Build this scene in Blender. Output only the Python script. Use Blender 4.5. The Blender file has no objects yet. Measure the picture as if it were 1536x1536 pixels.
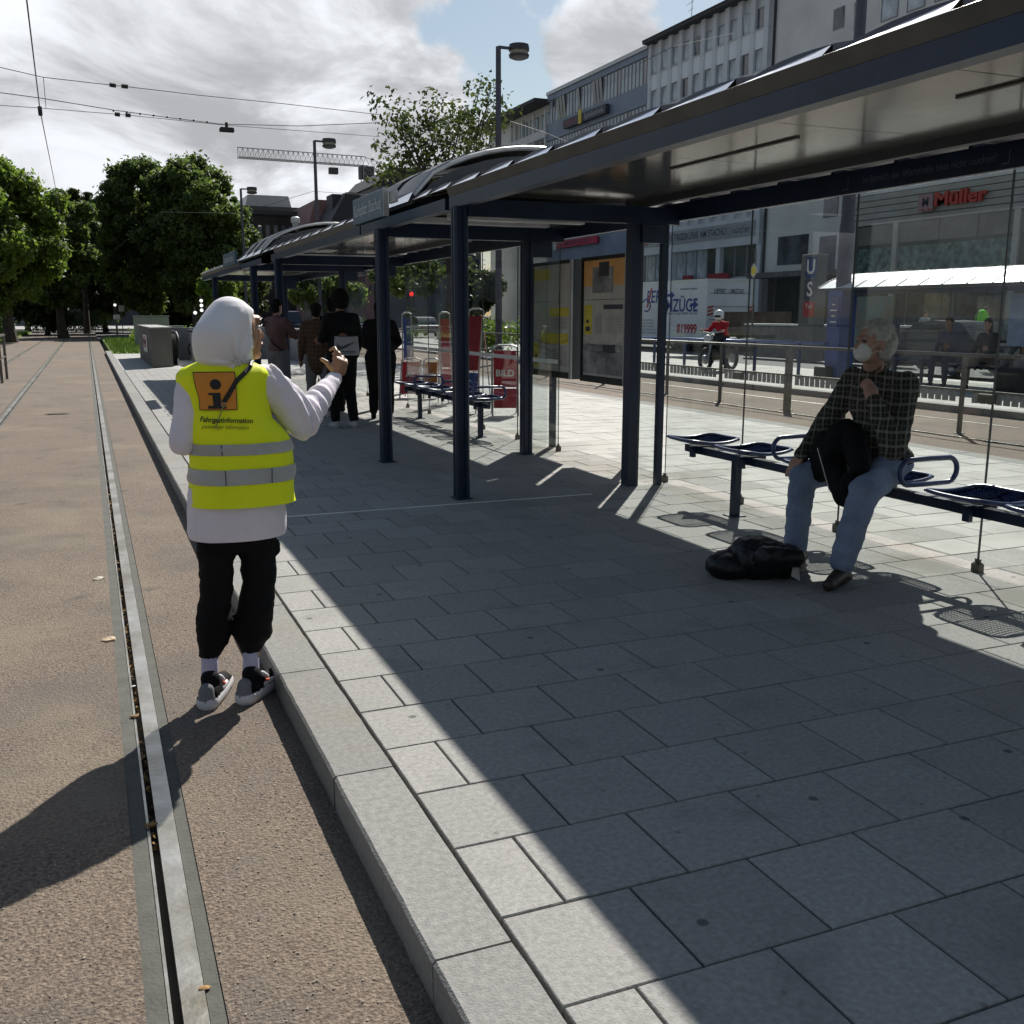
import bpy, bmesh, math, random
import numpy as np
from mathutils import Vector, Matrix, Euler, noise
random.seed(7)
rng = np.random.default_rng(7)
SC = bpy.context.scene
COL = SC.collection
R = math.radians

# ---------------------------------------------------------------- camera
CAM = (-0.81926, -1.68969, 1.4382)
FPX, YAW, PIT, ROL = 1500.5, 0.396232, -0.194349, 0.00133
_ca, _sa, _cb, _sb, _cc, _sc = math.cos(YAW), math.sin(YAW), math.cos(PIT), math.sin(PIT), math.cos(ROL), math.sin(ROL)
_fw = Vector((_sa*_cb, _ca*_cb, _sb)); _rt = Vector((_ca, -_sa, 0)); _up = _rt.cross(_fw)
_r2 = _cc*_rt + _sc*_up; _u2 = -_sc*_rt + _cc*_up
cam = bpy.data.cameras.new('camera'); cam.sensor_width = 36; cam.lens = FPX/1536*36
cam.clip_start = 0.05; cam.clip_end = 2500
camo = bpy.data.objects.new('camera', cam); COL.objects.link(camo)
camo.matrix_world = Matrix(((_r2.x, _u2.x, -_fw.x, CAM[0]), (_r2.y, _u2.y, -_fw.y, CAM[1]), (_r2.z, _u2.z, -_fw.z, CAM[2]), (0, 0, 0, 1)))
SC.camera = camo

def _ray(px, py):   # survey helper: the line of sight of a spot seen in the photograph
    return _r2*((px-768)/FPX) - _u2*((py-768)/FPX) + _fw
def onX(px, py, X):
    d = _ray(px, py); return Vector(CAM) + d*((X-CAM[0])/d.x)
def onY(px, py, Y):
    d = _ray(px, py); return Vector(CAM) + d*((Y-CAM[1])/d.y)
def onZ(px, py, Z=0.0):
    d = _ray(px, py); return Vector(CAM) + d*((Z-CAM[2])/d.z)

# ---------------------------------------------------------------- light
SUN_EL, SUN_AZ = 42.2, 36.9      # azimuth from +Y towards +X
SKY_STRENGTH = 0.058
SC.view_settings.view_transform = 'Standard'; SC.view_settings.look = 'None'
SC.view_settings.exposure = 0.45; SC.view_settings.gamma = 1.0
sl = bpy.data.lights.new('sun', 'SUN'); sl.energy = 5.0; sl.angle = R(0.55); sl.color = (1, 0.955, 0.88)
slo = bpy.data.objects.new('sun', sl); COL.objects.link(slo)
sdir = Vector((math.sin(R(SUN_AZ))*math.cos(R(SUN_EL)), math.cos(R(SUN_AZ))*math.cos(R(SUN_EL)), math.sin(R(SUN_EL))))
slo.rotation_euler = sdir.to_track_quat('Z', 'Y').to_euler()
slo.location = (5, 5, 30)

W = bpy.data.worlds.new('World'); SC.world = W; W.use_nodes = True
nt = W.node_tree; nt.nodes.clear()
def N(t, **k):
    n = nt.nodes.new(t)
    for a, b in k.items(): setattr(n, a, b)
    return n
def Lk(a, b): nt.links.new(a, b)
out = N('ShaderNodeOutputWorld'); bg = N('ShaderNodeBackground'); bg.inputs[1].default_value = SKY_STRENGTH
sky = N('ShaderNodeTexSky'); sky.sky_type = 'NISHITA'; sky.sun_disc = False
sky.sun_elevation = R(SUN_EL); sky.sun_rotation = R(SUN_AZ); sky.air_density = 1.3; sky.dust_density = 0.6
tc = N('ShaderNodeTexCoord'); sep = N('ShaderNodeSeparateXYZ'); Lk(tc.outputs['Generated'], sep.inputs[0])
def M(op, a, b=None, c=None, clamp=False):
    n = N('ShaderNodeMath'); n.operation = op; n.use_clamp = clamp
    for i, v in enumerate((a, b, c)):
        if v is None: continue
        if isinstance(v, (int, float)): n.inputs[i].default_value = v
        else: Lk(v, n.inputs[i])
    return n.outputs[0]
zz = M('ADD', M('MAXIMUM', sep.outputs[2], 0.0), 0.34)
cx = M('DIVIDE', sep.outputs[0], zz); cy = M('DIVIDE', sep.outputs[1], zz)
comb = N('ShaderNodeCombineXYZ'); Lk(cx, comb.inputs[0]); Lk(cy, comb.inputs[1])
def ns(scale, detail, rough, off, dist=0.0):
    mp = N('ShaderNodeMapping'); Lk(comb.outputs[0], mp.inputs[0]); mp.inputs['Location'].default_value = off
    n = N('ShaderNodeTexNoise'); Lk(mp.outputs[0], n.inputs['Vector'])
    n.inputs['Scale'].default_value = scale; n.inputs['Detail'].default_value = detail; n.inputs['Roughness'].default_value = rough
    n.inputs['Distortion'].default_value = dist
    return n.outputs['Fac']
cover = ns(0.95, 8, 0.56, (3.1, 1.7, 0.4), 0.25)
body_ = ns(2.6, 8, 0.60, (0.3, 5.2, 2.0), 0.5)
# clouds of the photograph: a large bank to the left, an opening between two banks
wn = N('ShaderNodeTexNoise'); wn.inputs['Scale'].default_value = 7.0; wn.inputs['Detail'].default_value = 6; Lk(tc.outputs['Generated'], wn.inputs['Vector'])
wv = N('ShaderNodeVectorMath'); wv.operation = 'MULTIPLY_ADD'; Lk(wn.outputs['Color'], wv.inputs[0]); wv.inputs[1].default_value = (0.30, 0.30, 0.30); wo2 = N('ShaderNodeVectorMath'); wo2.operation = 'SUBTRACT'; Lk(tc.outputs['Generated'], wo2.inputs[0]); wo2.inputs[1].default_value = (0.15, 0.15, 0.15); Lk(wo2.outputs[0], wv.inputs[2])
def blob(px, py, width):
    d = _ray(px, py).normalized()
    vm = N('ShaderNodeVectorMath'); vm.operation = 'DOT_PRODUCT'; vm.inputs[1].default_value = d
    nn = N('ShaderNodeVectorMath'); nn.operation = 'NORMALIZE'; Lk(wv.outputs[0], nn.inputs[0]); Lk(nn.outputs[0], vm.inputs[0])
    mr = N('ShaderNodeMapRange'); mr.interpolation_type = 'SMOOTHSTEP'
    mr.inputs['From Min'].default_value = math.cos(R(width)); mr.inputs['From Max'].default_value = 1.0
    Lk(vm.outputs['Value'], mr.inputs['Value']); return mr.outputs[0], vm.outputs['Value']
cl = cover
for px, py, w, a in ((250, 120, 20, 0.20), (560, 230, 10, 0.14), (915, 60, 5.5, 0.46), (800, 50, 6, -0.22), (790, 170, 5, -0.12), (1010, 0, 6, -0.16), (700, 90, 4, 0.05)):
    b, _ = blob(px, py, w); cl = M('ADD', cl, M('MULTIPLY', b, a))
mask = N('ShaderNodeMapRange'); mask.interpolation_type = 'SMOOTHSTEP'; Lk(cl, mask.inputs['Value'])
mask.inputs['From Min'].default_value = 0.47; mask.inputs['From Max'].default_value = 0.60
_, sd = None, None
vm = N('ShaderNodeVectorMath'); vm.operation = 'DOT_PRODUCT'; vm.inputs[1].default_value = sdir
nn = N('ShaderNodeVectorMath'); nn.operation = 'NORMALIZE'; Lk(tc.outputs['Generated'], nn.inputs[0]); Lk(nn.outputs[0], vm.inputs[0])
fwd = N('ShaderNodeMapRange'); Lk(vm.outputs['Value'], fwd.inputs['Value'])
fwd.inputs['From Min'].default_value = -0.2; fwd.inputs['From Max'].default_value = 0.85
fwd.inputs['To Min'].default_value = 0.23; fwd.inputs['To Max'].default_value = 1.0
shade = N('ShaderNodeMapRange'); shade.interpolation_type = 'SMOOTHSTEP'; Lk(body_, shade.inputs['Value'])
shade.inputs['From Min'].default_value = 0.34; shade.inputs['From Max'].default_value = 0.62
shade.inputs['To Min'].default_value = 0.50; shade.inputs['To Max'].default_value = 1.08
lum = M('MULTIPLY', M('MULTIPLY', shade.outputs[0], fwd.outputs[0]), 13.2)
cc = N('ShaderNodeMix'); cc.data_type = 'RGBA'
ccA = N('ShaderNodeCombineXYZ'); Lk(M('MULTIPLY', lum, 0.955), ccA.inputs[0]); Lk(M('MULTIPLY', lum, 0.98), ccA.inputs[1]); Lk(M('MULTIPLY', lum, 1.03), ccA.inputs[2])
Lk(mask.outputs[0], cc.inputs[0]); Lk(sky.outputs[0], cc.inputs[6]); Lk(ccA.outputs[0], cc.inputs[7])
Lk(cc.outputs[2], bg.inputs[0]); Lk(bg.outputs[0], out.inputs[0])

# ---------------------------------------------------------------- materials
MATS = {}
def mat(name, col, rough=0.6, metal=0.0, var=0.12, scale=6.0, bump=0.0, bscale=60.0, spec=0.5, coords='Object', col2=None, detail=6, rand=0.0):
    if name in MATS: return MATS[name]
    m = bpy.data.materials.new(name); m.use_nodes = True; t = m.node_tree; n = t.nodes; l = t.links
    p = n['Principled BSDF']; p.inputs['Roughness'].default_value = rough; p.inputs['Metallic'].default_value = metal
    p.inputs['Specular IOR Level'].default_value = spec
    tcn = n.new('ShaderNodeTexCoord'); geo = n.new('ShaderNodeNewGeometry')
    vec = geo.outputs['Position'] if coords == 'World' else tcn.outputs[coords]
    nz = n.new('ShaderNodeTexNoise'); nz.inputs['Scale'].default_value = scale; nz.inputs['Detail'].default_value = detail; nz.inputs['Roughness'].default_value = 0.6
    l.new(vec, nz.inputs['Vector'])
    rp = n.new('ShaderNodeValToRGB'); c2 = col2 or tuple(c*(1-var*1.6) for c in col)
    rp.color_ramp.elements[0].position = 0.35; rp.color_ramp.elements[1].position = 0.66
    rp.color_ramp.elements[0].color = (*c2, 1); rp.color_ramp.elements[1].color = (*[min(1, c*(1+var)) for c in col], 1)
    l.new(nz.outputs['Fac'], rp.inputs[0])
    src = rp.outputs[0]
    if rand:
        oi = n.new('ShaderNodeObjectInfo'); mr = n.new('ShaderNodeMapRange'); mr.inputs['To Min'].default_value = 1-rand; mr.inputs['To Max'].default_value = 1+rand
        l.new(oi.outputs['Random'], mr.inputs['Value']); hs = n.new('ShaderNodeHueSaturation'); l.new(mr.outputs[0], hs.inputs['Value']); l.new(src, hs.inputs['Color']); src = hs.outputs[0]
    l.new(src, p.inputs['Base Color'])
    if bump:
        nb = n.new('ShaderNodeTexNoise'); nb.inputs['Scale'].default_value = bscale; nb.inputs['Detail'].default_value = 5; l.new(vec, nb.inputs['Vector'])
        bp = n.new('ShaderNodeBump'); bp.inputs['Strength'].default_value = bump; bp.inputs['Distance'].default_value = 0.01
        l.new(nb.outputs['Fac'], bp.inputs['Height']); l.new(bp.outputs[0], p.inputs['Normal'])
    MATS[name] = m; return m
def mixnode(m, fac_sock, colA, colB):
    x = m.node_tree.nodes.new('ShaderNodeMix'); x.data_type = 'RGBA'
    l = m.node_tree.links
    if isinstance(fac_sock, float): x.inputs[0].default_value = fac_sock
    else: l.new(fac_sock, x.inputs[0])
    for i, c in ((6, colA), (7, colB)):
        if isinstance(c, tuple): x.inputs[i].default_value = (*c, 1)
        else: l.new(c, x.inputs[i])
    return x.outputs[2]
def glass(name, tint=(0.9, 0.93, 0.92), refl=1.0, rough=0.0):
    m = bpy.data.materials.new(name); m.use_nodes = True; t = m.node_tree; n = t.nodes; l = t.links
    n.remove(n['Principled BSDF']); o = n['Material Output']
    tr = n.new('ShaderNodeBsdfTransparent'); tr.inputs[0].default_value = (*tint, 1)
    gl = n.new('ShaderNodeBsdfGlossy'); gl.inputs['Roughness'].default_value = rough; gl.inputs[0].default_value = (refl, refl, refl, 1)
    lw = n.new('ShaderNodeLayerWeight'); lw.inputs[0].default_value = 0.5
    pw = n.new('ShaderNodeMath'); pw.operation = 'POWER'; l.new(lw.outputs['Facing'], pw.inputs[0]); pw.inputs[1].default_value = 4.0
    fr = n.new('ShaderNodeMath'); fr.operation = 'MULTIPLY_ADD'; l.new(pw.outputs[0], fr.inputs[0]); fr.inputs[1].default_value = 0.5; fr.inputs[2].default_value = 0.035
    mx = n.new('ShaderNodeMixShader'); l.new(fr.outputs[0], mx.inputs[0]); l.new(tr.outputs[0], mx.inputs[1]); l.new(gl.outputs[0], mx.inputs[2]); l.new(mx.outputs[0], o.inputs[0])
    MATS[name] = m; return m
def emis(name, col, s):
    m = bpy.data.materials.new(name); m.use_nodes = True; p = m.node_tree.nodes['Principled BSDF']
    p.inputs['Base Color'].default_value = (*col, 1); p.inputs['Emission Color'].default_value = (*col, 1); p.inputs['Emission Strength'].default_value = s
    MATS[name] = m; return m

flash = mat('roof_flashing', (0.85, 0.86, 0.88), 0.32, 0.9, 0.05, 3)
# stone paving: grain, per-stone tone, rust and damp stains, dark gum spots
slabm = mat('paving_stone', (0.285, 0.28, 0.265), 0.82, 0, 0.13, 55.0, 0.35, 160, coords='World', rand=0.09)
def stain(m, colr, scale, lo, hi, amt, loc=(0, 0, 0), xband=None, vor=False):
    t = m.node_tree; n = t.nodes; l = t.links; p = n['Principled BSDF']
    src = p.inputs['Base Color'].links[0].from_socket
    geo = n.new('ShaderNodeNewGeometry'); mp = n.new('ShaderNodeMapping'); mp.inputs['Location'].default_value = loc; l.new(geo.outputs['Position'], mp.inputs[0])
    if vor:
        nz = n.new('ShaderNodeTexVoronoi'); nz.voronoi_dimensions = '2D'; nz.inputs['Scale'].default_value = scale; nz.inputs['Randomness'].default_value = 1.0; l.new(mp.outputs[0], nz.inputs['Vector']); f = nz.outputs['Distance']
    else:
        nz = n.new('ShaderNodeTexNoise'); nz.inputs['Scale'].default_value = scale; nz.inputs['Detail'].default_value = 7; nz.inputs['Roughness'].default_value = 0.62; l.new(mp.outputs[0], nz.inputs['Vector']); f = nz.outputs['Fac']
    mr = n.new('ShaderNodeMapRange'); mr.interpolation_type = 'SMOOTHSTEP'; mr.inputs['From Min'].default_value = lo; mr.inputs['From Max'].default_value = hi
    mr.inputs['To Min'].default_value = 0 if hi > lo else 0; mr.inputs['To Max'].default_value = amt; l.new(f, mr.inputs['Value'])
    fac = mr.outputs[0]
    if xband:
        sp = n.new('ShaderNodeSeparateXYZ'); l.new(geo.outputs['Position'], sp.inputs[0])
        a = n.new('ShaderNodeMapRange'); a.interpolation_type = 'SMOOTHSTEP'; a.inputs['From Min'].default_value = xband[0]; a.inputs['From Max'].default_value = xband[1]; l.new(sp.outputs[0], a.inputs['Value'])
        b = n.new('ShaderNodeMapRange'); b.interpolation_type = 'SMOOTHSTEP'; b.inputs['From Min'].default_value = xband[3]; b.inputs['From Max'].default_value = xband[2]; l.new(sp.outputs[0], b.inputs['Value'])
        mm = n.new('ShaderNodeMath'); mm.operation = 'MULTIPLY'; l.new(a.outputs[0], mm.inputs[0]); l.new(b.outputs[0], mm.inputs[1])
        m2 = n.new('ShaderNodeMath'); m2.operation = 'MULTIPLY'; l.new(mm.outputs[0], m2.inputs[0]); l.new(fac, m2.inputs[1]); fac = m2.outputs[0]
    l.new(mixnode(m, fac, src, colr), p.inputs['Base Color'])
stain(slabm, (0.15, 0.15, 0.145), 2.6, 0.50, 0.74, 0.5)
stain(slabm, (0.34, 0.335, 0.31), 9.0, 0.58, 0.70, 0.25, (1, 5, 3))
stain(slabm, (0.20, 0.165, 0.115), 1.9, 0.45, 0.66, 0.55, (4, 2, 0), (3.25, 3.6, 4.0, 4.5))
stain(slabm, (0.17, 0.165, 0.14), 2.7, 0.45, 0.6, 0.7, (1, 9, 0), (3.2, 3.5, 3.8, 4.0))
stain(slabm, (0.05, 0.05, 0.05), 1.15, 0.022, 0.012, 0.8, (0.3, 0.4, 0.0), vor=True)
stain(slabm, (0.09, 0.09, 0.09), 2.3, 0.026, 0.014, 0.5, (5.3, 2.4, 0.0), vor=True)
pale = mat('pale_paving', (0.38, 0.375, 0.35), 0.82, 0, 0.10, 2.0, 0.2, 120, coords='World', rand=0.12)
stain(pale, (0.24, 0.23, 0.20), 0.9, 0.45, 0.75, 0.7)
kerbm = mat('kerb_granite', (0.235, 0.232, 0.218), 0.85, 0, 0.13, 45.0, 0.4, 160, coords='World', rand=0.08)
stain(kerbm, (0.20, 0.185, 0.13), 1.3, 0.50, 0.75, 0.6, (2, 2, 0))
stain(kerbm, (0.14, 0.14, 0.135), 3.0, 0.52, 0.75, 0.5)
joint = mat('joint_sand', (0.018, 0.017, 0.016), 0.95, 0, 0.3, 30)
track = mat('track_asphalt', (0.215, 0.168, 0.127), 0.92, 0, 0.16, 80.0, 1.0, 110, coords='World', col2=(0.085, 0.062, 0.046), detail=4)
stain(track, (0.095, 0.082, 0.070), 1.4, 0.50, 0.72, 0.8)
stain(track, (0.12, 0.10, 0.085), 0.45, 0.50, 0.62, 0.45, (5, 1, 0))
stain(track, (0.06, 0.055, 0.05), 3.3, 0.62, 0.72, 0.7, (8, 3, 0))
stain(track, (0.25, 0.205, 0.145), 0.8, 0.50, 0.70, 0.5, (3, 7, 1))
stain(track, (0.13, 0.115, 0.10), 7.0, 0.54, 0.72, 0.45, (0, 2, 1), (-1.02, -0.90, -0.86, -0.80))
stain(track, (0.13, 0.115, 0.10), 6.0, 0.50, 0.72, 0.5, (0, 2, 1), (-0.62, -0.58, -0.45, -0.25))
steel = mat('rail_steel', (0.42, 0.41, 0.385), 0.34, 0.85, 0.18, 3.0, 0.15, 40, coords='World', col2=(0.24, 0.22, 0.17))
stripm = mat('rail_strip', (0.085, 0.085, 0.072), 0.85, 0, 0.15, 9.0, 0.3, 90, coords='World')
dark = mat('groove_dark', (0.02, 0.018, 0.016), 0.9)
navy = mat('navy_paint', (0.007, 0.020, 0.052), 0.38, 0.0, 0.2, 3.0, 0.04, 8, spec=0.4)
navyb = mat('blue_paint', (0.03, 0.05, 0.14), 0.3, 0.0, 0.12, 8, spec=0.6)
soffit = mat('soffit_grey', (0.085, 0.082, 0.073), 0.55, 0.1, 0.15, 4)
lamin = mat('ceiling_laminate', (0.25, 0.25, 0.24), 0.13, 0.75, 0.10, 1.2, 0.22, 1.6, coords='World')
roofw = mat('roof_sheet', (0.78, 0.80, 0.82), 0.3, 0.1, 0.08, 3.0, 0.03, 6)
roofr = mat('roof_rib', (0.05, 0.05, 0.065), 0.4)
zinc = mat('zinc_grey', (0.06, 0.066, 0.073), 0.5, 0.4, 0.1, 3)
alum = mat('aluminium', (0.42, 0.43, 0.43), 0.4, 0.6, 0.08, 5)
clampm = mat('clamp_metal', (0.12, 0.11, 0.09), 0.5, 0.5)
lampw = mat('lamp_cover', (0.62, 0.64, 0.66), 0.4)
white = mat('white_enamel', (0.75, 0.75, 0.74), 0.5, 0, 0.05)
black = mat('black_matt', (0.012, 0.012, 0.013), 0.6)
pglass = glass('pane_glass', (0.90, 0.925, 0.92))
bglass = glass('case_glass', (0.9, 0.9, 0.9))

# ---------------------------------------------------------------- mesh helpers
class MB:
    def __init__(s): s.v = []; s.f = []; s.mi = []
    def add(s, vs, fs, mi=0, Mx=None):
        o = len(s.v)
        if Mx is not None: vs = [tuple(Mx @ Vector(q)) for q in vs]
        s.v += [tuple(q) for q in vs]; s.f += [tuple(i+o for i in f) for f in fs]; s.mi += [mi]*len(fs); return s
    def box(s, a, b, mi=0, Mx=None, skip=()):
        (x0, y0, z0), (x1, y1, z1) = a, b
        vs = [(x0, y0, z0), (x1, y0, z0), (x1, y1, z0), (x0, y1, z0), (x0, y0, z1), (x1, y0, z1), (x1, y1, z1), (x0, y1, z1)]
        fs = [(0, 3, 2, 1), (4, 5, 6, 7), (0, 1, 5, 4), (1, 2, 6, 5), (2, 3, 7, 6), (3, 0, 4, 7)]
        return s.add(vs, [f for i, f in enumerate(fs) if i not in skip], mi, Mx)
    def slab(s, a, b, c=0.004, mi=0):      # box with a chamfered top
        (x0, y0, z0), (x1, y1, z1) = a, b
        vs = [(x0, y0, z0), (x1, y0, z0), (x1, y1, z0), (x0, y1, z0), (x0, y0, z1-c), (x1, y0, z1-c), (x1, y1, z1-c), (x0, y1, z1-c),
              (x0+c, y0+c, z1), (x1-c, y0+c, z1), (x1-c, y1-c, z1), (x0+c, y1-c, z1)]
        fs = [(8, 9, 10, 11)]
        for i in range(4):
            j = (i+1) % 4; fs += [(i, j, j+4, i+4), (i+4, j+4, j+8, i+8)]
        return s.add(vs, fs, mi)
    def tube(s, pts, r, n=8, mi=0, cap=True, flat=None):
        pts = [Vector(p) for p in pts]; rs = r if isinstance(r, (list, tuple)) else [r]*len(pts)
        vs = []; up = None
        for i, p in enumerate(pts):
            t = (pts[min(i+1, len(pts)-1)]-pts[max(i-1, 0)])
            t = t.normalized() if t.length > 1e-9 else Vector((0, 0, 1))
            if up is None:
                up = Vector((0, 0, 1)) if abs(t.z) < 0.9 else Vector((1, 0, 0))
            u = (up - t*up.dot(t)).normalized(); w = t.cross(u); up = u
            for k in range(n):
                a = 2*math.pi*k/n; k1 = rs[i]*math.cos(a); k2 = rs[i]*math.sin(a)*(flat or 1)
                vs.append(p+u*k1+w*k2)
        fs = [(i*n+k, i*n+(k+1) % n, (i+1)*n+(k+1) % n, (i+1)*n+k) for i in range(len(pts)-1) for k in range(n)]
        if cap: fs += [tuple(range(n-1, -1, -1)), tuple((len(pts)-1)*n+k for k in range(n))]
        return s.add(vs, fs, mi)
    def lathe(s, c, prof, n=16, mi=0, Mx=None):   # prof: (r, z)
        vs = [(c[0]+r*math.cos(2*math.pi*k/n), c[1]+r*math.sin(2*math.pi*k/n), c[2]+z) for r, z in prof for k in range(n)]
        fs = [(i*n+k, i*n+(k+1) % n, (i+1)*n+(k+1) % n, (i+1)*n+k) for i in range(len(prof)-1) for k in range(n)]
        fs += [tuple(range(n-1, -1, -1)), tuple((len(prof)-1)*n+k for k in range(n))]
        return s.add(vs, fs, mi, Mx)
    def prism(s, poly, axis, a, b, mi=0):          # poly 2D, extruded along axis from a to b
        n = len(poly)
        def P(q, h): return (h, q[0], q[1]) if axis == 'x' else (q[0], h, q[1]) if axis == 'y' else (q[0], q[1], h)
        vs = [P(q, a) for q in poly]+[P(q, b) for q in poly]
        fs = [(i, (i+1) % n, n+(i+1) % n, n+i) for i in range(n)]+[tuple(range(n-1, -1, -1)), tuple(range(n, 2*n))]
        return s.add(vs, fs, mi)
    def quad(s, a, b, c, d, mi=0): return s.add([a, b, c, d], [(0, 1, 2, 3)], mi)
    def ball(s, c, r, n=10, m=7, mi=0, rot=None):
        r = (r, r, r) if isinstance(r, (int, float)) else r; vs = []; fs = []
        Rm = Euler(rot).to_matrix() if rot else Matrix.Identity(3); c = Vector(c)
        vs.append(c+Rm@Vector((0, 0, r[2])))
        for i in range(1, m):
            th = math.pi*i/m
            for k in range(n):
                ph = 2*math.pi*k/n; vs.append(c+Rm@Vector((r[0]*math.sin(th)*math.cos(ph), r[1]*math.sin(th)*math.sin(ph), r[2]*math.cos(th))))
        vs.append(c+Rm@Vector((0, 0, -r[2])))
        fs += [(0, 1+k, 1+(k+1) % n) for k in range(n)]
        fs += [(1+i*n+k, 1+(i+1)*n+k, 1+(i+1)*n+(k+1) % n, 1+i*n+(k+1) % n) for i in range(m-2) for k in range(n)]
        b = 1+(m-2)*n; fs += [(b+k, len(vs)-1, b+(k+1) % n) for k in range(n)]
        return s.add(vs, fs, mi)
    def cap(s, a, b, ra, rb, n=12, mi=0, flat=1.0):   # tapered capsule
        a = Vector(a); b = Vector(b); d = b-a; L = d.length; t = d.normalized()
        pts = []; rs = []
        for k in range(4): an = math.pi/2*(1-k/4); pts.append(a-t*ra*math.sin(an)); rs.append(max(ra*math.cos(an), 0.0015))
        for k in range(5): pts.append(a+d*(k/4)); rs.append(ra+(rb-ra)*k/4)
        for k in range(1, 5): an = math.pi/2*k/4; pts.append(b+t*rb*math.sin(an)); rs.append(max(rb*math.cos(an), 0.0015))
        return s.tube(pts, rs, n, mi, flat=flat)
    def mesh(s, name, mats, smooth=False):
        me = bpy.data.meshes.new(name); me.from_pydata(s.v, [], s.f)
        for m in (mats if isinstance(mats, (list, tuple)) else [mats]): me.materials.append(m)
        if any(s.mi): me.polygons.foreach_set('material_index', s.mi)
        if smooth: me.polygons.foreach_set('use_smooth', [True]*len(me.polygons))
        me.update(); return me
    def build(s, name, mats, parent=None, smooth=False, local=False, angle=None, **kw):
        if parent is not None and not local:
            o = wloc(parent); s.v = [(x-o.x, y-o.y, z-o.z) for x, y, z in s.v]
        me = s.mesh(name, mats, smooth or angle is not None)
        if angle is not None: sharp(me, angle)
        return link(name, me, parent, **kw)
def sharp(me, deg):
    bm = bmesh.new(); bm.from_mesh(me); bmesh.ops.recalc_face_normals(bm, faces=bm.faces)
    for e in bm.edges:
        if len(e.link_faces) == 2 and e.calc_face_angle(0) > R(deg): e.smooth = False
    bm.to_mesh(me); bm.free()
def wloc(o):
    v = Vector((0, 0, 0))
    while o is not None: v += o.location; o = o.parent
    return v
def link(name, me, parent=None, label=None, cat=None, group=None, kind=None, loc=None):
    o = bpy.data.objects.new(name, me); COL.objects.link(o)
    if parent is not None: o.parent = parent
    if loc is not None: o.location = loc
    if label: o['label'] = label
    if cat: o['category'] = cat
    if group: o['group'] = group
    if kind: o['kind'] = kind
    return o
def thing(name, label, cat, loc=(0, 0, 0), group=None, rz=0.0):
    o = link(name, None, None, label, cat, group); o.location = loc; o.rotation_euler = (0, 0, rz); return o
def struct(name, mb, m, smooth=False): return mb.build(name, m, None, smooth, kind='structure')
def copy_thing(o, loc, label=None, rz=None):
    c = o.copy(); COL.objects.link(c); c.location = loc
    if rz is not None: c.rotation_euler = (0, 0, rz)
    if label: c['label'] = label
    for ch in o.children:
        d = ch.copy(); COL.objects.link(d); d.parent = c
        for g in ch.children:
            e = g.copy(); COL.objects.link(e); e.parent = d
    return c
FONT = {}
def text(s, size, extrude=0.0, bold=0.0, shear=0.0, width=None, res=3):
    cu = bpy.data.curves.new('t', 'FONT'); cu.body = s; cu.size = size; cu.extrude = extrude; cu.offset = bold; cu.shear = shear; cu.resolution_u = res
    cu.align_x = 'CENTER'; cu.align_y = 'CENTER'
    o = bpy.data.objects.new('t', cu); COL.objects.link(o); dg = bpy.context.evaluated_depsgraph_get()
    me = bpy.data.meshes.new_from_object(o.evaluated_get(dg)); vs = [v.co.copy() for v in me.vertices]; fs = [tuple(p.vertices) for p in me.polygons]
    bpy.data.objects.remove(o); bpy.data.curves.remove(cu); bpy.data.meshes.remove(me)
    if width and vs:
        w = max(v.x for v in vs)-min(v.x for v in vs); k = width/w
        for v in vs: v.x *= k
    return vs, fs
def frame(center, right, up):      # matrix that stands flat print on a surface
    r = Vector(right).normalized(); u = Vector(up).normalized(); n = r.cross(u); c = Vector(center)
    return Matrix(((r.x, u.x, n.x, c.x), (r.y, u.y, n.y, c.y), (r.z, u.z, n.z, c.z), (0, 0, 0, 1)))
def print_text(parent, s, size, center, right, up, m, name='lettering', **k):
    mb = MB(); vs, fs = text(s, size, **k); mb.add(vs, fs, 0, frame(center, right, up)); return mb.build(name, m, parent)
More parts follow.
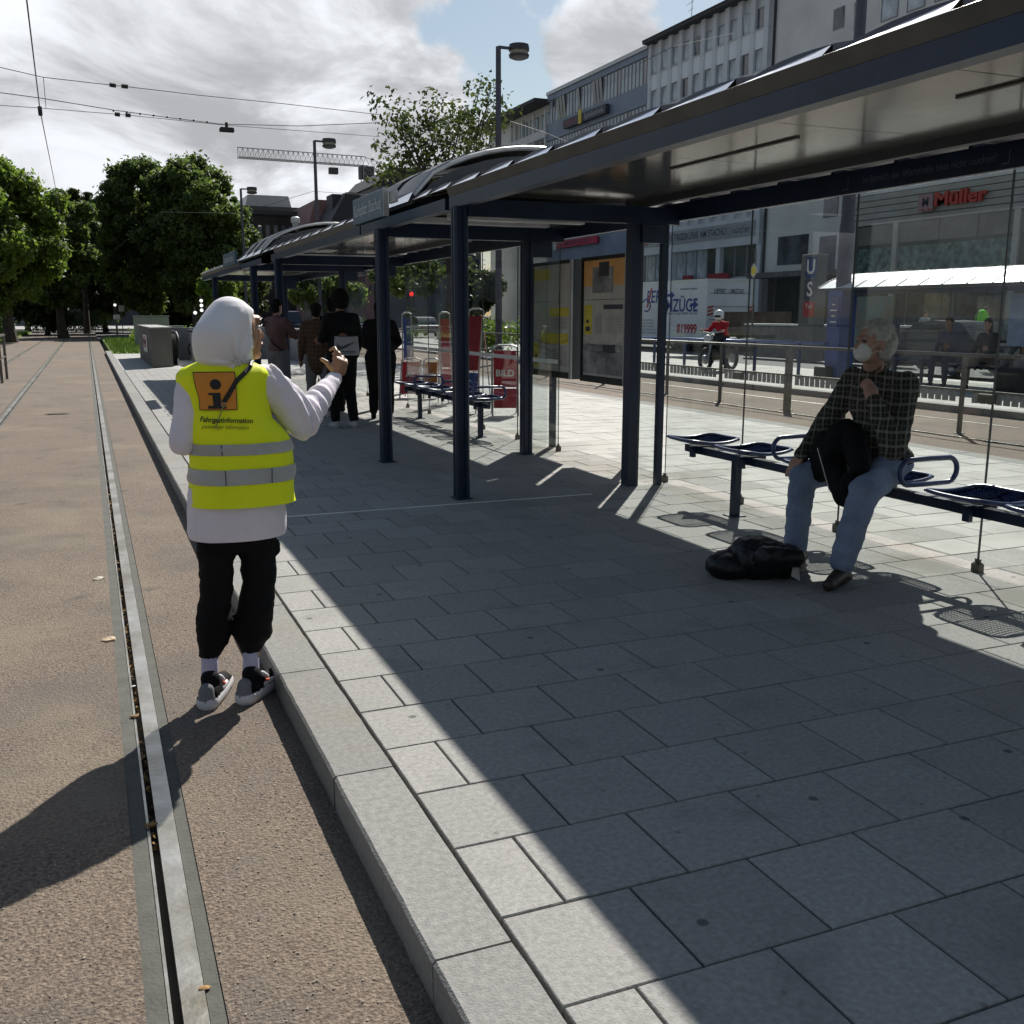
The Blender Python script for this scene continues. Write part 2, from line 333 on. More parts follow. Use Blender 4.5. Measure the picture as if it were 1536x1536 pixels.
def blend(name, prims, vox, m, parent, noise_amp=0.0, noise_scale=8.0, smooth=6, stretch=(1, 1, 1), local=False, cut=None, hull=False):
    """one continuous surface grown over a set of tapered limbs and masses"""
    mb = MB()
    for p in prims:
        if p[0] == 'c': mb.cap(*p[1:5], n=14, flat=(p[5] if len(p) > 5 else 1.0))
        elif p[0] == 'e': mb.ball(p[1], p[2], 16, 10, rot=(p[3] if len(p) > 3 else None))
    me = mb.mesh('b', [])
    if hull:
        bm = bmesh.new(); bm.from_mesh(me); r = bmesh.ops.convex_hull(bm, input=bm.verts); bmesh.ops.delete(bm, geom=list({v for v in r['geom_interior']+r['geom_unused'] if isinstance(v, bmesh.types.BMVert)}), context='VERTS')
        bmesh.ops.delete(bm, geom=[f for f in bm.faces if not f.verts[0].link_faces], context='FACES'); bm.to_mesh(me); bm.free()
    o = bpy.data.objects.new('b', me); COL.objects.link(o)
    rm = o.modifiers.new('r', 'REMESH'); rm.mode = 'VOXEL'; rm.voxel_size = vox
    if smooth: sm = o.modifiers.new('s', 'SMOOTH'); sm.iterations = smooth; sm.factor = 0.6
    dg = bpy.context.evaluated_depsgraph_get(); me2 = bpy.data.meshes.new_from_object(o.evaluated_get(dg))
    bpy.data.objects.remove(o); bpy.data.meshes.remove(me)
    if noise_amp:
        nr = [v.normal.copy() for v in me2.vertices]
        for v, nn_ in zip(me2.vertices, nr):
            q = Vector((v.co.x*stretch[0], v.co.y*stretch[1], v.co.z*stretch[2]))*noise_scale
            h = noise.noise(q)+0.5*noise.noise(q*2.3+Vector((7, 1, 3)))
            v.co += nn_*(h*noise_amp)
    if cut:
        bm = bmesh.new(); bm.from_mesh(me2)
        bmesh.ops.delete(bm, geom=[f for f in bm.faces if cut(f.calc_center_median())], context='FACES'); bm.to_mesh(me2); bm.free()
    if not local and parent is not None:
        off = wloc(parent)
        for v in me2.vertices: v.co -= off
    me2.name = name; me2.materials.clear(); me2.materials.append(m)
    me2.polygons.foreach_set('use_smooth', [True]*len(me2.polygons))
    return link(name, me2, parent)
# ================================================================ ground, tracks, platforms
TZ = -0.11
asph = mat('street_asphalt', (0.10, 0.10, 0.10), 0.9, 0, 0.15, 8, 0.3, 60, coords='World')
struct('ground', MB().quad((-600, -200, -0.26), (900, -200, -0.26), (900, 1500, -0.26), (-600, 1500, -0.26)), asph)
mb = MB()
for a, b in ((-6.5, -4.78), (-4.63, -3.38), (-3.23, -2.18), (-2.03, -0.81), (-0.64, -0.195)):
    mb.box((a, -6, -0.24), (b, 95, TZ), 0, skip=(0,))
struct('track_bed', mb, track)
def rail(x, side, y0=-6, y1=95, nm='tram_rail'):
    """grooved street rail; side=+1: groove on the -X side of the running head"""
    s = side
    def X(a, b): return (min(x+s*a, x+s*b), max(x+s*a, x+s*b))
    mb = MB(); h0, h1 = X(-0.027, 0.027); mb.box((h0, y0, -0.2), (h1, y1, TZ+0.002), 0)
    g0, g1 = X(-0.056, -0.048); mb.box((g0, y0, -0.2), (g1, y1, TZ-0.004), 0)
    r = mb.build(nm, steel, None, kind='structure')
    g0, g1 = X(-0.048, -0.027); MB().box((g0, y0, -0.2), (g1, y1, TZ-0.034)).build('groove_floor', dark, r)
    m2 = MB(); a, b = X(-0.104, -0.058); m2.box((a, y0, -0.2), (b, y1, TZ-0.003)); a, b = X(0.029, 0.066); m2.box((a, y0, -0.2), (b, y1, TZ-0.004))
    m2.build('edge_strip', stripm, r); return r
rail(-0.706, 1); rail(-2.105, -1, nm='tram_rail')
rail(-3.305, 1); rail(-4.705, -1)
# granite kerb, one stone per metre
plat = struct('platform', MB().box((-0.16, -6, -0.25), (7.8, 27.2, -0.03)), joint)
kbm = None
edge = rng.normal(0, 0.0025, 60)
for i in range(0, 46):
    y0 = -3.75+i*1.0; mb = MB()
    n = 12; hz = 0
    xo = [(-0.2+rng.normal(0, 0.0009)) for _ in range(n+1)]; xi = [(-0.004+rng.normal(0, 0.0008)) for _ in range(n+1)]
    vs = []; fs = []
    for k in range(n+1):
        y = y0+0.004+(0.992)*k/n
        vs += [(xo[k], y, -0.24), (xo[k]-0.001, y, -0.008), (xo[k]+0.007, y, 0.001), (xi[k]-0.004, y, 0.001), (xi[k], y, -0.006), (xi[k], y, -0.24)]
    for k in range(n):
        for j in range(5): fs.append((k*6+j, (k+1)*6+j, (k+1)*6+j+1, k*6+j+1))
    fs += [(0, 1, 2, 3, 4, 5), tuple(n*6+j for j in (5, 4, 3, 2, 1, 0))]
    mb.add(vs, fs); mb.build('kerb_stone', kerbm, plat)
# paving slabs: 36 cm wide in half bond, courses 34.6 cm deep
SW, SD, G = 0.36, 0.36*0.96227, 0.0036
def slab_mesh(w, m): return MB().slab((0, 0, -0.03), (w-2*G, SD-2*G, 0), 0.0025).mesh('paving_slab', m)
full = slab_mesh(SW, slabm); half = slab_mesh(SW/2, slabm)
cnt = 0; rest = MB(); placed = []
for r_ in range(-7, 78):
    xs = []
    x = 0.004
    if r_ % 2: xs.append((x, SW/2-0.004)); x = SW/2
    first = True
    while x < 7.75:
        w = SW-(0.004 if (first and not r_ % 2) else 0)
        xs.append((x, w)); x += w if first and not r_ % 2 else SW; first = False
    for x, w in xs: placed.append((x, r_*SD, w))
def seen(x, y):
    d = Vector((x+.18, y+.17, 0))-Vector(CAM); f = d.dot(_fw)
    if f < 0.5: return False
    return abs(d.dot(_r2)/f*FPX) < 860 and d.dot(_u2)/f*FPX > -880
near = [p for p in placed if seen(p[0], p[1]) and p[0] < 4.3]
near.sort(key=lambda p: (p[0]-CAM[0])**2+(p[1]-CAM[1])**2); keep = set(near[:300])
for p in placed:
    x, y, w = p
    if p in keep:
        me = full if w > 0.3 else half
        o = link('paving_slab', me, plat, loc=(x+G, y+G, random.uniform(-0.0012, 0.0012)))
        if w > 0.3 and w < SW: o.scale.x = (w-2*G)/(SW-2*G)
        if w < 0.2: o.scale.x = (w-2*G)/(SW/2-2*G)
    elif x < 4.0: rest.slab((x+G, y+G, -0.03), (x+w-G, y+SD-G, random.uniform(-0.0012, 0.0012)), 0.0025)
rest.build('paving_slab', slabm, plat, kind='stuff')
# lighter, longer slabs behind the glass
mb = MB(); SWB = 0.70
for r_ in range(-9, 78):
    x = 4.0+(0.35 if r_ % 2 else 0)-0.35
    while x < 7.6:
        a = max(x, 3.973); b = min(x+SWB, 7.6)
        if b-a > 0.05: mb.slab((a+G, r_*SD+G, -0.03), (b-G, r_*SD+SD-G, random.uniform(-0.0015, 0.0015)), 0.003)
        x += SWB
mb.build('pale_slab', pale, plat, kind='stuff')
mb = MB()
for i in range(32): mb.slab((7.604, -3.75+i, -0.24), (7.86, -2.756+i, 0.0), 0.006)
mb.build('kerb_stone', kerbm, plat, kind='stuff')
strip_pts = [(0.15, 5.50), (1.742, 5.474), (2.9, 5.56)]
MB().box((0.012, 5.490, -0.01), (2.9, 5.512, 0.004)).build('metal_strip', white, plat)
# right-hand track bed, far platform, street
mb = MB()
for a, b in ((7.86, 9.50), (9.65, 11.10), (11.25, 12.15)): mb.box((a, -6, -0.24), (b, 95, TZ), skip=(0,))
struct('track_bed', mb, track)
rail(9.574, 1); rail(11.176, -1)
plat2 = struct('platform', MB().box((12.2, 2, -0.25), (17.5, 30, -0.004)), pale)
mb = MB()
for i in range(28): mb.slab((12.1, 2+i, -0.24), (12.34, 2.993+i, 0.006), 0.006)
mb.build('kerb_stone', kerbm, plat2, kind='stuff')
mb = MB()
for i in range(54):
    for j in range(5): mb.slab((12.345+j*1.03, 2+i*0.52, -0.01), (12.345+j*1.03+1.022, 2+i*0.52+0.512, random.uniform(-0.001, 0.001)), 0.004)
mb.build('pale_slab', pale, plat2, kind='stuff')
# pavement, lawn, streets further on
pv = mat('far_pavement', (0.36, 0.355, 0.34), 0.85, 0, 0.12, 3, coords='World')
struct('pavement', MB().box((0.0, 27.2, -0.25), (7.86, 39.0, -0.008)), pv)
struct('pavement', MB().box((12.1, 30, -0.25), (20, 60, -0.02)), pv)
struct('pavement', MB().box((30, -20, -0.25), (50, 140, -0.05)), pv)
grassm = mat('lawn_soil', (0.13, 0.20, 0.03), 0.95, 0, 0.4, 3, coords='World')
struct('lawn', MB().box((-0.02, 39.0, -0.25), (7.5, 70, 0.0)), grassm)
struct('lawn', MB().box((-40, 62, -0.25), (-5.1, 97, -0.02)), grassm)
struct('street', MB().quad((-60, 95.0, -0.15), (60, 95.0, -0.15), (60, 112, -0.15), (-60, 112, -0.15)), asph)
struct('pavement', MB().box((-60, 112, -0.25), (60, 150, -0.03)), pv)
# grass blades
def blades(name, areas, n, h, m, seed=1):
    r = np.random.default_rng(seed); mb = MB(); vs = []; fs = []
    tot = sum((a[2]-a[0])*(a[3]-a[1]) for a in areas)
    for a in areas:
        k = int(n*(a[2]-a[0])*(a[3]-a[1])/tot)
        X = r.uniform(a[0], a[2], k); Y = r.uniform(a[1], a[3], k); A = r.uniform(0, 6.28, k); H = h*r.uniform(0.5, 1.3, k)
        for x, y, an, hh in zip(X, Y, A, H):
            c, s = math.cos(an)*0.03, math.sin(an)*0.03; o = len(vs)
            vs += [(x-c, y-s, a[4]), (x+c, y+s, a[4]), (x+s*1.5, y-c*1.5, a[4]+hh)]; fs.append((o, o+1, o+2))
    mb.v = vs; mb.f = fs; mb.mi = [0]*len(fs)
    return mb.build(name, m, None, kind='stuff', label='short bright green grass growing beside the tram track', cat='grass')
gm = mat('grass_blade', (0.22, 0.32, 0.05), 0.6, 0, 0.25, 1.2, coords='World')
blades('grass', [(0.02, 39.1, 5.5, 60, 0.0), (-12, 62.1, -5.15, 90, -0.02)], 16000, 0.20, gm)

# small litter and grit
grit = mat('grit', (0.33, 0.29, 0.24), 0.9, 0, 0.3, 50, rand=0.3)
mb = MB()
for _ in range(1500):
    x = random.choice((random.uniform(-2.0, -0.82), random.uniform(-0.63, -0.24))); y = -1.2+abs(random.gauss(0, 3.2))+0.6; s = random.uniform(0.0015, 0.004)
    mb.ball((x, y, TZ+s*0.5), (s, s*random.uniform(.7, 1.3), s*0.7), 5, 3)
mb.build('grit', grit, None, kind='stuff', label='loose stone grit scattered on the brown track asphalt', cat='grit')
leafb = mat('dry_leaf', (0.30, 0.17, 0.05), 0.8, 0, 0.3, 20, col2=(0.12, 0.07, 0.03))
mb = MB()
for _ in range(420):
    y = random.uniform(0.6, 8) if random.random() < 0.7 else random.uniform(8, 25)
    if 0.55 < y < 1.25: continue
    x = random.uniform(-0.752, -0.735); s = random.uniform(0.006, 0.016); a = random.uniform(0, 6.28); z = TZ-0.035+random.uniform(0, 0.03)
    Mx = Matrix.Translation((x, y, z)) @ Euler((random.uniform(-.9, .9), random.uniform(-.9, .9), a)).to_matrix().to_4x4()
    mb.add([(-s, 0, 0), (-s*.3, -s*.6, s*.2), (s*.6, -s*.5, 0), (s*1.2, 0, s*.3), (s*.5, s*.5, 0), (-s*.4, s*.6, s*.15)], [(0, 1, 2, 3), (0, 3, 4, 5)], 0, Mx)
mb.build('fallen_leaves', leafb, None, kind='stuff', label='dry brown leaves lying in the groove of the rail', cat='leaves')
def scrap(px, py, s, m, label, cat, seed, z=TZ):
    r = random.Random(seed); c = onZ(px, py, z); mb = MB(); n = 7; vs = []
    for i in range(n):
        a = 6.28*i/n; k = r.uniform(.6, 1.1); vs.append((c.x+s*k*math.cos(a), c.y+s*.7*k*math.sin(a), z+r.uniform(.002, s*.35)))
    vs.append((c.x, c.y, z+s*0.4)); vs += [(v[0], v[1], z+0.0005) for v in vs[:n]]
    fs = [(i, (i+1) % n, n) for i in range(n)]+[(i, i+n+1, (i+1) % n+n+1, (i+1) % n) for i in range(n)]
    mb.add(vs, fs); mb.build('litter', m, None, label=label, cat=cat)
paper = mat('scrap_paper', (0.55, 0.50, 0.42), 0.8, 0, 0.3, 30)
scrap(163, 960, 0.045, mat('scrap_tan', (0.55, 0.42, 0.28), 0.8, 0, 0.3, 30), 'crumpled tan paper scrap lying against the rail beside the shadow', 'litter', 3)
scrap(148, 869, 0.035, paper, 'pale crumpled paper scrap on the asphalt left of the rail', 'litter', 5)
scrap(20, 771, 0.016, paper, 'tiny white paper fleck far left on the brown asphalt', 'litter', 9)
scrap(200, 1030, 0.012, white, 'small white wrapper piece in the rail groove', 'litter', 11)
scrap(227, 1238, 0.022, leafb, 'orange brown leaf clump in the rail groove beyond the woman\'s shadow', 'leaf', 12)
scrap(203, 1075, 0.022, leafb, 'brown leaf clump in the rail groove level with the white shoes', 'leaf', 14)
scrap(307, 1483, 0.014, leafb, 'single small brown leaf on the nearest stretch of rail', 'leaf', 15)
scrap(245, 857, 0.008, paper, 'tiny white speck on the asphalt left of the black trousers', 'litter', 17)

# ================================================================ shelters
ZB = 2.17
def col_mesh():
    mb = MB(); a = 0.056; c = 0.016
    poly = [(-a+c, -a), (-c, -a), (-c*.6, -a+.012), (c*.6, -a+.012), (c, -a), (a-c, -a), (a, -a+c), (a, a-c), (a-c, a), (-a+c, a), (-a, a-c), (-a, c), (-a+.012, c*.6), (-a+.012, -c*.6), (-a, -c), (-a, -a+c)]
    mb.prism(poly, 'z', 0.0, 2.243); mb.box((-a-.012, -a-.012, 0.0), (a+.012, a+.012, 0.012)); return mb.mesh('column', navy)
CM = col_mesh()
colB = MB().box((-0.045, -0.055, 0), (0.04, 0.055, 2.2)).box((0.041, -0.045, 0), (0.066, 0.045, 2.19), 1).mesh('column', [navy, zinc])
thinM = MB().box((-0.026, -0.03, 0), (0.026, 0.03, 2.2)).mesh('column', navy)
clampM = MB().slab((-0.02, -0.028, 0), (0.02, 0.028, 0.055), 0.01).box((-0.004, -0.02, 0.05), (0.004, 0.02, 0.075)).mesh('glass_clamp', clampm)
XL, ZL = 1.865, 2.405
def roof_profile(raised=0.0, n=14):
    pts = []
    for i in range(n+1):
        t = i/n; x = XL+(4.22-XL)*t
        e = max(0, math.sin(math.pi*t))**(0.6 if raised else 1.0)
        pts.append((x, ZL+0.004+raised*(0.28+0.72*e)+(0.17+0.19*(raised > 0))*e))
    return pts
prof = roof_profile()
def lifts(v):      # white flashing height, dark rubber edge height
    return 0.001+0.034*(1-v)**0.8, 0.036*(1-v)+0.022*math.sin(math.pi*min(1, v*1.02))+0.003
def roof_panel_mesh(L=0.61, raised=0.0):
    pf = roof_profile(raised); mb = MB(); m = 6; vs = []; fs = []; n = len(pf)
    for j in range(m+1):
        v = j/m; y = v*(L+0.012)
        lift = lifts(v)[1]
        for (x, z) in pf: vs.append((x, y, z+lift))
    for j in range(m):
        for i in range(n-1): fs.append((j*n+i, j*n+i+1, (j+1)*n+i+1, (j+1)*n+i))
    mb.add(vs, fs, 0)
    # white edge flashing at both eaves
    for ex, sg in ((pf[0], -1), (pf[-1], 1)):
        v2 = []
        for j in range(m+1):
            v = j/m; y = v*(L+0.012); l0, l1 = lifts(v)
            v2 += [(ex[0], y, ex[1]+l1), (ex[0]+sg*0.003, y, ex[1]+l0), (ex[0]+sg*0.046, y, ZL-0.004)]
        mb.add(v2, [(3*j+1, 3*j+2, 3*j+5, 3*j+4) for j in range(m)], 2); mb.add(v2, [(3*j, 3*j+1, 3*j+4, 3*j+3) for j in range(m)], 1)
    # dark end rib where the sheet laps over the next
    v3 = []
    for (x, z) in pf: v3 += [(x, -0.006, z+0.040), (x, -0.006, z-0.012), (x, 0.016, z+0.041)]
    f3 = []
    for i in range(n-1): f3 += [(3*i, 3*i+1, 3*i+4, 3*i+3), (3*i+2, 3*i, 3*i+3, 3*i+5)]
    mb.add(v3, f3, 1)
    return mb.mesh('roof_panel', [zinc if raised else roofw, roofr, flash])
RP = roof_panel_mesh(); RPR = roof_panel_mesh(0.75, 0.13)
def glazing(sh, x, ys, z0=0.05, z1=2.2, stripe=None):
    for a, b in zip(ys[:-1], ys[1:]):
        q = MB().box((x-0.005, a+0.004, z0), (x+0.005, b-0.004, z1)); q.mi = [0, 0, 1, 0, 1, 0]
        g = q.build('glass_pane', [pglass, zinc], sh)
        if stripe: MB().box((x-0.0062, a+0.02, stripe), (x-0.0052, b-0.02, stripe+0.045)).build('marking_stripe', white, g)
    for y in ys: link('glass_clamp', clampM, sh, loc=(x-sh.location.x, y-sh.location.y, 0))
def shelter(name, label, y0, y1, cols, ceil=True, glassys=None, ya=None, yb=None, stripe=None, slim=False):
    sh = thing(name, label, 'tram shelter', (1.845, y1, 0), 'tram shelters on the platform'); o = sh.location
    ya = y0-0.25 if ya is None else ya; yb = y1+0.25 if yb is None else yb
    for y in cols: link('column', CM, sh, loc=(0, y-o.y, 0))
    for y in cols:
        if slim: link('column', CM, sh, loc=(3.36-o.x, y-o.y, 0))
        else: link('column', colB, sh, loc=(3.39-o.x, y+0.05-o.y, 0)); link('column', thinM, sh, loc=(3.645-o.x, y-o.y, 0))
    # eaves beams and soffits
    MB().box((1.845, ya, 2.245), (1.93, yb, 2.335)).build('eaves_beam', navy, sh)
    MB().box((1.9305, ya, 2.310), (1.95, yb, 2.332)).build('trim', zinc, sh)
    MB().add([(XL-0.046, ya, ZL-0.006), (XL-0.046, yb, ZL-0.006), (1.847, yb, 2.337), (1.847, ya, 2.337), (XL-.042, ya, ZL-.002), (XL-.042, yb, ZL-.002), (1.95, ya, 2.345), (1.95, yb, 2.345)],
             [(0, 1, 2, 3), (0, 4, 5, 1), (3, 2, 7, 6), (0, 3, 6, 4), (1, 5, 7, 2)]).build('soffit', soffit, sh)
    MB().box((3.40, ya, 2.30), (3.46, yb, 2.42)).build('ceiling_beam', zinc, sh)
    MB().box((3.755, ya, 2.205), (3.80, yb, 2.345)).build('fascia', navy, sh)
    MB().add([(3.461, ya, 2.40), (3.461, yb, 2.40), (4.22, yb, 2.385), (4.22, ya, 2.385)], [(0, 3, 2, 1)]).box((4.19, ya, 2.385), (4.222, yb, 2.41)).build('rear_soffit', roofr, sh)
    y = ya+0.2
    while y < yb: MB().box((3.801, y, 2.30), (4.188, y+0.03, 2.384)).build('roof_bracket', navy, sh); y += 0.57
    # ceiling laminate, one sheet per bay
    if ceil:
        n = max(1, round((yb-ya)/1.16)); L = (yb-ya)/n
        for i in range(n): MB().box((1.952, ya+i*L+0.004, 2.352), (3.398, ya+(i+1)*L-0.004, 2.358)).build('ceiling_panel', lamin, sh)
        for y in np.arange(ya+1.4, yb-1.2, 2.3): MB().box((2.66, y, 2.343), (2.685, y+1.25, 2.351)).build('light_cover', soffit, sh)
    for y in cols:
        MB().box((1.90, y-0.05, 2.17), (3.755, y+0.05, 2.30)).build('cross_beam', navy, sh)
        MB().box((3.42, y-0.03, 2.02), (3.63, y+0.03, 2.168)).build('side_rail', navy, sh)
    n = max(1, round((yb-ya)/0.61)); L = (yb-ya)/n
    for i in range(n):
        q = link('roof_panel', RP, sh, loc=(-o.x, ya+i*L-o.y, 0)); q.scale.y = L/0.61
    if glassys: glazing(sh, 3.785, glassys, stripe=stripe)
    return sh
S1 = shelter('tram_shelter', 'nearest navy tram shelter, with the seated old man under its long roof', 0, 5.7, (0.0, 5.72), glassys=[0.06, 1.24, 2.41, 3.59, 4.71, 5.83], ya=-0.9, yb=5.95)
glazing(S1, 3.52, [])
MB().box((3.44, 5.745, 0.05), (3.62, 5.753, 2.02)).build('glass_pane', pglass, S1)
S2 = shelter('tram_shelter', 'middle navy tram shelter, with the empty blue bench behind its columns', 7.9, 13.6, (7.92, 13.6), glassys=[8.02, 9.15, 10.28, 11.41, 12.5, 13.6], ya=8.75, yb=13.85, slim=True, stripe=onX(779, 540, 3.785).z)
MB().box((3.44, 7.965, 0.05), (3.62, 7.973, 2.02)).build('glass_pane', pglass, S2)
S3 = shelter('tram_shelter', 'farthest navy tram shelter, its roof edge ending beside the trees', 16.0, 24.2, (16.0, 21.6), glassys=[16.1, 17.5, 18.9, 20.3, 21.6], ya=17.6, yb=24.2, slim=True)
# linking canopies with raised barrel roofs over the passages
def canopy(label, y0, y1, ya, yb):
    t = thing('passage_canopy', label, 'canopy', (1.845, y0, 2.17), 'raised canopies between the shelters'); o = t.location
    n = max(1, round((yb-ya)/0.75)); L = (yb-ya)/n
    for i in range(n):
        q = link('roof_panel', RPR, t, loc=(-o.x, ya+i*L-o.y, -o.z)); q.scale.y = L/0.75
    pf = roof_profile(0.13)
    for yy, s in ((ya-0.015, -1), (yb+0.02, 1)):
        base = [(x, ZL-0.01) for x, z in pf[::-1]]
        MB().prism([(x, z-0.06) for x, z in pf]+base, 'y', yy, yy+0.012).build('gable', zinc, t)
        rim = MB(); rim.tube([(x, yy-0.01, z+0.008) for x, z in pf], 0.022, 6); rim.build('gable_rim', alum if s < 0 else zinc, t)
    MB().box((XL-0.005, ya, ZL-0.02), (XL+0.02, yb, ZL+0.045)).build('edge_trim', zinc, t)
    MB().box((1.845, ya-0.9, 2.245), (1.93, yb, 2.335)).build('eaves_beam', navy, t); MB().box((3.755, ya-0.9, 2.205), (3.80, yb, 2.345)).build('fascia', navy, t)
    MB().add([(1.9, ya, 2.35), (3.75, ya, 2.35), (3.75, yb, 2.35), (1.9, yb, 2.35)], [(0, 1, 2, 3)]).build('soffit', soffit, t)
    return t
K1 = canopy('raised arched canopy over the first passage, above the station name sign', 7.9, 7.9, 6.95, 8.70)
K2 = canopy('raised arched canopy over the far passage with a vent pipe on top', 16, 16, 15.1, 17.5)
MB().box((1.93, 5.97, 2.30), (3.75, 6.93, 2.312)).build('rear_soffit', soffit, K1)
for k in range(2):
    q = link('roof_panel', RP, K1, loc=(-K1.location.x, 5.95+k*0.49-K1.location.y, -K1.location.z)); q.scale.y = 0.49/0.61
for k in range(2):
    q = link('roof_panel', RP, K2, loc=(-K2.location.x, 13.85+k*0.61-K2.location.y, -K2.location.z))
MB().box((1.845, 13.85, 2.245), (1.93, 15.1, 2.335)).box((1.93, 13.85, 2.34), (3.75, 15.1, 2.35)).build('rear_soffit', navy, K2)
c = Vector((2.47, 15.4, 2.78)); MB().lathe(c, [(0.05, 0), (0.05, 0.14), (0.075, 0.14), (0.075, 0.22), (0.03, 0.24)], 10).build('vent_pipe', alum, K2)
# white fluorescent battens in the passage
def batten(x0, x1, y, z, label):
    t = thing('ceiling_lamp', label, 'lamp', ((x0+x1)/2, y, z), 'lamp battens in the passage')
    MB().box((x0, y-0.05, z-0.05), (x1, y+0.05, z)).build('cover', lampw, t); MB().box((x0+.1, y-0.02, z), (x1-.1, y+0.02, z+0.03)).build('housing', zinc, t)
batten(2.05, 3.30, 6.55, 2.275, 'nearer long white lamp batten under the passage roof'); batten(2.0, 3.42, 7.55, 2.33, 'farther long white lamp batten under the passage roof')
# station name sign on the eaves of the passage
sgnm = mat('sign_blue', (0.055, 0.11, 0.155), 0.4, 0, 0.05, 5)
txtw = mat('sign_white', (0.62, 0.66, 0.70), 0.5, 0, 0.03)
t = thing('station_sign', 'blue station name sign hung on the eaves of the first passage', 'sign', (1.70, 7.75, 2.31))
MB().slab((1.675, 7.22, 2.30), (1.715, 8.33, 2.535), 0.004).build('board', sgnm, t)
MB().box((1.67, 7.205, 2.295), (1.72, 7.219, 2.54)).build('frame', alum, t)
print_text(t, 'Karlsplatz (Stachus)', 0.155, (1.671, 7.775, 2.415), (0, -1, 0), (0, 0, 1), txtw, width=0.98)
MB().box((1.718, 7.0, 2.40), (1.745, 7.2, 2.50)).build('bracket', alum, t)
t = thing('station_sign', 'small blue name sign on the eaves of the far passage', 'sign', (1.70, 17.2, 2.31))
MB().slab((1.675, 16.9, 2.32), (1.715, 18.6, 2.55), 0.004).build('board', sgnm, t)
print_text(t, 'Karlsplatz (Stachus)', 0.155, (1.671, 17.75, 2.435), (0, -1, 0), (0, 0, 1), txtw, width=1.3)
# lettering on the rear fascia
txg = mat('fascia_lettering', (0.10, 0.13, 0.16), 0.5)
print_text(S1, 'Im Bereich der Wartehalle bitte nicht rauchen!', 0.062, (3.7535, 3.02, 2.272), (0, -1, 0), (0, 0, 1), txg, width=1.02)
mb = MB()
for y in (3.66, 2.42):
    MB().box((3.7525, y, 2.23), (3.754, y+0.05, 2.236)).build('corner_mark', txg, S1); MB().box((3.7525, y, 2.2365), (3.754, y+0.006, 2.30)).build('corner_mark', txg, S1)

# ---------------------------------------------------------------- benches
def seat_mesh():
    mb = MB(); w = 0.215; n = 21; m = 8
    def S(u, v):     # u: front-back (-1..1 along x), v: along bench
        z = 0.022*abs(u)**2.4+0.016*(abs(v)**3)-0.012*(1-u*u); return (u*w, v*w, z)
    def rr(t):      # rounded square
        c, s = math.cos(t), math.sin(t); k = (abs(c)**5+abs(s)**5)**(-1/5); return c*k, s*k
    ring = []
    for i in range(36):
        u, v = rr(2*math.pi*i/36); ring.append(S(u, v))
    ring.append(ring[0]); mb.tube(ring, 0.012, 6, cap=False)
    for i in range(n):
        q = -0.93+1.86*i/(n-1)
        lim = 0.97 if abs(q) < 0.8 else 0.90
        pu = []; pv = []
        for k in range(m+1):
            w_ = -lim+2*lim*k/m; pu.append(S(q, w_)); pv.append(S(w_, q))
        for pts, ax in ((pu, 0), (pv, 1)):
            vs = []
            for (x, y, z) in pts:
                d = (0.0048, 0) if ax == 1 else (0, 0.0048)
                vs += [(x-d[0], y-d[1], z), (x+d[0], y+d[1], z), (x+d[0], y+d[1], z-0.010), (x-d[0], y-d[1], z-0.010)]
            mb.add(vs, [(4*k+a, 4*k+(a+1) % 4, 4*k+4+(a+1) % 4, 4*k+4+a) for k in range(m) for a in range(4)])
    return mb.mesh('seat', navyb, True)
SM = seat_mesh()
mb = MB(); pts = []
for i in range(25):
    t = 2*math.pi*i/24; c, s = math.cos(t), math.sin(t); pts.append(((0.135 if c > 0 else -0.135)+0.072*c if abs(c) > 1e-6 else 0.0, 0, 0.088+0.072*s))
mb.tube(pts, 0.0145, 8, cap=False); ARM = mb.mesh('armrest', navyb, True)
BRK = MB().box((-0.06, -0.035, -0.06), (0.06, 0.035, 0.0)).box((-0.10, -0.022, -0.085), (-0.07, 0.022, -0.02)).box((0.07, -0.022, -0.085), (0.10, 0.022, -0.02)).box((-0.11, -0.012, -0.02), (0.11, 0.012, 0.0)).mesh('bracket', navy)
def bench(label, x, ys, arms, legs, z=0.50):
    t = thing('bench', label, 'bench', (x, (ys[0]+ys[-1])/2, 0), 'blue wire seat benches'); o = t.location
    MB().box((x-0.03, min(ys)-0.2, z-0.10), (x+0.03, max(ys)+0.2, z-0.045)).build('beam', navy, t)
    for y in ys:
        link('seat', SM, t, loc=(0, y-o.y, z)); link('bracket', BRK, t, loc=(0, y-o.y, z-0.035))
    for y in arms: link('armrest', ARM, t, loc=(0, y-o.y, z))
    for y in legs: MB().box((x-0.025, y-0.03, 0), (x+0.025, y+0.03, z-0.10)).box((x-0.06, y-0.06, 0), (x+0.06, y+0.06, 0.008)).build('leg', navy, t)
bench('blue wire seat bench with the old man sitting on it', 3.45, [4.75, 4.12, 3.35, 2.85, 2.13, 1.62], [3.62, 2.50], [4.30, 1.2])
bench('empty blue wire seat bench behind the second shelter columns', 3.45, [12.3, 11.75, 11.2, 10.65, 10.0, 9.45], [11.47, 10.32, 9.2], [11.9, 9.5], 0.46)
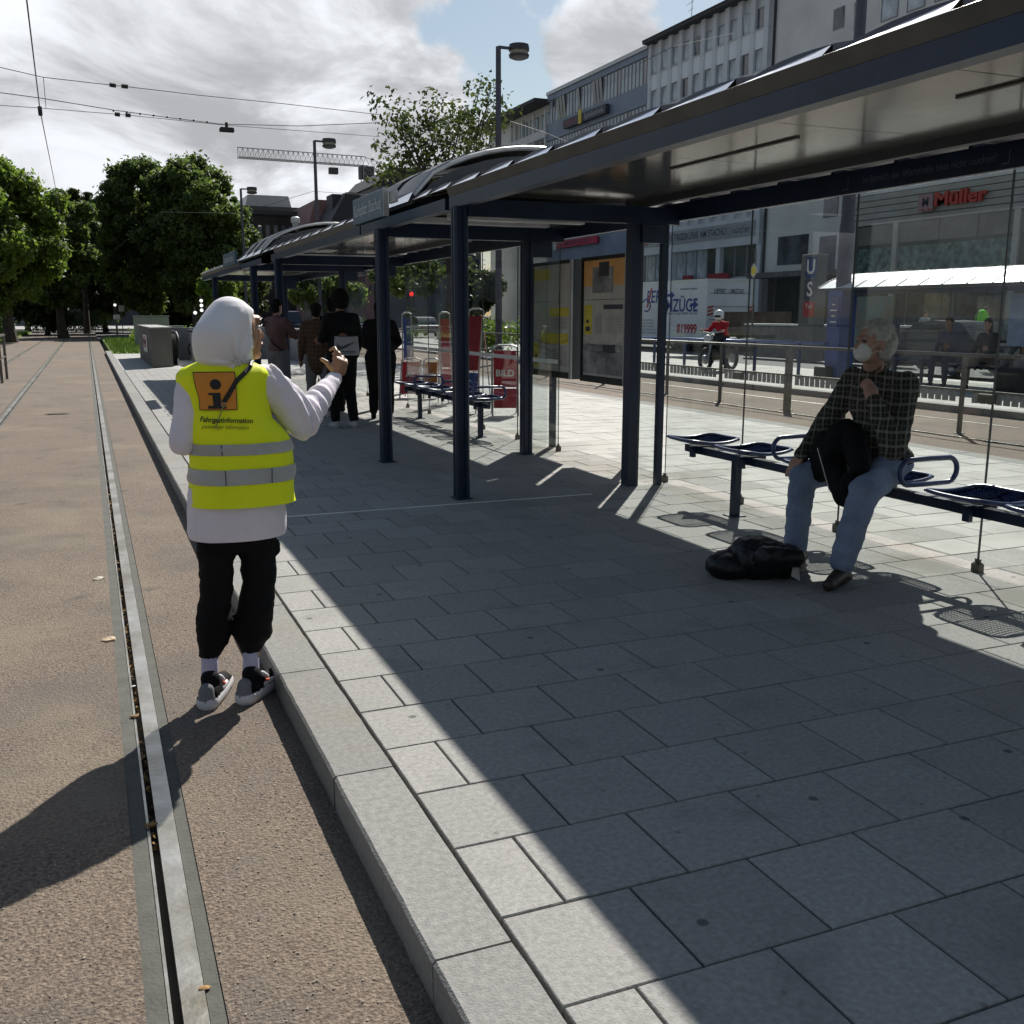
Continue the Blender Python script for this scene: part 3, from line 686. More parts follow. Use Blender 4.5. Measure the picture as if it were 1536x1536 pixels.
# ================================================================ street furniture
galv = mat('galvanised', (0.16, 0.155, 0.14), 0.45, 0.5, 0.2, 8)
brightrail = mat('polished_rail', (0.5, 0.5, 0.52), 0.25, 0.8)
def fence(label, X, y0, y1, posts, top, mid=None, slats=False, m=galv, double=(), base=TZ, name='railing'):
    t = thing(name, label, 'railing', (X, y0, base))
    for y in posts:
        for d in ((-0.05, 0.05) if y in double else (0,)):
            MB().box((X-0.025, y+d-0.022, base), (X+0.025, y+d+0.022, top)).box((X-0.05, y+d-0.05, base), (X+0.05, y+d+0.05, base+0.012)).build('post', m, t)
    MB().tube([(X, y0, top), (X, y1, top)], 0.024, 8).build('handrail', m, t, smooth=True)
    if mid:
        MB().box((X-0.015, y0, mid-0.014), (X+0.015, y1, mid+0.014)).build('rail', m, t)
    if slats:
        me = MB().box((-0.004, -0.05, -0.14), (0.004, 0.05, 0)).mesh('slat', galv_l); y = y0+0.1; k = 0
        while y < y1 and k < 120:
            if all(abs(y-p) > 0.12 for p in posts): link('slat', me, t, loc=(0, y-y0, mid-0.016-base)); k += 1
            y += 0.125
    return t
galv_l = mat('slat_grey', (0.30, 0.30, 0.29), 0.6, 0.2)
FX = 9.85
py_ = [onX(px, 560, FX).y for px in (1446, 1183, 1081, 1001, 905, 820, 745)]
posts = sorted(py_+[4.6, 30, 33, 36, 39, 42])
F = fence('grey railing with small hanging slats between the tram tracks behind the bench', FX, 4, 44, posts, 0.93, 0.47, True, double=(py_[1],))
def signbox(x, y, z):
    MB().slab((x-0.03, y-0.12, z-0.12), (x+0.03, y+0.12, z), 0.01).build('reflector_box', clampm, F)
signbox(FX-0.05, onX(1110, 560, FX).y, 0.45); signbox(FX-0.05, onX(1484, 600, FX).y, 0.45)
bl = mat('railing_blue', (0.02, 0.035, 0.10), 0.35)
bly = mat('railing_blue_top', (0.10, 0.15, 0.32), 0.25, 0.3)
t = thing('railing', 'dark blue railing along the street in front of the removal truck', 'railing', (14.7, 17, 0))
for px, py in ((981, 549), (1026, 552), (1131, 560), (1197, 565)):
    p = onZ(px, py, 0); MB().box((p.x-0.03, p.y-0.03, 0), (p.x+0.03, p.y+0.03, 0.80)).slab((p.x-0.06, p.y-0.06, 0), (p.x+0.06, p.y+0.06, 0.05)).build('post', bl, t)
MB().tube([(14.95, 17.2, 0.80), (14.25, 23.6, 0.80), (14.0, 30, 0.80)], 0.035, 8).build('handrail', bly, t, smooth=True)
t = thing('railing', 'dark steel railing between the tracks at the left edge', 'railing', (-2.7, 24, TZ))
for y in (25.7, 24.1, 20.5, 17, 13.5, 10):
    MB().box((-2.73, y-0.03, TZ), (-2.67, y+0.03, 0.93)).build('post', galv, t)
MB().box((-2.73, 8, 0.93), (-2.67, 25.9, 0.975)).build('handrail', galv, t); MB().box((-2.72, 8, 0.42), (-2.68, 25.9, 0.46)).build('rail', galv, t)

# display cases behind the first passage
papr = mat('poster_paper', (0.58, 0.55, 0.50), 0.7, 0, 0.12, 4)
yel = mat('poster_yellow', (0.75, 0.60, 0.06), 0.6, 0, 0.1, 5)
orange_p = mat('poster_orange', (0.85, 0.45, 0.15), 0.6, 0, 0.1, 5)
dkp = mat('poster_dark', (0.05, 0.05, 0.07), 0.6)
greyp = mat('poster_grey', (0.30, 0.29, 0.30), 0.6, 0, 0.35, 5)
def case(label, y0, y1, z0=0.78, z1=2.0, kind=0):
    t = thing('display_case', label, 'display case', (3.85, (y0+y1)/2, z0), 'timetable display cases'); X = 3.82
    MB().box((X, y0, z0), (X+0.10, y1, z1)).build('case', zinc, t)
    MB().box((X-0.02, y0, z0), (X-0.001, y0+0.045, z1)).build('frame', alum, t)
    MB().box((X-0.02, y1-0.03, z0), (X-0.001, y1, z1)).build('frame', black, t)
    MB().box((X-0.02, y0+0.046, z0), (X-0.001, y1-0.031, z0+0.06)).build('frame', black, t); MB().box((X-0.02, y0+0.046, z1-0.03), (X-0.001, y1-0.031, z1)).build('frame', black, t)
    a, b = y0+0.05, y1-0.035; W_, H_ = b-a, z1-z0-0.1; zb = z0+0.065
    def pp(u0, v0, u1, v1, m, lay, nm='poster'):     # u from the left as read
        MB().box((X-0.004-0.001*lay, b-u1*W_, zb+v0*H_), (X-0.003-0.001*lay, b-u0*W_, zb+v1*H_)).build(nm, m, t)
    pp(0, 0, 1, 1, papr, 0)
    if kind == 0:
        pp(0.0, .86, .45, .96, yel, 1); pp(.45, .52, 1, .60, yel, 1); pp(0, .02, .16, .26, yel, 1); pp(.2, .26, .95, .36, yel, 1); pp(0, .655, .5, .66, dkp, 1)
        for i in range(9): pp(.5, .40+.012*i, .92, .404+.012*i, greyp, 1, 'text_line')
        for i in range(10): pp(.22, .06+.015*i, .92, .064+.015*i, greyp, 1, 'text_line')
        pp(.05, .05, .11, .09, dkp, 2); pp(.05, .12, .11, .15, dkp, 2)
    else:
        pp(0, .78, 1, 1.0, orange_p, 1); pp(.22, .72, .72, .94, greyp, 2); pp(.38, .86, .62, .98, dkp, 3); pp(0, .66, 1, .665, dkp, 1)
        pp(0.02, .36, .22, .62, yel, 1); pp(.5, .58, .95, .62, dkp, 1); pp(.06, .39, .17, .43, dkp, 2); pp(.08, .46, .14, .49, dkp, 2)
        pp(.0, .02, 1, .28, greyp, 1); pp(.5, .21, .8, .28, dkp, 2)
        for i in range(12): pp(.28, .38+.014*i, .46, .384+.014*i, greyp, 1, 'text_line')
        for i in range(9): pp(.55, .38+.016*i, .95, .384+.016*i, greyp, 1, 'text_line')
    # torn protective foil hanging in folds
    for k in range(2):
        vs = []; n = 14; zz_ = zb+H_*(0.24 if k == 0 else 0.30)
        for i in range(n+1):
            u = i/n; vs += [(X-0.012-0.006*math.sin(u*9+k), a+u*W_, zz_-0.05*math.sin(u*3.14)-0.01*k), (X-0.010-0.008*math.cos(u*7), a+u*W_, zz_-0.05*math.sin(u*3.14)+0.018)]
        MB().add(vs, [(2*i, 2*i+1, 2*i+3, 2*i+2) for i in range(n)]).build('loose_foil', bglass, t)
    yl = 8.36 if kind == 0 else 6.66
    MB().box((X+0.02, yl-0.03, 0), (X+0.08, yl+0.03, z0)).build('leg', zinc, t)
    return t
case('left timetable display case with yellow headings beside the passage column', 7.78, 8.80, kind=0)
case('right display case with torn orange poster and yellow notice', 6.62, 7.56, z1=2.0, kind=1)

# newspaper dispensers
redm = mat('dispenser_red', (0.34, 0.018, 0.03), 0.45, 0, 0.15, 4)
bluem = mat('dispenser_blue', (0.03, 0.06, 0.22), 0.45)
tealm = mat('dispenser_teal', (0.03, 0.12, 0.17), 0.45)
wh_t = mat('print_white', (0.65, 0.62, 0.60), 0.6)
def dispenser(label, x, y, h, w, m, rz, word=None, tray=None):
    t = thing('newspaper_stand', label, 'newspaper stand', (x, y, 0), 'newspaper stands behind the second shelter', rz=rz)
    def B(mb, nm, mm, **k): return mb.build(nm, mm, t, local=True, **k)
    tl = 0.24
    for s in (-1, 1):
        B(MB().tube([(s*w/2, -tl, 0), (s*w/2, 0, h), ], 0.014, 6), 'leg', alum); B(MB().tube([(s*w/2, tl, 0), (s*w/2, 0.02, h*0.8)], 0.012, 6), 'leg', alum)
    B(MB().tube([(-w/2, 0, h), (-w/4, 0, h+0.03), (w/4, 0, h+0.03), (w/2, 0, h)], 0.014, 6), 'handle', alum)
    def fr(v): return -tl*(1-v)-0.012
    lo, hi = 0.42, 0.95
    vs = [(-w/2+.02, fr(lo), lo*h), (w/2-.02, fr(lo), lo*h), (w/2-.02, fr(hi), hi*h), (-w/2+.02, fr(hi), hi*h)]
    vs += [(a, b+0.02, c) for a, b, c in vs]
    B(MB().add(vs, [(0, 1, 2, 3), (7, 6, 5, 4), (0, 4, 5, 1), (1, 5, 6, 2), (2, 6, 7, 3), (3, 7, 4, 0)]), 'panel', m)
    B(MB().slab((-w/2+.02, -tl*0.75-0.05, 0.12*h), (w/2-.02, -tl*0.35, 0.40*h), .01), 'box', tray or m)
    if word:
        mb = MB(); v2, f2 = text(word, w*0.36, bold=0.004); a = Vector((0, fr(.62)-0.004, .62*h)); mb.add(v2, f2, 0, frame(a, (1, 0, 0), (0, tl/h, 1))); B(mb, 'lettering', wh_t)
    return t
def at(px, py): p = onZ(px, py, 0); return p.x, p.y
x, y = at(668, 606); dispenser('tall slim red newspaper stand farthest left behind the bench', x, y, 1.45, 0.17, redm, -0.2, 'tz')
x, y = at(618, 596); dispenser('low red newspaper stand behind the empty bench at its left end', x, y, 0.66, 0.34, redm, -0.5, 'AZ')
x, y = at(715, 618); dispenser('tall red newspaper stand with blue lower box beside the column', x, y, 1.50, 0.25, redm, -0.9, None, bluem)
x, y = at(757, 622); dispenser('waist high red newspaper stand with white lettering in metal frame', x, y, 0.98, 0.37, redm, -0.35, 'BILD')
x, y = at(648, 597); dispenser('orange fronted newspaper stand between the red ones', x, y, 0.66, 0.26, mat('dispenser_orange', (0.45, 0.16, 0.03), 0.5), -0.4, 'SZ')
x, y = at(688, 600); dispenser('teal newspaper stand half hidden by the shelter column', x, y, 1.40, 0.16, tealm, -0.3)
x, y = at(612, 588); dispenser('slim blue newspaper stand behind the person in black', x, y, 1.45, 0.17, bluem, -0.3)

# far platform shelter
t = thing('tram_shelter', 'shelter with white curved roof panels across the tracks, below the red shop sign', 'tram shelter', (15.2, 17.2, 0))
def farroof(L=0.62):
    mb = MB(); vs = []; fs = []; n = 8
    for j in (0, 1):
        for i in range(n+1):
            u = i/n; vs.append((15.0+2.4*u, j*(L-0.03), 2.055+0.36*max(0, math.sin(math.pi*u))**0.9))
    fs = [(i, i+1, n+2+i, n+1+i) for i in range(n)]; mb.add(vs, fs)
    o = len(mb.v); vs = []
    for j in (L-0.03, L):
        for i in range(n+1):
            u = i/n; vs.append((15.0+2.4*u, j, 2.075+0.36*max(0, math.sin(math.pi*u))**0.9))
    mb.add(vs, fs, 1); return mb.mesh('roof_panel', [roofw, roofr])
FR = farroof()
for k in range(22): link('roof_panel', FR, t, loc=(-15.2, 17.65-0.62*(k+1)-17.2, 0))
MB().box((15.0, 4.1, 2.00), (15.08, 17.6, 2.05)).build('eaves_beam', zinc, t); MB().box((15.1, 4.1, 1.90), (15.2, 17.5, 1.99)).build('beam', navy, t)
MB().box((17.0, 4.1, 1.95), (17.1, 17.5, 2.04)).build('fascia', navy, t)
MB().add([(15.1, 4.1, 2.045), (17.2, 4.1, 2.045), (17.2, 17.5, 2.045), (15.1, 17.5, 2.045)], [(0, 1, 2, 3)]).build('ceiling', soffit, t)
for y in (5, 9.2, 13.4, 17.2): MB().box((17.0, y-0.05, 0), (17.1, y+0.05, 1.95)).build('column', navy, t)
for y in (9.2, 17.2): MB().box((15.1, y-0.04, 0), (15.18, y+0.04, 1.93)).build('column', navy, t)
for a in np.arange(5.1, 16.9, 1.2):
    MB().box((17.04, a, 0.1), (17.05, a+1.17, 1.94)).build('glass_pane', pglass, t)
adv = mat('advert_teal', (0.04, 0.16, 0.19), 0.4, 0, 0.3, 1.5, col2=(0.12, 0.10, 0.08))
p0 = onX(1283, 445, 16.9); p1 = onX(1334, 500, 16.9)
MB().box((16.88, p1.y, p1.z-0.3), (16.9, p0.y, p0.z)).build('advert', adv, t)
pb = mat('advert_blue', (0.22, 0.28, 0.40), 0.5)
p0 = onX(1517, 440, 15.4); p1 = onX(1536, 520, 15.4)
MB().box((15.4, p1.y-1.0, p1.z), (15.45, p0.y, p0.z)).build('advert', pb, t)
bench('blue wire seat bench on the far platform under the white curved roof', 15.75, [15.6, 14.9, 14.2, 13.5, 12.8, 12.1, 11.4, 10.7], [15.25, 13.85, 12.45], [15.0, 11.6], 0.48)
MB().slab((14.9, 11.0, 0.0), (15.3, 12.3, 0.5), 0.05).build('bag', black, None, label='bulky black luggage on the far platform beside the seated people', cat='luggage')

# mast with blue cabinet
polem = mat('mast_grey', (0.075, 0.075, 0.10), 0.5, 0.2)
t = thing('tram_mast', 'tall grey mast with a blue casing round its foot on the far platform', 'mast', (15.2, 17.0, 0))
MB().lathe((15.2, 17.0, 0), [(0.17, 0), (0.165, 3.4), (0.15, 3.5), (0.11, 9.6)], 16).build('pole', polem, t, angle=40)
MB().slab((14.98, 16.78, 0), (15.42, 17.22, 2.0), 0.02).build('casing', bluem, t)
MB().slab((14.965, 16.84, 1.15), (14.979, 17.16, 1.85), 0.004).build('notice', mat('notice_blue', (0.05, 0.08, 0.2), .5), t)
for k, w in enumerate((0.2, 0.12, 0.22, 0.1)): MB().box((14.955, 17.0-w/2, 1.28+0.13*k), (14.964, 17.0+w/2, 1.31+0.13*k)).build('print', wh_t, t)
MB().slab((14.75, 16.9, 0), (14.95, 17.3, 0.28), 0.02).build('litter_bin', black, None, label='small black box standing at the foot of the blue mast casing', cat='box')
# U and S pillar
px_, py2 = 20.5, 24.8
t = thing('station_pillar', 'grey pillar with the letters U and S and a red sign', 'sign pillar', (px_, py2, 0))
topz = onX(1215, 381, px_).z
dkgrey = mat('pillar_grey', (0.12, 0.12, 0.115), 0.6, 0, 0.1, 3)
MB().slab((px_, py2-0.30, -0.02), (px_+0.45, py2+0.42, topz), 0.02).build('pillar', dkgrey, t)
ub = mat('u_blue', (0.02, 0.04, 0.16), 0.4)
yc = onX(1217, 400, px_).y
MB().box((px_-0.012, yc-0.27, topz-0.75), (px_-0.001, yc+0.27, topz-0.1)).build('panel', ub, t)
MB().box((px_-0.012, yc-0.27, topz-1.45), (px_-0.001, yc+0.27, topz-0.78)).build('panel', dkp, t)
MB().box((px_-0.012, yc-0.27, topz-1.95), (px_-0.001, yc+0.27, topz-1.48)).build('panel', redm, t)
print_text(t, 'U', 0.62, (px_-0.015, yc, topz-0.42), (0, -1, 0), (0, 0, 1), wh_t, bold=0.012)
print_text(t, 'S', 0.62, (px_-0.015, yc, topz-1.11), (0, -1, 0), (0, 0, 1), wh_t, bold=0.012)
print_text(t, 'Taxi', 0.2, (px_-0.015, yc, topz-1.62), (0, -1, 0), (0, 0, 1), wh_t)
# priority sign
c = onX(1131, 406, 19.5); t = thing('road_sign', 'yellow and white diamond priority sign on a thin post', 'road sign', (c.x, c.y, 0))
MB().tube([(c.x+0.03, c.y, -0.02), (c.x+0.03, c.y, c.z+0.7)], 0.03, 8).build('post', galv, t)
for s, m, d in ((0.24, wh_t, 0.0), (0.16, yel, 0.006)):
    MB().prism([(c.y-s, c.z), (c.y, c.z-s), (c.y+s, c.z), (c.y, c.z+s)], 'x', c.x-0.02-d, c.x-0.014-d).build('plate', m, t)
# U-Bahn stair wall with pale coping, planting behind
t = thing('low_wall', 'low grey parapet wall with a pale coping in front of the pillar shops', 'wall', (24, 30, 0))
conc = mat('concrete', (0.16, 0.155, 0.145), 0.85, 0, 0.2, 2, 0.2, 30)
MB().box((24.0, 24, -0.2), (24.3, 33, 1.05)).build('wall', conc, t); MB().box((23.95, 24, 1.051), (24.35, 33, 1.12)).build('coping', white, t)
t = thing('low_wall', 'dark hoarding with faded red and yellow patches beside the truck', 'hoarding', (24, 36, 0))
hm = mat('hoarding', (0.12, 0.10, 0.07), 0.8, 0, 0.6, 0.9, col2=(0.09, 0.04, 0.03))
MB().box((26.5, 33.5, -0.2), (26.7, 42, 1.6)).build('wall', hm, t)

# concrete escalator entrance, sign, rails
dk = mat('entrance_concrete', (0.105, 0.10, 0.085), 0.8, 0, 0.12, 1.5, 0.2, 20)
a = onZ(209, 536, 0); b = onZ(233, 552, 0); c = onZ(258, 550, 0)
t = thing('stair_entrance', 'dark concrete block at the escalator entrance with a white no entry notice', 'stair entrance', (b.x, b.y, 0))
h = 1.07
def blk(pts, z0, z1, nm, m, tilt=0.0):
    n = len(pts); vs = [(p[0], p[1], z0) for p in pts]+[(p[0], p[1], z1+tilt*(i in (1, 2))) for i, p in enumerate(pts)]
    return MB().add(vs, [tuple(range(n-1, -1, -1)), tuple(range(n, 2*n))]+[(i, (i+1) % n, n+(i+1) % n, n+i) for i in range(n)]).build(nm, m, t)
P = [(0.78, 27.7), (1.36, 28.3), (1.40, 35.2), (0.80, 35.2)]
blk(P, 0, h, 'block', dk); blk([(0.76, 27.66), (1.38, 28.26), (1.42, 35.24), (0.78, 35.24)], h+0.001, h+0.03, 'coping', pv)
MB().box((0.757, 29.6, 0.35), (0.774, 31.6, 0.85)).build('notice', wh_t, t)
mb = MB(); r0 = [(0.750, 30.6+0.55*math.cos(q*math.pi/10), 0.64+0.15*math.sin(q*math.pi/10)) for q in range(21)]
mb.tube(r0, 0.012, 5, cap=False); mb.build('ring', redm, t)
MB().box((0.745, 30.3, 0.58), (0.752, 30.9, 0.70)).build('hand_symbol', dkp, t)
esc = thing('escalator', 'escalator handrail with bright steel skirt beside the dark concrete block', 'escalator', (1.6, 29, 0))
for x in (1.55, 2.25):
    pts = [(x, 29.2, 0.15), (x, 28.75, 0.35), (x, 28.65, 0.62), (x, 28.8, 0.84), (x, 29.3, 0.93), (x, 33, 0.93)]
    MB().tube(pts, 0.045, 8).build('handrail', black, esc, smooth=True)
    MB().box((x-0.02, 29.0, 0), (x+0.02, 33, 0.85)).build('skirt', alum, esc)
t = thing('stair_entrance', 'long grey concrete parapet of the underground stairs behind the escalator', 'parapet', (3, 31, 0))
gc = mat('parapet_grey', (0.20, 0.20, 0.205), 0.85, 0, 0.1, 3, 0.2, 40)
MB().box((1.7, 33.1, 0), (5.6, 33.4, 1.02)).build('wall', gc, t); MB().box((5.3, 29, 0), (5.6, 33.09, 1.0)).build('wall', gc, t)
t = thing('bicycle', 'dark bicycle leaning against the grey parapet behind the hijab', 'bicycle', (2.9, 32.5, 0))
for y in (2.5, 3.5):
    ring = [(y+0.33*math.cos(q*math.pi/10), 32.6, 0.34+0.33*math.sin(q*math.pi/10)) for q in range(21)]
    MB().tube(ring, 0.025, 5, cap=False).build('wheel', black, t)
MB().tube([(2.5, 32.6, .34), (2.85, 32.6, .75), (3.35, 32.6, .78), (3.5, 32.6, .34)], 0.02, 5).build('frame', black, t); MB().tube([(3.3, 32.4, .98), (3.35, 32.6, 1.0), (3.3, 32.8, .98)], 0.015, 5).build('handlebar', alum, t)
# grey cabinets and small signs near the lawn
cab = mat('cabinet_grey', (0.24, 0.25, 0.26), 0.6, 0, 0.08, 3)
for (x, y, w, hh, lb) in ((1.15, 47, 1.5, 1.35, 'pale grey switch cabinet, the taller one at the lawn'), (2.0, 41.5, 0.8, 0.95, 'pale grey switch cabinet, the lower one beside the concrete block')):
    t = thing('switch_cabinet', lb, 'cabinet', (x, y, 0)); MB().slab((x, y, 0), (x+w, y+0.5, hh), 0.02).build('body', cab, t); MB().box((x-0.03, y-0.03, hh+0.001), (x+w+0.03, y+0.53, hh+0.05)).build('lid', cab, t)
    MB().box((x+w/2-0.005, y-0.006, 0.1), (x+w/2+0.005, y-0.001, hh-0.05)).build('door_gap', dkp, t)
def pole_sign(px, py, top, Y, label, pw=0.06, plate=(0.5, 0.45)):
    p = onY(px, py, Y); q = onY(px, top, Y); t = thing('sign_post', label, 'sign', (p.x, Y, 0))
    MB().tube([(p.x, Y, -0.02), (p.x, Y, q.z)], pw/2, 6).build('post', galv, t)
    MB().box((p.x-plate[0]/2, Y-0.05, q.z-plate[1]), (p.x+plate[0]/2, Y-0.035, q.z)).build('plate', wh_t, t); return t
pole_sign(184, 490, 458, 80, 'white square sign on a thin post beyond the lawn, right one', plate=(0.42, 0.45)); pole_sign(176, 490, 472, 72, 'white square sign on a thin post beyond the lawn, lower left one', plate=(0.42, 0.32))
pole_sign(211, 490, 431, 85, 'small white sign high on a post before the dark trees', plate=(0.25, 0.4))
# traffic signals
def signal(px, top, Y, label, lens):
    q = onY(px, top, Y); t = thing('traffic_light', label, 'traffic light', (q.x, Y, 0))
    MB().tube([(q.x, Y, -0.05), (q.x, Y, q.z+0.2)], 0.05, 6).build('pole', galv, t)
    MB().slab((q.x-0.16, Y-0.2, q.z-0.9), (q.x+0.16, Y-0.02, q.z+0.05), 0.02).build('housing', black, t)
    for k, m in enumerate(lens):
        if m: MB().lathe((0, 0, 0), [(0.10, 0), (0.10, 0.02)], 10, 0, Matrix.Translation((q.x, Y-0.205, q.z-0.12-0.28*k)) @ Euler((R(90), 0, 0)).to_matrix().to_4x4()).build('lens', m, t)
wlit = emis('signal_white', (1, 1, 1), 0.9); rlit = emis('signal_red', (1, 0.04, 0.03), 0.8); glit = emis('signal_green', (0.1, 0.9, 0.6), 1.0); offl = mat('lens_off', (0.03, 0.03, 0.03), 0.3)
signal(301, 448, 62, 'tram signal with three white bars left of the headscarf', [wlit, wlit, wlit])
signal(309, 463, 66, 'traffic light with a small green lamp beside the tram signal', [offl, offl, glit])
signal(292, 466, 60, 'dark signal head on a pale post at the lawn edge', [wlit, offl, offl])
signal(615, 437, 42, 'traffic light showing red behind the second shelter', [rlit, offl, offl])
signal(172, 455, 78, 'dark signal on a pole at the bend of the track', [wlit, offl, offl])

# street lamps
lampg = mat('lamp_glass', (0.30, 0.28, 0.22), 0.3); lampd = mat('lamp_dark', (0.045, 0.045, 0.05), 0.45)
def street_lamp(px, top, Y, label, w=0.55, r=0.09):
    q = onY(px, top, Y); t = thing('street_lamp', label, 'street lamp', (q.x, Y, -0.1), 'tall street lamps beside the tracks')
    MB().lathe((q.x, Y, -0.1), [(r*1.15, 0), (r, 4), (r*0.8, q.z+0.1)], 12).build('pole', polem, t, angle=50)
    MB().box((q.x, Y-0.03, q.z-0.05), (q.x+0.35, Y+0.03, q.z+0.03)).build('arm', polem, t)
    c = (q.x+0.35+w/2+0.03, Y, q.z)
    MB().lathe(c, [(w*0.5, 0.12), (w*0.53, 0.02), (w*0.53, -0.06)], 16).build('cap', lampd, t, angle=50)
    MB().lathe(c, [(w*0.47, -0.06), (w*0.47, -0.17)], 16).build('lamp_glass', lampg, t, angle=50)
    MB().lathe(c, [(w*0.53, -0.171), (w*0.5, -0.25), (w*0.3, -0.30)], 16).build('lower_rim', lampd, t, angle=50)
    return t
street_lamp(747.5, 70, 28.5, 'tallest nearest street lamp in front of the small tree', 0.60, 0.10)
street_lamp(471.5, 211, 47, 'middle street lamp beside the crane', 0.62)
street_lamp(361, 283, 66, 'farthest street lamp at the right edge of the big trees', 0.62)

# overhead wires
wirem = mat('wire', (0.03, 0.03, 0.035), 0.6)
def wire(label, pts, r=0.012, knots=()):
    t = thing('overhead_wire', label, 'overhead wire', pts[0])
    MB().tube(pts, r, 5).build('cable', wirem, t)
    for a, b, rr in knots: MB().tube([a, b], rr, 6).build('insulator', black, t)
c0 = onY(40, 0, 9.5); c1 = onY(60, 165, 16); c2 = onY(82, 275, 30); c3_ = onY(100, 380, 62)
wire('contact wire running away above the left track', [c0+(c0-c1)*0.8, c0, c1, c2, c3_], 0.008, [(c1+Vector((0, -.05, .03)), c1+Vector((0, .05, -.06)), 0.035)])
def span(label, P_, Y, r, knots=()):
    pts = [onY(px, py, Y) for px, py in P_]
    kn = [(onY(a, b, Y), onY(c, d, Y), rr) for a, b, c, d, rr in knots]
    wire(label, pts, r*0.6, kn)
span('upper cross span wire high over the tracks', [(-260, 45), (0, 101), (65, 116), (170, 128), (190, 130), (300, 143), (420, 155), (570, 172)], 20, 0.012, [(164, 127, 174, 128.5, .04), (182, 129, 192, 130, .04)])
span('thick middle span wire carrying the black lamp box', [(-260, 90), (0, 139), (60, 147), (170, 165), (250, 176), (330, 186), (450, 189), (570, 184)], 20.3, 0.013, [(170+20*k, 165+2.4*k, 171.5+20*k, 166.5+2.4*k, .03) for k in range(8)])
span('lower cross span wire under the middle one', [(-260, 140), (0, 158), (60, 162), (170, 171), (195, 173), (340, 188), (570, 205)], 20.6, 0.010, [(172, 171, 180, 172, .04), (188, 172.5, 196, 173, .04)])
span('short hanger wire joining the two left span wires', [(65, 116), (69, 162)], 20.1, 0.010)
span('thin wire low over the far trees', [(160, 385), (240, 318), (360, 320), (470, 287), (560, 293)], 60, 0.02)
span('pale wire from the street lamp to the grey building', [(748, 176), (820, 200), (880, 225)], 60, 0.03)
span('thin wire against the white office facade', [(960, 95), (1010, 70), (1100, 50)], 66, 0.03)
q = onY(340, 193, 20.3); t = thing('hanging_lamp', 'small black lamp box hanging from the middle span wire', 'hanging lamp', (q.x, q.y, q.z))
MB().slab((q.x-0.14, q.y-0.08, q.z-0.06), (q.x+0.14, q.y+0.08, q.z+0.02), 0.02).build('housing', black, t); MB().tube([(q.x, q.y, q.z+.02), (q.x, q.y, q.z+.12)], 0.03, 6).build('hanger', black, t)
# ================================================================ buildings along the street
D = 50.0
def fy(y): return -1.69+(y+1.69)*1.548
def fz(z): return 1.44+(z-1.44)*1.548
plas = mat('plaster_white', (0.70, 0.72, 0.76), 0.85, 0, 0.07, 0.3, 0.1, 10)
plasw = mat('spandrel_white', (0.86, 0.88, 0.92), 0.7, 0, 0.05, 0.6)
plasd = mat('plaster_cream', (0.74, 0.73, 0.70), 0.85, 0, 0.08, 0.25, 0.1, 10)
winf = mat('window_frame', (0.25, 0.26, 0.28), 0.5)
wing = mat('window_pane', (0.10, 0.115, 0.14), 0.08, 0.0, 0.4, 0.5, spec=0.9)
winl = mat('window_blind', (0.50, 0.55, 0.60), 0.25, 0, 0.25, 0.9)
roofd = mat('roof_dark', (0.05, 0.05, 0.055), 0.7)
blueg = mat('facade_blue_grey', (0.20, 0.25, 0.33), 0.5, 0.1, 0.1, 0.3)
shopg = mat('shop_glass', (0.028, 0.042, 0.038), 0.06, 0, 0.6, 0.6, spec=0.8, col2=(0.10, 0.11, 0.09))
def window_mesh(w, h, pane, deep=0.25):
    me = MB().box((0.0, 0, 0), (0.08, 0.07, h)).box((0, w-0.07, 0), (0.08, w, h)).box((0, 0.071, 0), (0.08, w-0.071, 0.07)).box((0, 0.071, h-0.07), (0.08, w-0.071, h)).mesh('window', winf)
    pm = MB().box((0.03, 0.072, 0.071), (0.06, w-0.072, h-0.071)).mesh('pane', pane); return me, pm
def put_window(b, wm, loc, tilt=0):
    o = link('window', wm[0], b, loc=(loc[0]-b.location.x, loc[1]-b.location.y, loc[2]-b.location.z)); p = link('pane', wm[1], o)
    if tilt: p.rotation_euler = (0, -tilt, 0)
    return o
# A: white office block with a window grid
A0, A1 = fy(43.14), fy(55.3); EZ = fz(17.75)
bA = thing('office_building', 'white office block with a grid of square windows and white spandrels', 'building', (D, A0, 0)); pit = (A1-A0)/10.45
MB().box((D+0.35, A0, 0), (D+14, A1, EZ-0.3)).build('wall', plas, bA)
MB().box((D-0.7, A0-0.3, EZ-0.299), (D+14, A1+0.02, EZ-0.05)).box((D-0.75, A0-0.3, EZ-0.049), (D+14, A1+.02, EZ+0.03)).build('roof', roofd, bA)
wA = window_mesh(1.16, 1.62, winl); wA2 = window_mesh(1.16, 1.62, wing)
pm = MB().box((D, -0.30, 5.0), (D+0.349, 0.30, EZ-0.3)).mesh('pier', plas)
ks = range(11)
for k in ks:
    y = A0+0.35+k*pit
    link('pier', MB().box((0, 0, 8.2), (0.349, 0.60, EZ-0.3)).mesh('pier', plas) if k == 0 else PIER, bA, loc=(0, y-A0, 0)) if k else None
    if k == 0:
        PIER = MB().box((0, 0, 8.2), (0.349, 0.60, EZ-0.3)).mesh('pier', plas); link('pier', PIER, bA, loc=(0, y-A0, 0))
rowz = [23.70-3.10*i for i in range(5)]
SPM = MB().box((0.12, 0, 0), (0.345, pit-0.604, 1.42)).mesh('spandrel_panel', plasw)
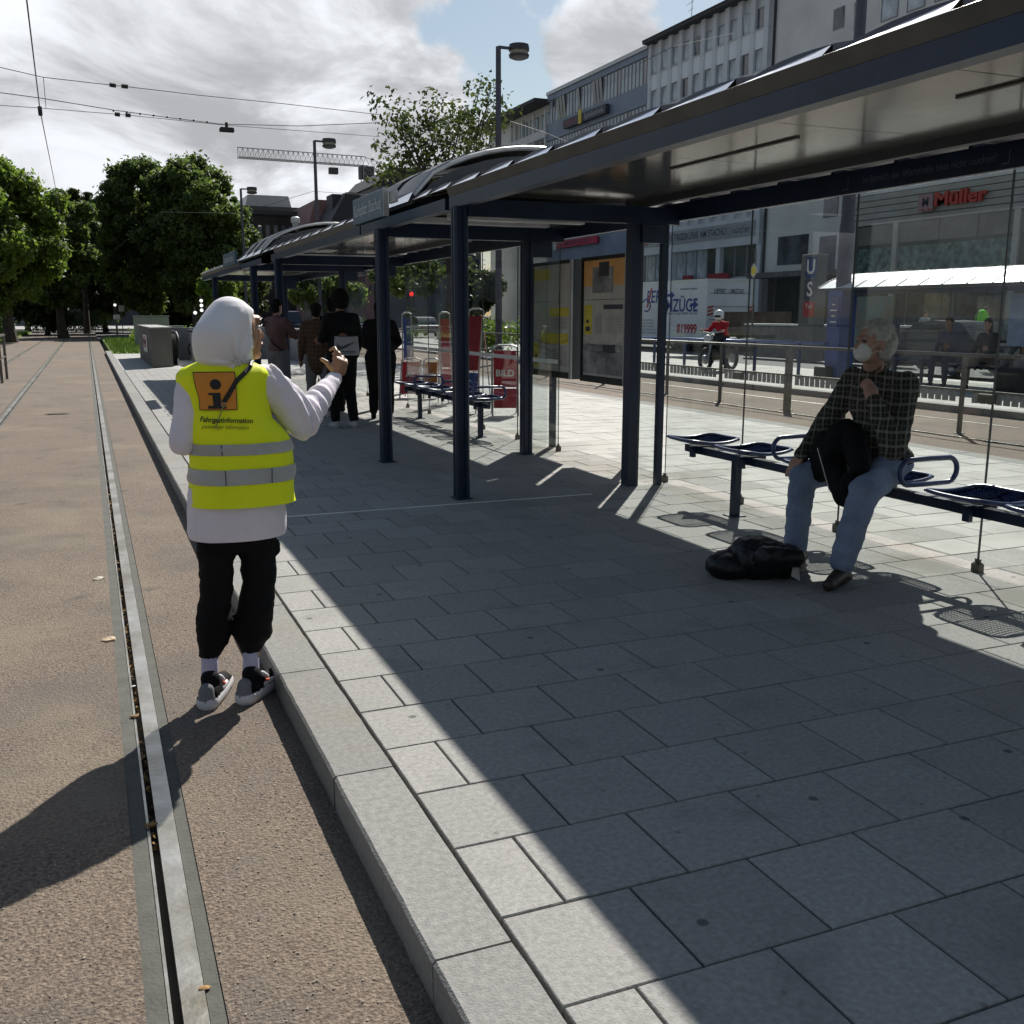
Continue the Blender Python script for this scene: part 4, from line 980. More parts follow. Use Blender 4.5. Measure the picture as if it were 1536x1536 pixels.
for r_, z in enumerate(rowz):
    for k in range(10):
        y = A0+0.35+k*pit+0.602
        put_window(bA, wA2 if (k*7+r_*3) % 5 == 0 else wA, (D+0.2, y+0.02, z), 0.10 if (k, r_) in ((8, 0), (9, 0), (5, 0), (1, 0)) else 0)
        link('spandrel_panel', SPM, bA, loc=(0, y-A0+0.002, z-1.46))
    MB().box((D-0.03, A0+0.1, z-0.035), (D+0.118, A1-0.1, z-0.001)).build('sill', plas, bA)
bz0, bz1 = fz(5.52), fz(6.50)
MB().box((D-0.15, A0+0.1, bz0-0.6), (D+0.34, A1, bz1+0.1)).build('sign_band', plas, bA)
MB().box((D-0.22, A0+0.6, bz0+0.1), (D-0.151, A1-0.3, bz1-0.25)).build('sign_board', mat('band_pale', (0.38, 0.39, 0.42), .6), bA)
print_text(bA, 'CHIRURGISCHE TAGESKLINIK AM STACHUS | münchen', 0.85, (D-0.225, (A0+A1)/2+0.2, (bz0+bz1)/2-0.1), (0, -1, 0), (0, 0, 1), mat('band_text', (0.06, 0.06, 0.085), .6), width=16.6, bold=0.01)
MB().prism([(A1-0.9+0.35*math.cos(a), (bz0+bz1)/2-.1+0.42*math.sin(a)) for a in np.linspace(0, 6.0, 12)], 'x', D-0.24, D-0.222).build('emblem', mat('emblem_red', (.25, .03, .05), .5), bA)
# first floor glazing of A
z0, z1 = fz(3.50), fz(5.20)
for ya, yb_, cols, mm in ((52.1, 55.0, 3, winl), (47.2, 51.6, 4, winl), (43.4, 46.7, 3, shopg)):
    a, b = fy(ya), fy(yb_); n = cols; w = (b-a)/n
    for i in range(n): put_window(bA, window_mesh(w-0.06, z1-z0, shopg if (mm is winl and i == 0 and n == 4) else mm), (D+0.2, a+i*w, z0))
for y in (47.0, 52.0, 43.3): MB().box((D-0.05, fy(y)-0.32, 0), (D+0.34, fy(y)+0.28, bz0-0.61)).build('pier', plas, bA)
MB().box((D-0.02, A0+.7, z0-0.8), (D+0.3, A1, z0-0.05)).build('spandrel_panel', plas, bA)
for i in range(6): MB().box((D+0.2, A0+1+i*3, 0.1), (D+0.25, A0+3.8+i*3, z0-0.85)).build('shop_window', shopg, bA)
for a, b in ((50.2, 49.2), (47.6, 45.6)):
    MB().box((D-0.4, fy(b), z0-0.3), (D-0.25, fy(a), z0+0.35)).build('shop_sign', redm, bA)
# aerial on the roof
q = onX(1037, 40, D+3); MB().tube([(D+3, q.y, EZ), (D+3, q.y, EZ+4)], 0.03, 5).build('aerial', roofd, bA)
for z, l in ((3.8, 1.4), (3.2, 1.0), (2.6, 0.7)): MB().tube([(D+3, q.y-0.3, EZ+z), (D+3, q.y+l, EZ+z-0.1)], 0.02, 4).build('aerial', roofd, bA)
# B: blue-grey building with ribbon windows
B0, B1 = A1+0.05, fy(70.1); TB = fz(17.55)
bB = thing('office_building', 'blue grey building with long ribbons of tall narrow windows', 'building', (D, B0, 0))
MB().box((D+0.3, B0, 0), (D+13, B1, TB)).build('wall', blueg, bB)
MB().box((D-0.15, B0, TB-0.25), (D+0.299, B1, TB+0.12)).build('parapet', alum, bB)
zs = [(fz(15.40), fz(17.0)), (fz(12.6), fz(14.2)), (fz(9.8), fz(11.4)), (fz(7.0), fz(8.6))]
n = 30; w = (B1-B0-0.8)/n
for r_, (a, b) in enumerate(zs):
    nxt = zs[r_-1][0] if r_ else TB-0.25
    MB().box((D, B0+.01, b+0.001), (D+0.299, B1-.01, nxt-0.001)).build('spandrel_panel', blueg, bB)
    me = window_mesh(w-0.03, b-a-0.02, winl); me2 = window_mesh(w-0.03, b-a-0.02, wing)
    for i in range(n):
        op = r_ == 0 and i in (24, 25, 26, 19, 12, 13, 14)
        put_window(bB, me2 if op or (i*5+r_) % 7 == 0 else me, (D+0.12, B0+0.4+i*w, a+0.01), 0.12 if op else 0)
MB().box((D, B0+.01, 3), (D+0.299, B1-.01, zs[3][0]-0.001)).build('spandrel_panel', blueg, bB)
yb2, ya2 = fy(66.5), fy(60.3); zc = fz(15.02)-0.35
MB().box((D-0.5, ya2-0.2, zc-0.45), (D-0.1, yb2+0.2, zc+0.45)).build('sign_box', dkp, bB)
print_text(bB, 'MERKUR', 0.75, (D-0.51, fy(65.4), zc), (0, -1, 0), (0, 0, 1), mat('neon_red', (0.30, 0.05, 0.08), .5), width=3.2)
MB().box((D-0.58, fy(63.9)-0.35, zc-0.55), (D-0.505, fy(63.9)+0.35, zc+0.85)).build('logo', yel, bB)
print_text(bB, 'Spielothek', 0.75, (D-0.51, fy(61.9), zc), (0, -1, 0), (0, 0, 1), mat('neon_pale', (0.40, 0.38, 0.45), .5), width=4.4)
q1_, q2_ = onX(836, 367, D-0.2), onX(897, 360, D-0.2)
MB().box((D-0.35, q2_.y, q2_.z-0.3), (D-0.12, q1_.y, q2_.z+0.45)).build('sign_box', mat('sign_crimson', (0.42, 0.03, 0.07), .5), bB)
print_text(bB, 'MODE & CO', 0.55, (D-0.36, (q1_.y+q2_.y)/2-0.3, q2_.z+0.07), (0, -1, 0), (0, 0, 1), dkp, width=(q1_.y-q2_.y)*0.6, bold=.01)
MB().box((D-0.38, q1_.y-0.05, q2_.z-0.45), (D-0.351, q1_.y+0.75, q2_.z+0.5)).build('emblem', lampw, bB)
# C: older house with wide eaves and loggias
C0, C1 = B1+0.05, fy(83.0); TC = fz(17.0)
bC = thing('apartment_house', 'pale house with dark overhanging roof and balconies at the end of the row', 'building', (D, C0, 0))
MB().box((D+0.8, C0, 0), (D+13, C1, TC)).build('wall', plasd, bC)
MB().box((D-1.6, C0, TC+0.001), (D+14, C1+1.6, TC+0.35)).build('roof', roofd, bC)
for z in (fz(15.1), fz(15.1)-3.1, fz(15.1)-6.2, fz(15.1)-9.3):
    MB().box((D-0.2, C0, z-0.9), (D+0.79, C0+10.5, z)).build('balcony', plasd, bC); MB().box((D+0.5, C0+10.6, z-0.9), (D+0.79, C1-0.3, z+2.2)).build('wall', plasd, bC)
    for k in range(3): put_window(bC, window_mesh(2.2, 2.0, wing), (D+0.70, C0+0.8+k*3.3, z+0.05))
    for k in range(4): MB().box((D-0.2, C0+0.1+k*3.4, z+0.001), (D+0.1, C0+0.35+k*3.4, z+2.15)).build('pier', plasd, bC)
# plain white gable block right of A
E0, E1 = fy(36.25), A0-0.35
bD = thing('office_building', 'plain pale rendered building right of the window grid with few windows', 'building', (D, E0, 0))
MB().box((D, E0, 4.7), (D+14, E1, EZ+6)).build('wall', plasd, bD); MB().box((D+1.5, E0, 0), (D+14, E1, 4.69)).build('wall', shopg, bD)
MB().tube([(D-0.12, E1-0.25, 4.5), (D-0.12, E1-0.25, EZ+2)], 0.11, 8).build('drainpipe', roofd, bD)
for (yl, yr, zb_, zt) in ((38.4, 37.67, 14.33, 15.25), (37.0, 36.5, 14.0, 15.2)):
    put_window(bD, window_mesh((yl-yr)*1.548, (zt-zb_)*1.548, wing), (D-0.05, fy(yr), fz(zb_)), 0.08)
for (yl, yr, zb_, zt) in ((41.65, 39.3, 3.95, 5.35), (38.45, 37.3, 3.3, 5.15), (38.3, 37.3, 6.0, 6.9)):
    MB().box((D-0.06, fy(yr), fz(zb_)), (D-0.001, fy(yl), fz(zt))).build('window', wing, bD)
MB().box((D-2.2, E0, 4.3), (D-0.01, E1-1, 4.69)).build('awning', conc, bD)
for yy in (E0+0.6, E1-0.6, (E0+E1)/2): MB().box((D, yy-0.3, 0), (D+0.6, yy+0.3, 4.69)).build('pier', conc, bD)
# drugstore
G0, G1 = fy(14.0), E0-0.05
bE = thing('shop_building', 'shop building with large glazed floors under the red lettered sign', 'building', (D-0.2, G0, 0)); DD = D-0.2
stone = mat('cladding_stone', (0.42, 0.40, 0.36), 0.7, 0, 0.08, 0.7)
MB().box((DD+0.5, G0, 0), (D+15, G1, EZ+6)).build('wall', plasd, bE)
b0, b1 = fz(5.40), fz(6.72); nb = 5
for i in range(nb): MB().box((DD-0.02*(i % 2), G0, b0+(b1-b0)*i/nb), (DD+0.49, G1, b0+(b1-b0)*(i+1)/nb-0.05)).build('cladding_board', stone, bE)
MB().box((DD+0.05, G0, b1), (DD+0.49, G1, EZ+6)).build('wall', plasd, bE)
pit2 = 2.35; k = 0; y = G1-1.6
mul_w = window_mesh(1.55, 2.6, winl)
while y > G0+2:
    for zr in (fz(13.9), fz(13.9)-3.5, fz(13.9)-7): put_window(bE, mul_w, (DD, y-1.55, zr))
    y -= pit2; k += 1
w0, w1 = fz(3.15), b0-0.02
cuts = [36.1, 35.85, 33.5, 33.25, 30.6, 28.4, 27.1]
for a, b, mm in ((35.8, 33.55, shopg), (33.2, 31.0, shopg), (30.95, 29.0, shopg), (28.95, 27.2, shopg), (27.0, 22.0, shopg), (21.8, 15, shopg)):
    MB().box((DD+0.15, fy(b), w0), (DD+0.2, fy(a), w1)).build('shop_window', mm, bE); 
    MB().box((DD+0.1, fy(b), w0+0.62*(w1-w0)), (DD+0.14, fy(a), w0+0.98*(w1-w0))).build('window_blind', mat('sun_blind', (0.17, 0.155, 0.125), .6, 0, .2, .6), bE)
goods = mat('shop_goods', (0.10, 0.16, 0.13), 0.6, 0, 0.8, 2.5, col2=(0.01, 0.03, 0.03))
MB().box((DD+0.14, fy(27.2), w0+0.05), (DD+0.149, fy(35.8), w0+0.55*(w1-w0))).build('shop_goods', goods, bE)
for yy in (36.0, 33.38, 27.1, 21.9): MB().box((DD-0.02, fy(yy)-0.22, 0), (DD+0.49, fy(yy)+0.22, w1)).build('pier', stone, bE)
MB().box((DD-0.1, G0, w0-0.45), (DD+0.49, G1, w0-0.02)).build('ledge', stone, bE)
for i in range(9): MB().box((DD+0.2, G0+1+i*4.0, 0.1), (DD+0.25, G0+4.7+i*4.0, w0-0.5)).build('shop_window', shopg, bE)
inter = mat('shop_interior', (0.09, 0.085, 0.07), 0.6, 0, 0.9, 1.2, col2=(0.015, 0.015, 0.015))
for i in range(9): MB().box((DD+0.18, G0+1.3+i*4.0, 0.5), (DD+0.195, G0+4.4+i*4.0, w0-1.0)).build('shop_goods', inter, bE)
shopred = mat('sign_red', (0.50, 0.05, 0.03), 0.4, 0, 0.05, 3)
yM0, yM1 = fy(31.95), fy(31.15); zM0, zM1 = fz(5.70), fz(6.38)
MB().box((DD-0.35, yM1, zM0), (DD-0.12, yM0, zM1)).build('logo_box', mat('logo_pink', (0.40, 0.24, 0.24), .5), bE)
print_text(bE, 'M', 0.75, (DD-0.36, (yM0+yM1)/2, (zM0+zM1)/2), (0, -1, 0), (0, 0, 1), dkp, bold=0.02)
for k in range(2): MB().box((DD-0.37, yM1+0.1+0.55*k, zM0+0.03), (DD-0.352, yM1+0.35+0.55*k, zM0+0.12)).build('logo_mark', shopred, bE)
mb = MB(); vs, fs = text('Müller', 1.15, extrude=0.09, bold=0.035, width=4.1); mb.add(vs, fs, 0, frame((DD-0.25, fy(29.8), fz(6.08)), (0, -1, 0), (0, 0, 1))); mb.build('sign_lettering', shopred, bE)

# far backdrop buildings
def house(name, label, x0, x1, y0, y1, h, wall, cols, rows, roof='flat', rm=roofd, wz0=3.4, side=False, rh=4):
    b = thing(name, label, 'building', ((x0+x1)/2, y0, 0)); MB().box((x0, y0, -0.1), (x1, y1, h)).build('wall', wall, b)
    if roof == 'flat': MB().box((x0-0.3, y0-0.3, h+0.001), (x1+0.3, y1, h+0.5)).build('roof', rm, b)
    else: MB().prism([(x0-0.4, h+.001), (x1+0.4, h+.001), (x1-(x1-x0)*roof, h+rh), (x0+(x1-x0)*roof, h+rh)], 'y', y0-0.4, y1).build('roof', rm, b)
    w = (x1-x0)/cols; fh = (h-wz0-0.6)/rows; wm = MB().box((0, -0.06, 0), (w*0.5, -0.001, fh*0.58)).mesh('window', wing)
    for r_ in range(rows):
        for k in range(cols): link('window', wm, b, loc=(x0+w*(k+0.25)-b.location.x, 0, wz0+fh*(r_+0.2)))
    if side:
        ws = MB().box((-0.06, 0, 0), (-0.001, 1.3, fh*0.58)).mesh('window', wing)
        for r_ in range(rows):
            k = 0
            while y0+1.5+k*3 < y1-1.5: link('window', ws, b, loc=(x0-b.location.x, 1.5+k*3, wz0+fh*(r_+0.2))); k += 1
    return b
brn = mat('facade_brown', (0.035, 0.026, 0.022), 0.7, 0, 0.3, 0.5); pink = mat('facade_pink', (0.30, 0.19, 0.18), 0.8, 0, 0.08, 0.3); gry = mat('facade_grey', (0.24, 0.25, 0.25), 0.8, 0, 0.1, 0.3)
roofp = mat('roof_pink', (0.24, 0.13, 0.125), 0.8, 0, 0.15, 0.6)
def topX(px, Y): return onY(px, 400, Y).x
def topZ(px, py, Y): return onY(px, py, Y).z
house('department_store', 'dark brown flat roofed block behind the far shelter roof', topX(362, 130), topX(468, 130), 130, 160, topZ(400, 322, 130), brn, 9, 3, wz0=4)
b = house('apartment_house', 'house with pale grey mansard roof and chimneys behind the brown block', topX(372, 165), topX(440, 165), 165, 180, topZ(400, 325, 165), gry, 6, 4, 0.06, alum, rh=3.2)
q = onY(392, 308, 165); MB().box((q.x-0.6, 168, q.z-1.5), (q.x+0.6, 170, q.z+1.5)).build('chimney', gry, b); q = onY(399, 306, 165); MB().box((q.x-0.5, 168, q.z-1.5), (q.x+1.2, 170, q.z+1.2)).build('chimney', roofd, b)
house('apartment_house', 'pink house with a steep dusky red roof left of the crane mast', topX(466, 120), topX(505, 120), 120, 135, topZ(480, 345, 120), pink, 5, 4, 0.25, roofp, rh=3.4)
b = house('apartment_house', 'pink gabled house with a dark chimney stack under the crane', topX(500, 112), topX(560, 112), 112, 130, topZ(520, 338, 112), pink, 6, 4, 0.35, roofd, rh=3.5)
q = onY(526, 300, 112); MB().box((q.x-1.6, 114, q.z-3), (q.x+1.6, 117, q.z+0.8)).build('chimney', roofd, b)
house('apartment_house', 'grey street front behind the second shelter', topX(580, 115), topX(735, 115), 118, 135, 16.5, gry, 10, 4, 0.12, roofd, rh=2)
house('apartment_house', 'long pale grey facade behind the big trees', -58, -4, 152, 165, 15, gry, 20, 4, 0.06, roofd)
house('apartment_house', 'dim grey facade behind the right-hand big tree', -3, 34, 158, 170, 13.5, mat('facade_dim', (0.13, 0.14, 0.15), .8), 14, 4, 0.06, roofd)
house('apartment_house', 'grey house closing the street on the left behind the trees', -110, -60, 145, 165, 17, gry, 14, 4, 0.1, roofd)

# tower crane
crm = mat('crane_paint', (0.28, 0.27, 0.26), 0.6)
YC = 190; m0 = onY(549, 252, YC); t = thing('tower_crane', 'distant tower crane with a long lattice jib', 'crane', (m0.x, YC, 0))
def lattice(a, b, w, n, nm, up=Vector((0, 0, 1)), tri=False):
    a = Vector(a); b = Vector(b); d = (b-a)/n; s = d.normalized().cross(up).normalized()*w/2; u = up.normalized()*w*(1 if tri else 0)
    mb = MB(); cs = [(-1, 0), (1, 0), (0, 1)] if tri else [(-1, 0), (1, 0), (-1, 2), (1, 2)]
    v = up if tri else d.normalized().cross(s).normalized()
    def P(i, c): return a+d*i+s*c[0]+(u*c[1] if tri else v*w*c[1]/2)
    for c in cs: mb.tube([P(0, c), P(n, c)], 0.09, 4)
    for i in range(n):
        for c1, c2 in zip(cs, cs[1:]+cs[:1]): mb.tube([P(i, c1), P(i+1, c2)], 0.045, 3); mb.tube([P(i+1, c1), P(i+1, c2)], 0.035, 3)
    return mb.build(nm, crm, t)
lattice((m0.x, YC, -0.2), m0, 2.0, 22, 'mast', Vector((0, 1, 0)))
e = onY(357, 236, YC); lattice(m0+Vector((0, 0, .3)), e, 1.7, 26, 'jib', tri=True)
e2 = onY(600, 268, YC); lattice(m0+Vector((0, 0, .3)), e2, 1.6, 6, 'counter_jib', tri=True)
MB().box((m0.x-1.2, YC-1.2, m0.z-2), (m0.x+1.2, YC+1.2, m0.z+0.2)).build('cabin', roofd, t); MB().box((e2.x-2, YC-.8, e2.z-2.5), (e2.x, YC+.8, e2.z)).build('counterweight', conc, t)
q = onY(500, 256, YC); MB().box((q.x-0.8, YC-.6, q.z-0.6), (q.x+0.8, YC+.6, q.z+0.5)).build('trolley', roofd, t)

# ================================================================ trees
def leafmat(name, c1, c2, scale=0.5, trans=0.4):
    m = mat(name, c1, 0.55, 0, 0.25, scale, coords='World', col2=c2, spec=0.35); t = m.node_tree; n = t.nodes; l = t.links
    p = n['Principled BSDF']; o = n['Material Output']; tr = n.new('ShaderNodeBsdfTranslucent'); mx = n.new('ShaderNodeMixShader'); mx.inputs[0].default_value = trans
    src = p.inputs['Base Color'].links[0].from_socket
    hs = n.new('ShaderNodeHueSaturation'); hs.inputs['Saturation'].default_value = 1.15; hs.inputs['Value'].default_value = 1.5; hs.inputs['Hue'].default_value = 0.49; l.new(src, hs.inputs['Color']); l.new(hs.outputs[0], tr.inputs[0])
    l.new(p.outputs[0], mx.inputs[1]); l.new(tr.outputs[0], mx.inputs[2]); l.new(mx.outputs[0], o.inputs[0]); return m
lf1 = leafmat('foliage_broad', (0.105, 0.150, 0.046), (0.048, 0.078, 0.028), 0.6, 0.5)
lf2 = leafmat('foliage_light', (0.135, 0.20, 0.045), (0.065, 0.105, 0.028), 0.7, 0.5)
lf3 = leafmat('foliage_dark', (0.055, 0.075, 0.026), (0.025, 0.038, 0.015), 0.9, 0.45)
bark = mat('bark', (0.055, 0.045, 0.036), 0.9, 0, 0.3, 6, 0.6, 30)
def leaves_mesh(name, clusters, n, size, m, seed):
    r = np.random.default_rng(seed); C_ = np.array([c[:3] for c in clusters]); S_ = np.array([c[3] for c in clusters])
    wgt = S_**2; idx = r.choice(len(C_), n, p=wgt/wgt.sum())
    d = r.normal(0, 1, (n, 3)); d /= np.linalg.norm(d, axis=1)[:, None]; rad = S_[idx]*(r.uniform(0.15, 1.0, n)**0.5+np.abs(r.normal(0, 0.28, n))*(r.random(n) < .5))
    n_ = n; c = C_[idx]+d*rad[:, None]*np.array([1, 1, 0.8])
    nrm = d*0.6+r.normal(0, 0.7, (n, 3))+np.array([0, 0, 0.35]); nrm /= np.linalg.norm(nrm, axis=1)[:, None]
    t = np.cross(nrm, r.normal(0, 1, (n, 3))); t /= np.linalg.norm(t, axis=1)[:, None]; b = np.cross(nrm, t)
    s = size*r.uniform(0.6, 1.4, n)[:, None]; fold = nrm*s*0.25
    v = np.stack([c-t*s, c-b*s*0.55+fold, c+t*s, c+b*s*0.55+fold], 1).reshape(-1, 3)
    f = np.arange(n*4).reshape(-1, 4); me = bpy.data.meshes.new(name)
    me.vertices.add(n*4); me.vertices.foreach_set('co', v.ravel()); me.loops.add(n*4); me.loops.foreach_set('vertex_index', f.ravel().astype(np.int32))
    me.polygons.add(n); me.polygons.foreach_set('loop_start', (np.arange(n)*4).astype(np.int32)); me.polygons.foreach_set('loop_total', np.full(n, 4, np.int32))
    me.materials.append(m); me.update(); me.validate(); return me
def tree(label, x, y, h, rx, crown0, n, size, m, seed, ncl=60, trunk_r=0.3, name='tree', group=None, ry=None):
    r = random.Random(seed); t = thing(name, label, 'tree', (x, y, -0.05), group); ry = ry or rx
    cz = (h+crown0)/2; rz = (h-crown0)/2; cl = []
    for k in range(int(ncl*1.6)):
        for _ in range(30):
            u = Vector((r.uniform(-1, 1), r.uniform(-1, 1), r.uniform(-1, 1)))
            if 0.25 < u.length < 1: break
        sh = 1-0.25*max(0, -u.z); s = r.uniform(0.07, 0.24)*rx
        cl.append((u.x*rx*0.95*sh, u.y*ry*0.95*sh, cz+u.z*rz*0.92, s))
    link('crown', leaves_mesh('crown', cl, n, size, m, seed), t)
    mb = MB(); mb.tube([(0, 0, -0.1), (r.uniform(-.1, .1), 0, crown0*0.6), (r.uniform(-.2, .2), r.uniform(-.2, .2), cz)], [trunk_r, trunk_r*0.75, trunk_r*0.3], 9); mb.build('trunk', bark, t, local=True)
    for k in range(9):
        c = cl[r.randrange(len(cl))]; z0 = crown0*0.7+r.uniform(0, 1)*(cz-crown0*0.7)
        MB().tube([(0, 0, z0), (c[0]*0.5, c[1]*0.5, (z0+c[2])/2+0.2), (c[0], c[1], c[2])], [trunk_r*0.45, trunk_r*0.25, trunk_r*0.07], 6).build('branch', bark, t, local=True)
    return t
def treeat(label, px, top, Y, wpx, base_py, n, size, m, seed, **k):
    q = onY(px, top, Y); depth = (Vector((q.x, Y, 0))-Vector(CAM)).dot(_fw); rx = wpx/2*depth/FPX; c0 = onY(px, base_py, Y).z
    return tree(label, q.x, Y, q.z, rx, c0, n, size, m, seed, **k)
treeat('large broad green tree, its crown the right one of the two big masses', 290, 232, 74, 165, 478, 64000, 0.155, lf1, 1, ncl=110, trunk_r=0.45)
treeat('large green tree forming the left half of the central crown mass', 200, 236, 78, 150, 480, 56000, 0.155, lf1, 2, ncl=100, trunk_r=0.45)
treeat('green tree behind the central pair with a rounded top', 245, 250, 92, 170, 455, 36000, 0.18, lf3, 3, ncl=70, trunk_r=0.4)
treeat('bright green tree at the left edge nearest the railing', -10, 225, 62, 190, 470, 60000, 0.135, lf2, 4, ncl=80, trunk_r=0.4)
treeat('green tree with a lower crown between the left edge tree and the gap', 75, 262, 72, 125, 475, 46000, 0.145, lf1, 5, ncl=70, trunk_r=0.4)
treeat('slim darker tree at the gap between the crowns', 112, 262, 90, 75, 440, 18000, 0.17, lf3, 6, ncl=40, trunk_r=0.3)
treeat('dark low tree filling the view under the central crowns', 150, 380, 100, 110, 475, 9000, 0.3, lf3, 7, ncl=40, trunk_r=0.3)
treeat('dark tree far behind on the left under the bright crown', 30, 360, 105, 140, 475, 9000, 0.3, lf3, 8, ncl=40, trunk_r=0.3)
treeat('small lit tree at the end of the shelter roof', 330, 395, 60, 75, 470, 7000, 0.15, lf2, 9, ncl=40, trunk_r=0.18)
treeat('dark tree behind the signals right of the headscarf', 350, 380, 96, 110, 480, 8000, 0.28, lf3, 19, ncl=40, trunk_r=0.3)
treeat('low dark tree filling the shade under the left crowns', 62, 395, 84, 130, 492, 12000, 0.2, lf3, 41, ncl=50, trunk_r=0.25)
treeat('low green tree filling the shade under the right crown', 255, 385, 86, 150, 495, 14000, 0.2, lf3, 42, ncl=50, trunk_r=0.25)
treeat('low tree at the lit end of the shelter roof behind the signals', 335, 400, 82, 90, 492, 9000, 0.18, lf1, 43, ncl=40, trunk_r=0.2)
# sparse small tree in front of the street row
def sparse_tree():
    Y = 31; base = onY(668, 480, Y); t = thing('tree', 'sparse small tree with open branches above the arched canopy', 'tree', (base.x, Y, -0.05)); ox, oy, oz = t.location
    tips = [(598, 165), (585, 175), (640, 170), (612, 190), (655, 195), (690, 190), (672, 205), (720, 165), (735, 150), (715, 200), (590, 240), (610, 255), (640, 235), (700, 225), (745, 170), (725, 230), (660, 245), (685, 172), (628, 212), (580, 262), (695, 250), (648, 262), (737, 128), (722, 118)]
    rr = random.Random(4); hub = onY(672, 330, Y); cl = []
    mb = MB(); mb.tube([(0, 0, -0.1), (hub.x-ox+0.1, 0, hub.z*0.55), (hub.x-ox, 0, hub.z-oz)], [0.22, 0.17, 0.13], 9); mb.build('trunk', bark, t, local=True)
    for px, py in tips:
        dy = rr.uniform(-2.2, 2.2); q = onY(px, py, Y+dy); p = Vector((q.x-ox, q.y-oy, q.z-oz)); a = Vector((hub.x-ox, 0, hub.z-oz-rr.uniform(0, 1.2))); mid = a.lerp(p, 0.5)+Vector((rr.uniform(-.3, .3), rr.uniform(-.3, .3), -0.1))
        MB().tube([a, mid, p], [0.07, 0.04, 0.012], 5).build('branch', bark, t, local=True)
        thin = py < 135
        cl.append((p.x, p.y, p.z, 0.28 if thin else 0.62))
        if not thin:
            for k in range(3): j = Vector((rr.uniform(-.7, .7), rr.uniform(-.6, .6), rr.uniform(-.6, .5))); cl.append((p.x+j.x, p.y+j.y, p.z+j.z, 0.38)); cl.append((mid.x+j.x, mid.y+j.y, mid.z+j.z, 0.35))
    for px, py in ((600, 385), (640, 400), (690, 395), (720, 410), (610, 405), (665, 360), (700, 365), (630, 350), (580, 390)):
        q = onY(px, py, Y); cl.append((q.x-ox, rr.uniform(-1.5, 1.5), q.z-oz, 0.75))
    link('crown', leaves_mesh('crown', cl, 5200, 0.088, lf3, 11), t)
sparse_tree()
# more street trees seen through the shelters
treeat('street tree with low green crown seen through the shelter glass', 610, 385, 55, 120, 440, 8000, 0.16, lf1, 21, ncl=40, trunk_r=0.2)
treeat('dark street tree seen through the shelter beside the column', 715, 400, 60, 90, 470, 6000, 0.18, lf3, 22, ncl=35, trunk_r=0.22)
treeat('green tree seen behind the people under the shelter', 490, 405, 66, 120, 470, 7000, 0.18, lf1, 23, ncl=40, trunk_r=0.2)
# hedges and bushes
def bush(label, x0, x1, y0, y1, h, n, m, seed, z=0):
    r = random.Random(seed); t = thing('hedge', label, 'hedge', ((x0+x1)/2, (y0+y1)/2, z)); cl = []
    for k in range(26): cl.append((r.uniform(x0, x1)-t.location.x, r.uniform(y0, y1)-t.location.y, r.uniform(0.25, h*0.75), h*0.4))
    link('foliage', leaves_mesh('foliage', cl, n, 0.07, m, seed), t); return t
bush('low green shrub bed on the lawn left of the tracks', -10, -5.6, 66, 72, 1.3, 6000, lf2, 31); bush('dark hedge at the far end of the tracks, left part', -5, -1.5, 96, 99, 2.0, 4000, lf3, 32)
bush('hedge at the far end of the tracks beside the white kerb', -1.2, 0.8, 97, 100, 2.0, 3500, lf1, 33); bush('small shrubs behind the concrete block', 1.0, 4.5, 48, 52, 0.9, 3000, lf2, 34)
bush('dark green planting at the left edge of the lawn', -20, -10.5, 64, 80, 2.2, 6000, lf3, 35); bush('planter shrubs seen between the newspaper stands', 12.5, 15.5, 33, 35, 1.3, 3000, lf2, 36)
struct('kerb', MB().box((1.0, 101, -0.1), (9.0, 101.6, 0.15)), white)

# ================================================================ vehicles
tyre = mat('tyre', (0.015, 0.015, 0.015), 0.8); cglass = mat('car_glass', (0.02, 0.025, 0.03), 0.05, 0, 0.2, 1, spec=0.9); rimm = mat('rim', (0.4, 0.4, 0.42), 0.3, 0.8)
def wheel(t, x, y, z, r=0.32, w=0.2, axis='x'):
    Mx = Matrix.Translation((x-t.location.x, y-t.location.y, z-t.location.z)) @ (Euler((0, R(90), 0)) if axis == 'x' else Euler((R(90), 0, 0))).to_matrix().to_4x4()
    o = MB().lathe((0, 0, 0), [(r*0.9, -w/2), (r, -w/2+.03), (r, w/2-.03), (r*0.9, w/2)], 18, 0, Mx).build('wheel', tyre, t, local=True, angle=40)
    MB().lathe((0, 0, 0), [(r*0.62, -w/2-.012), (r*0.62, w/2+.012)], 12, 0, Mx).build('rim', rimm, o, local=True, angle=40); return o
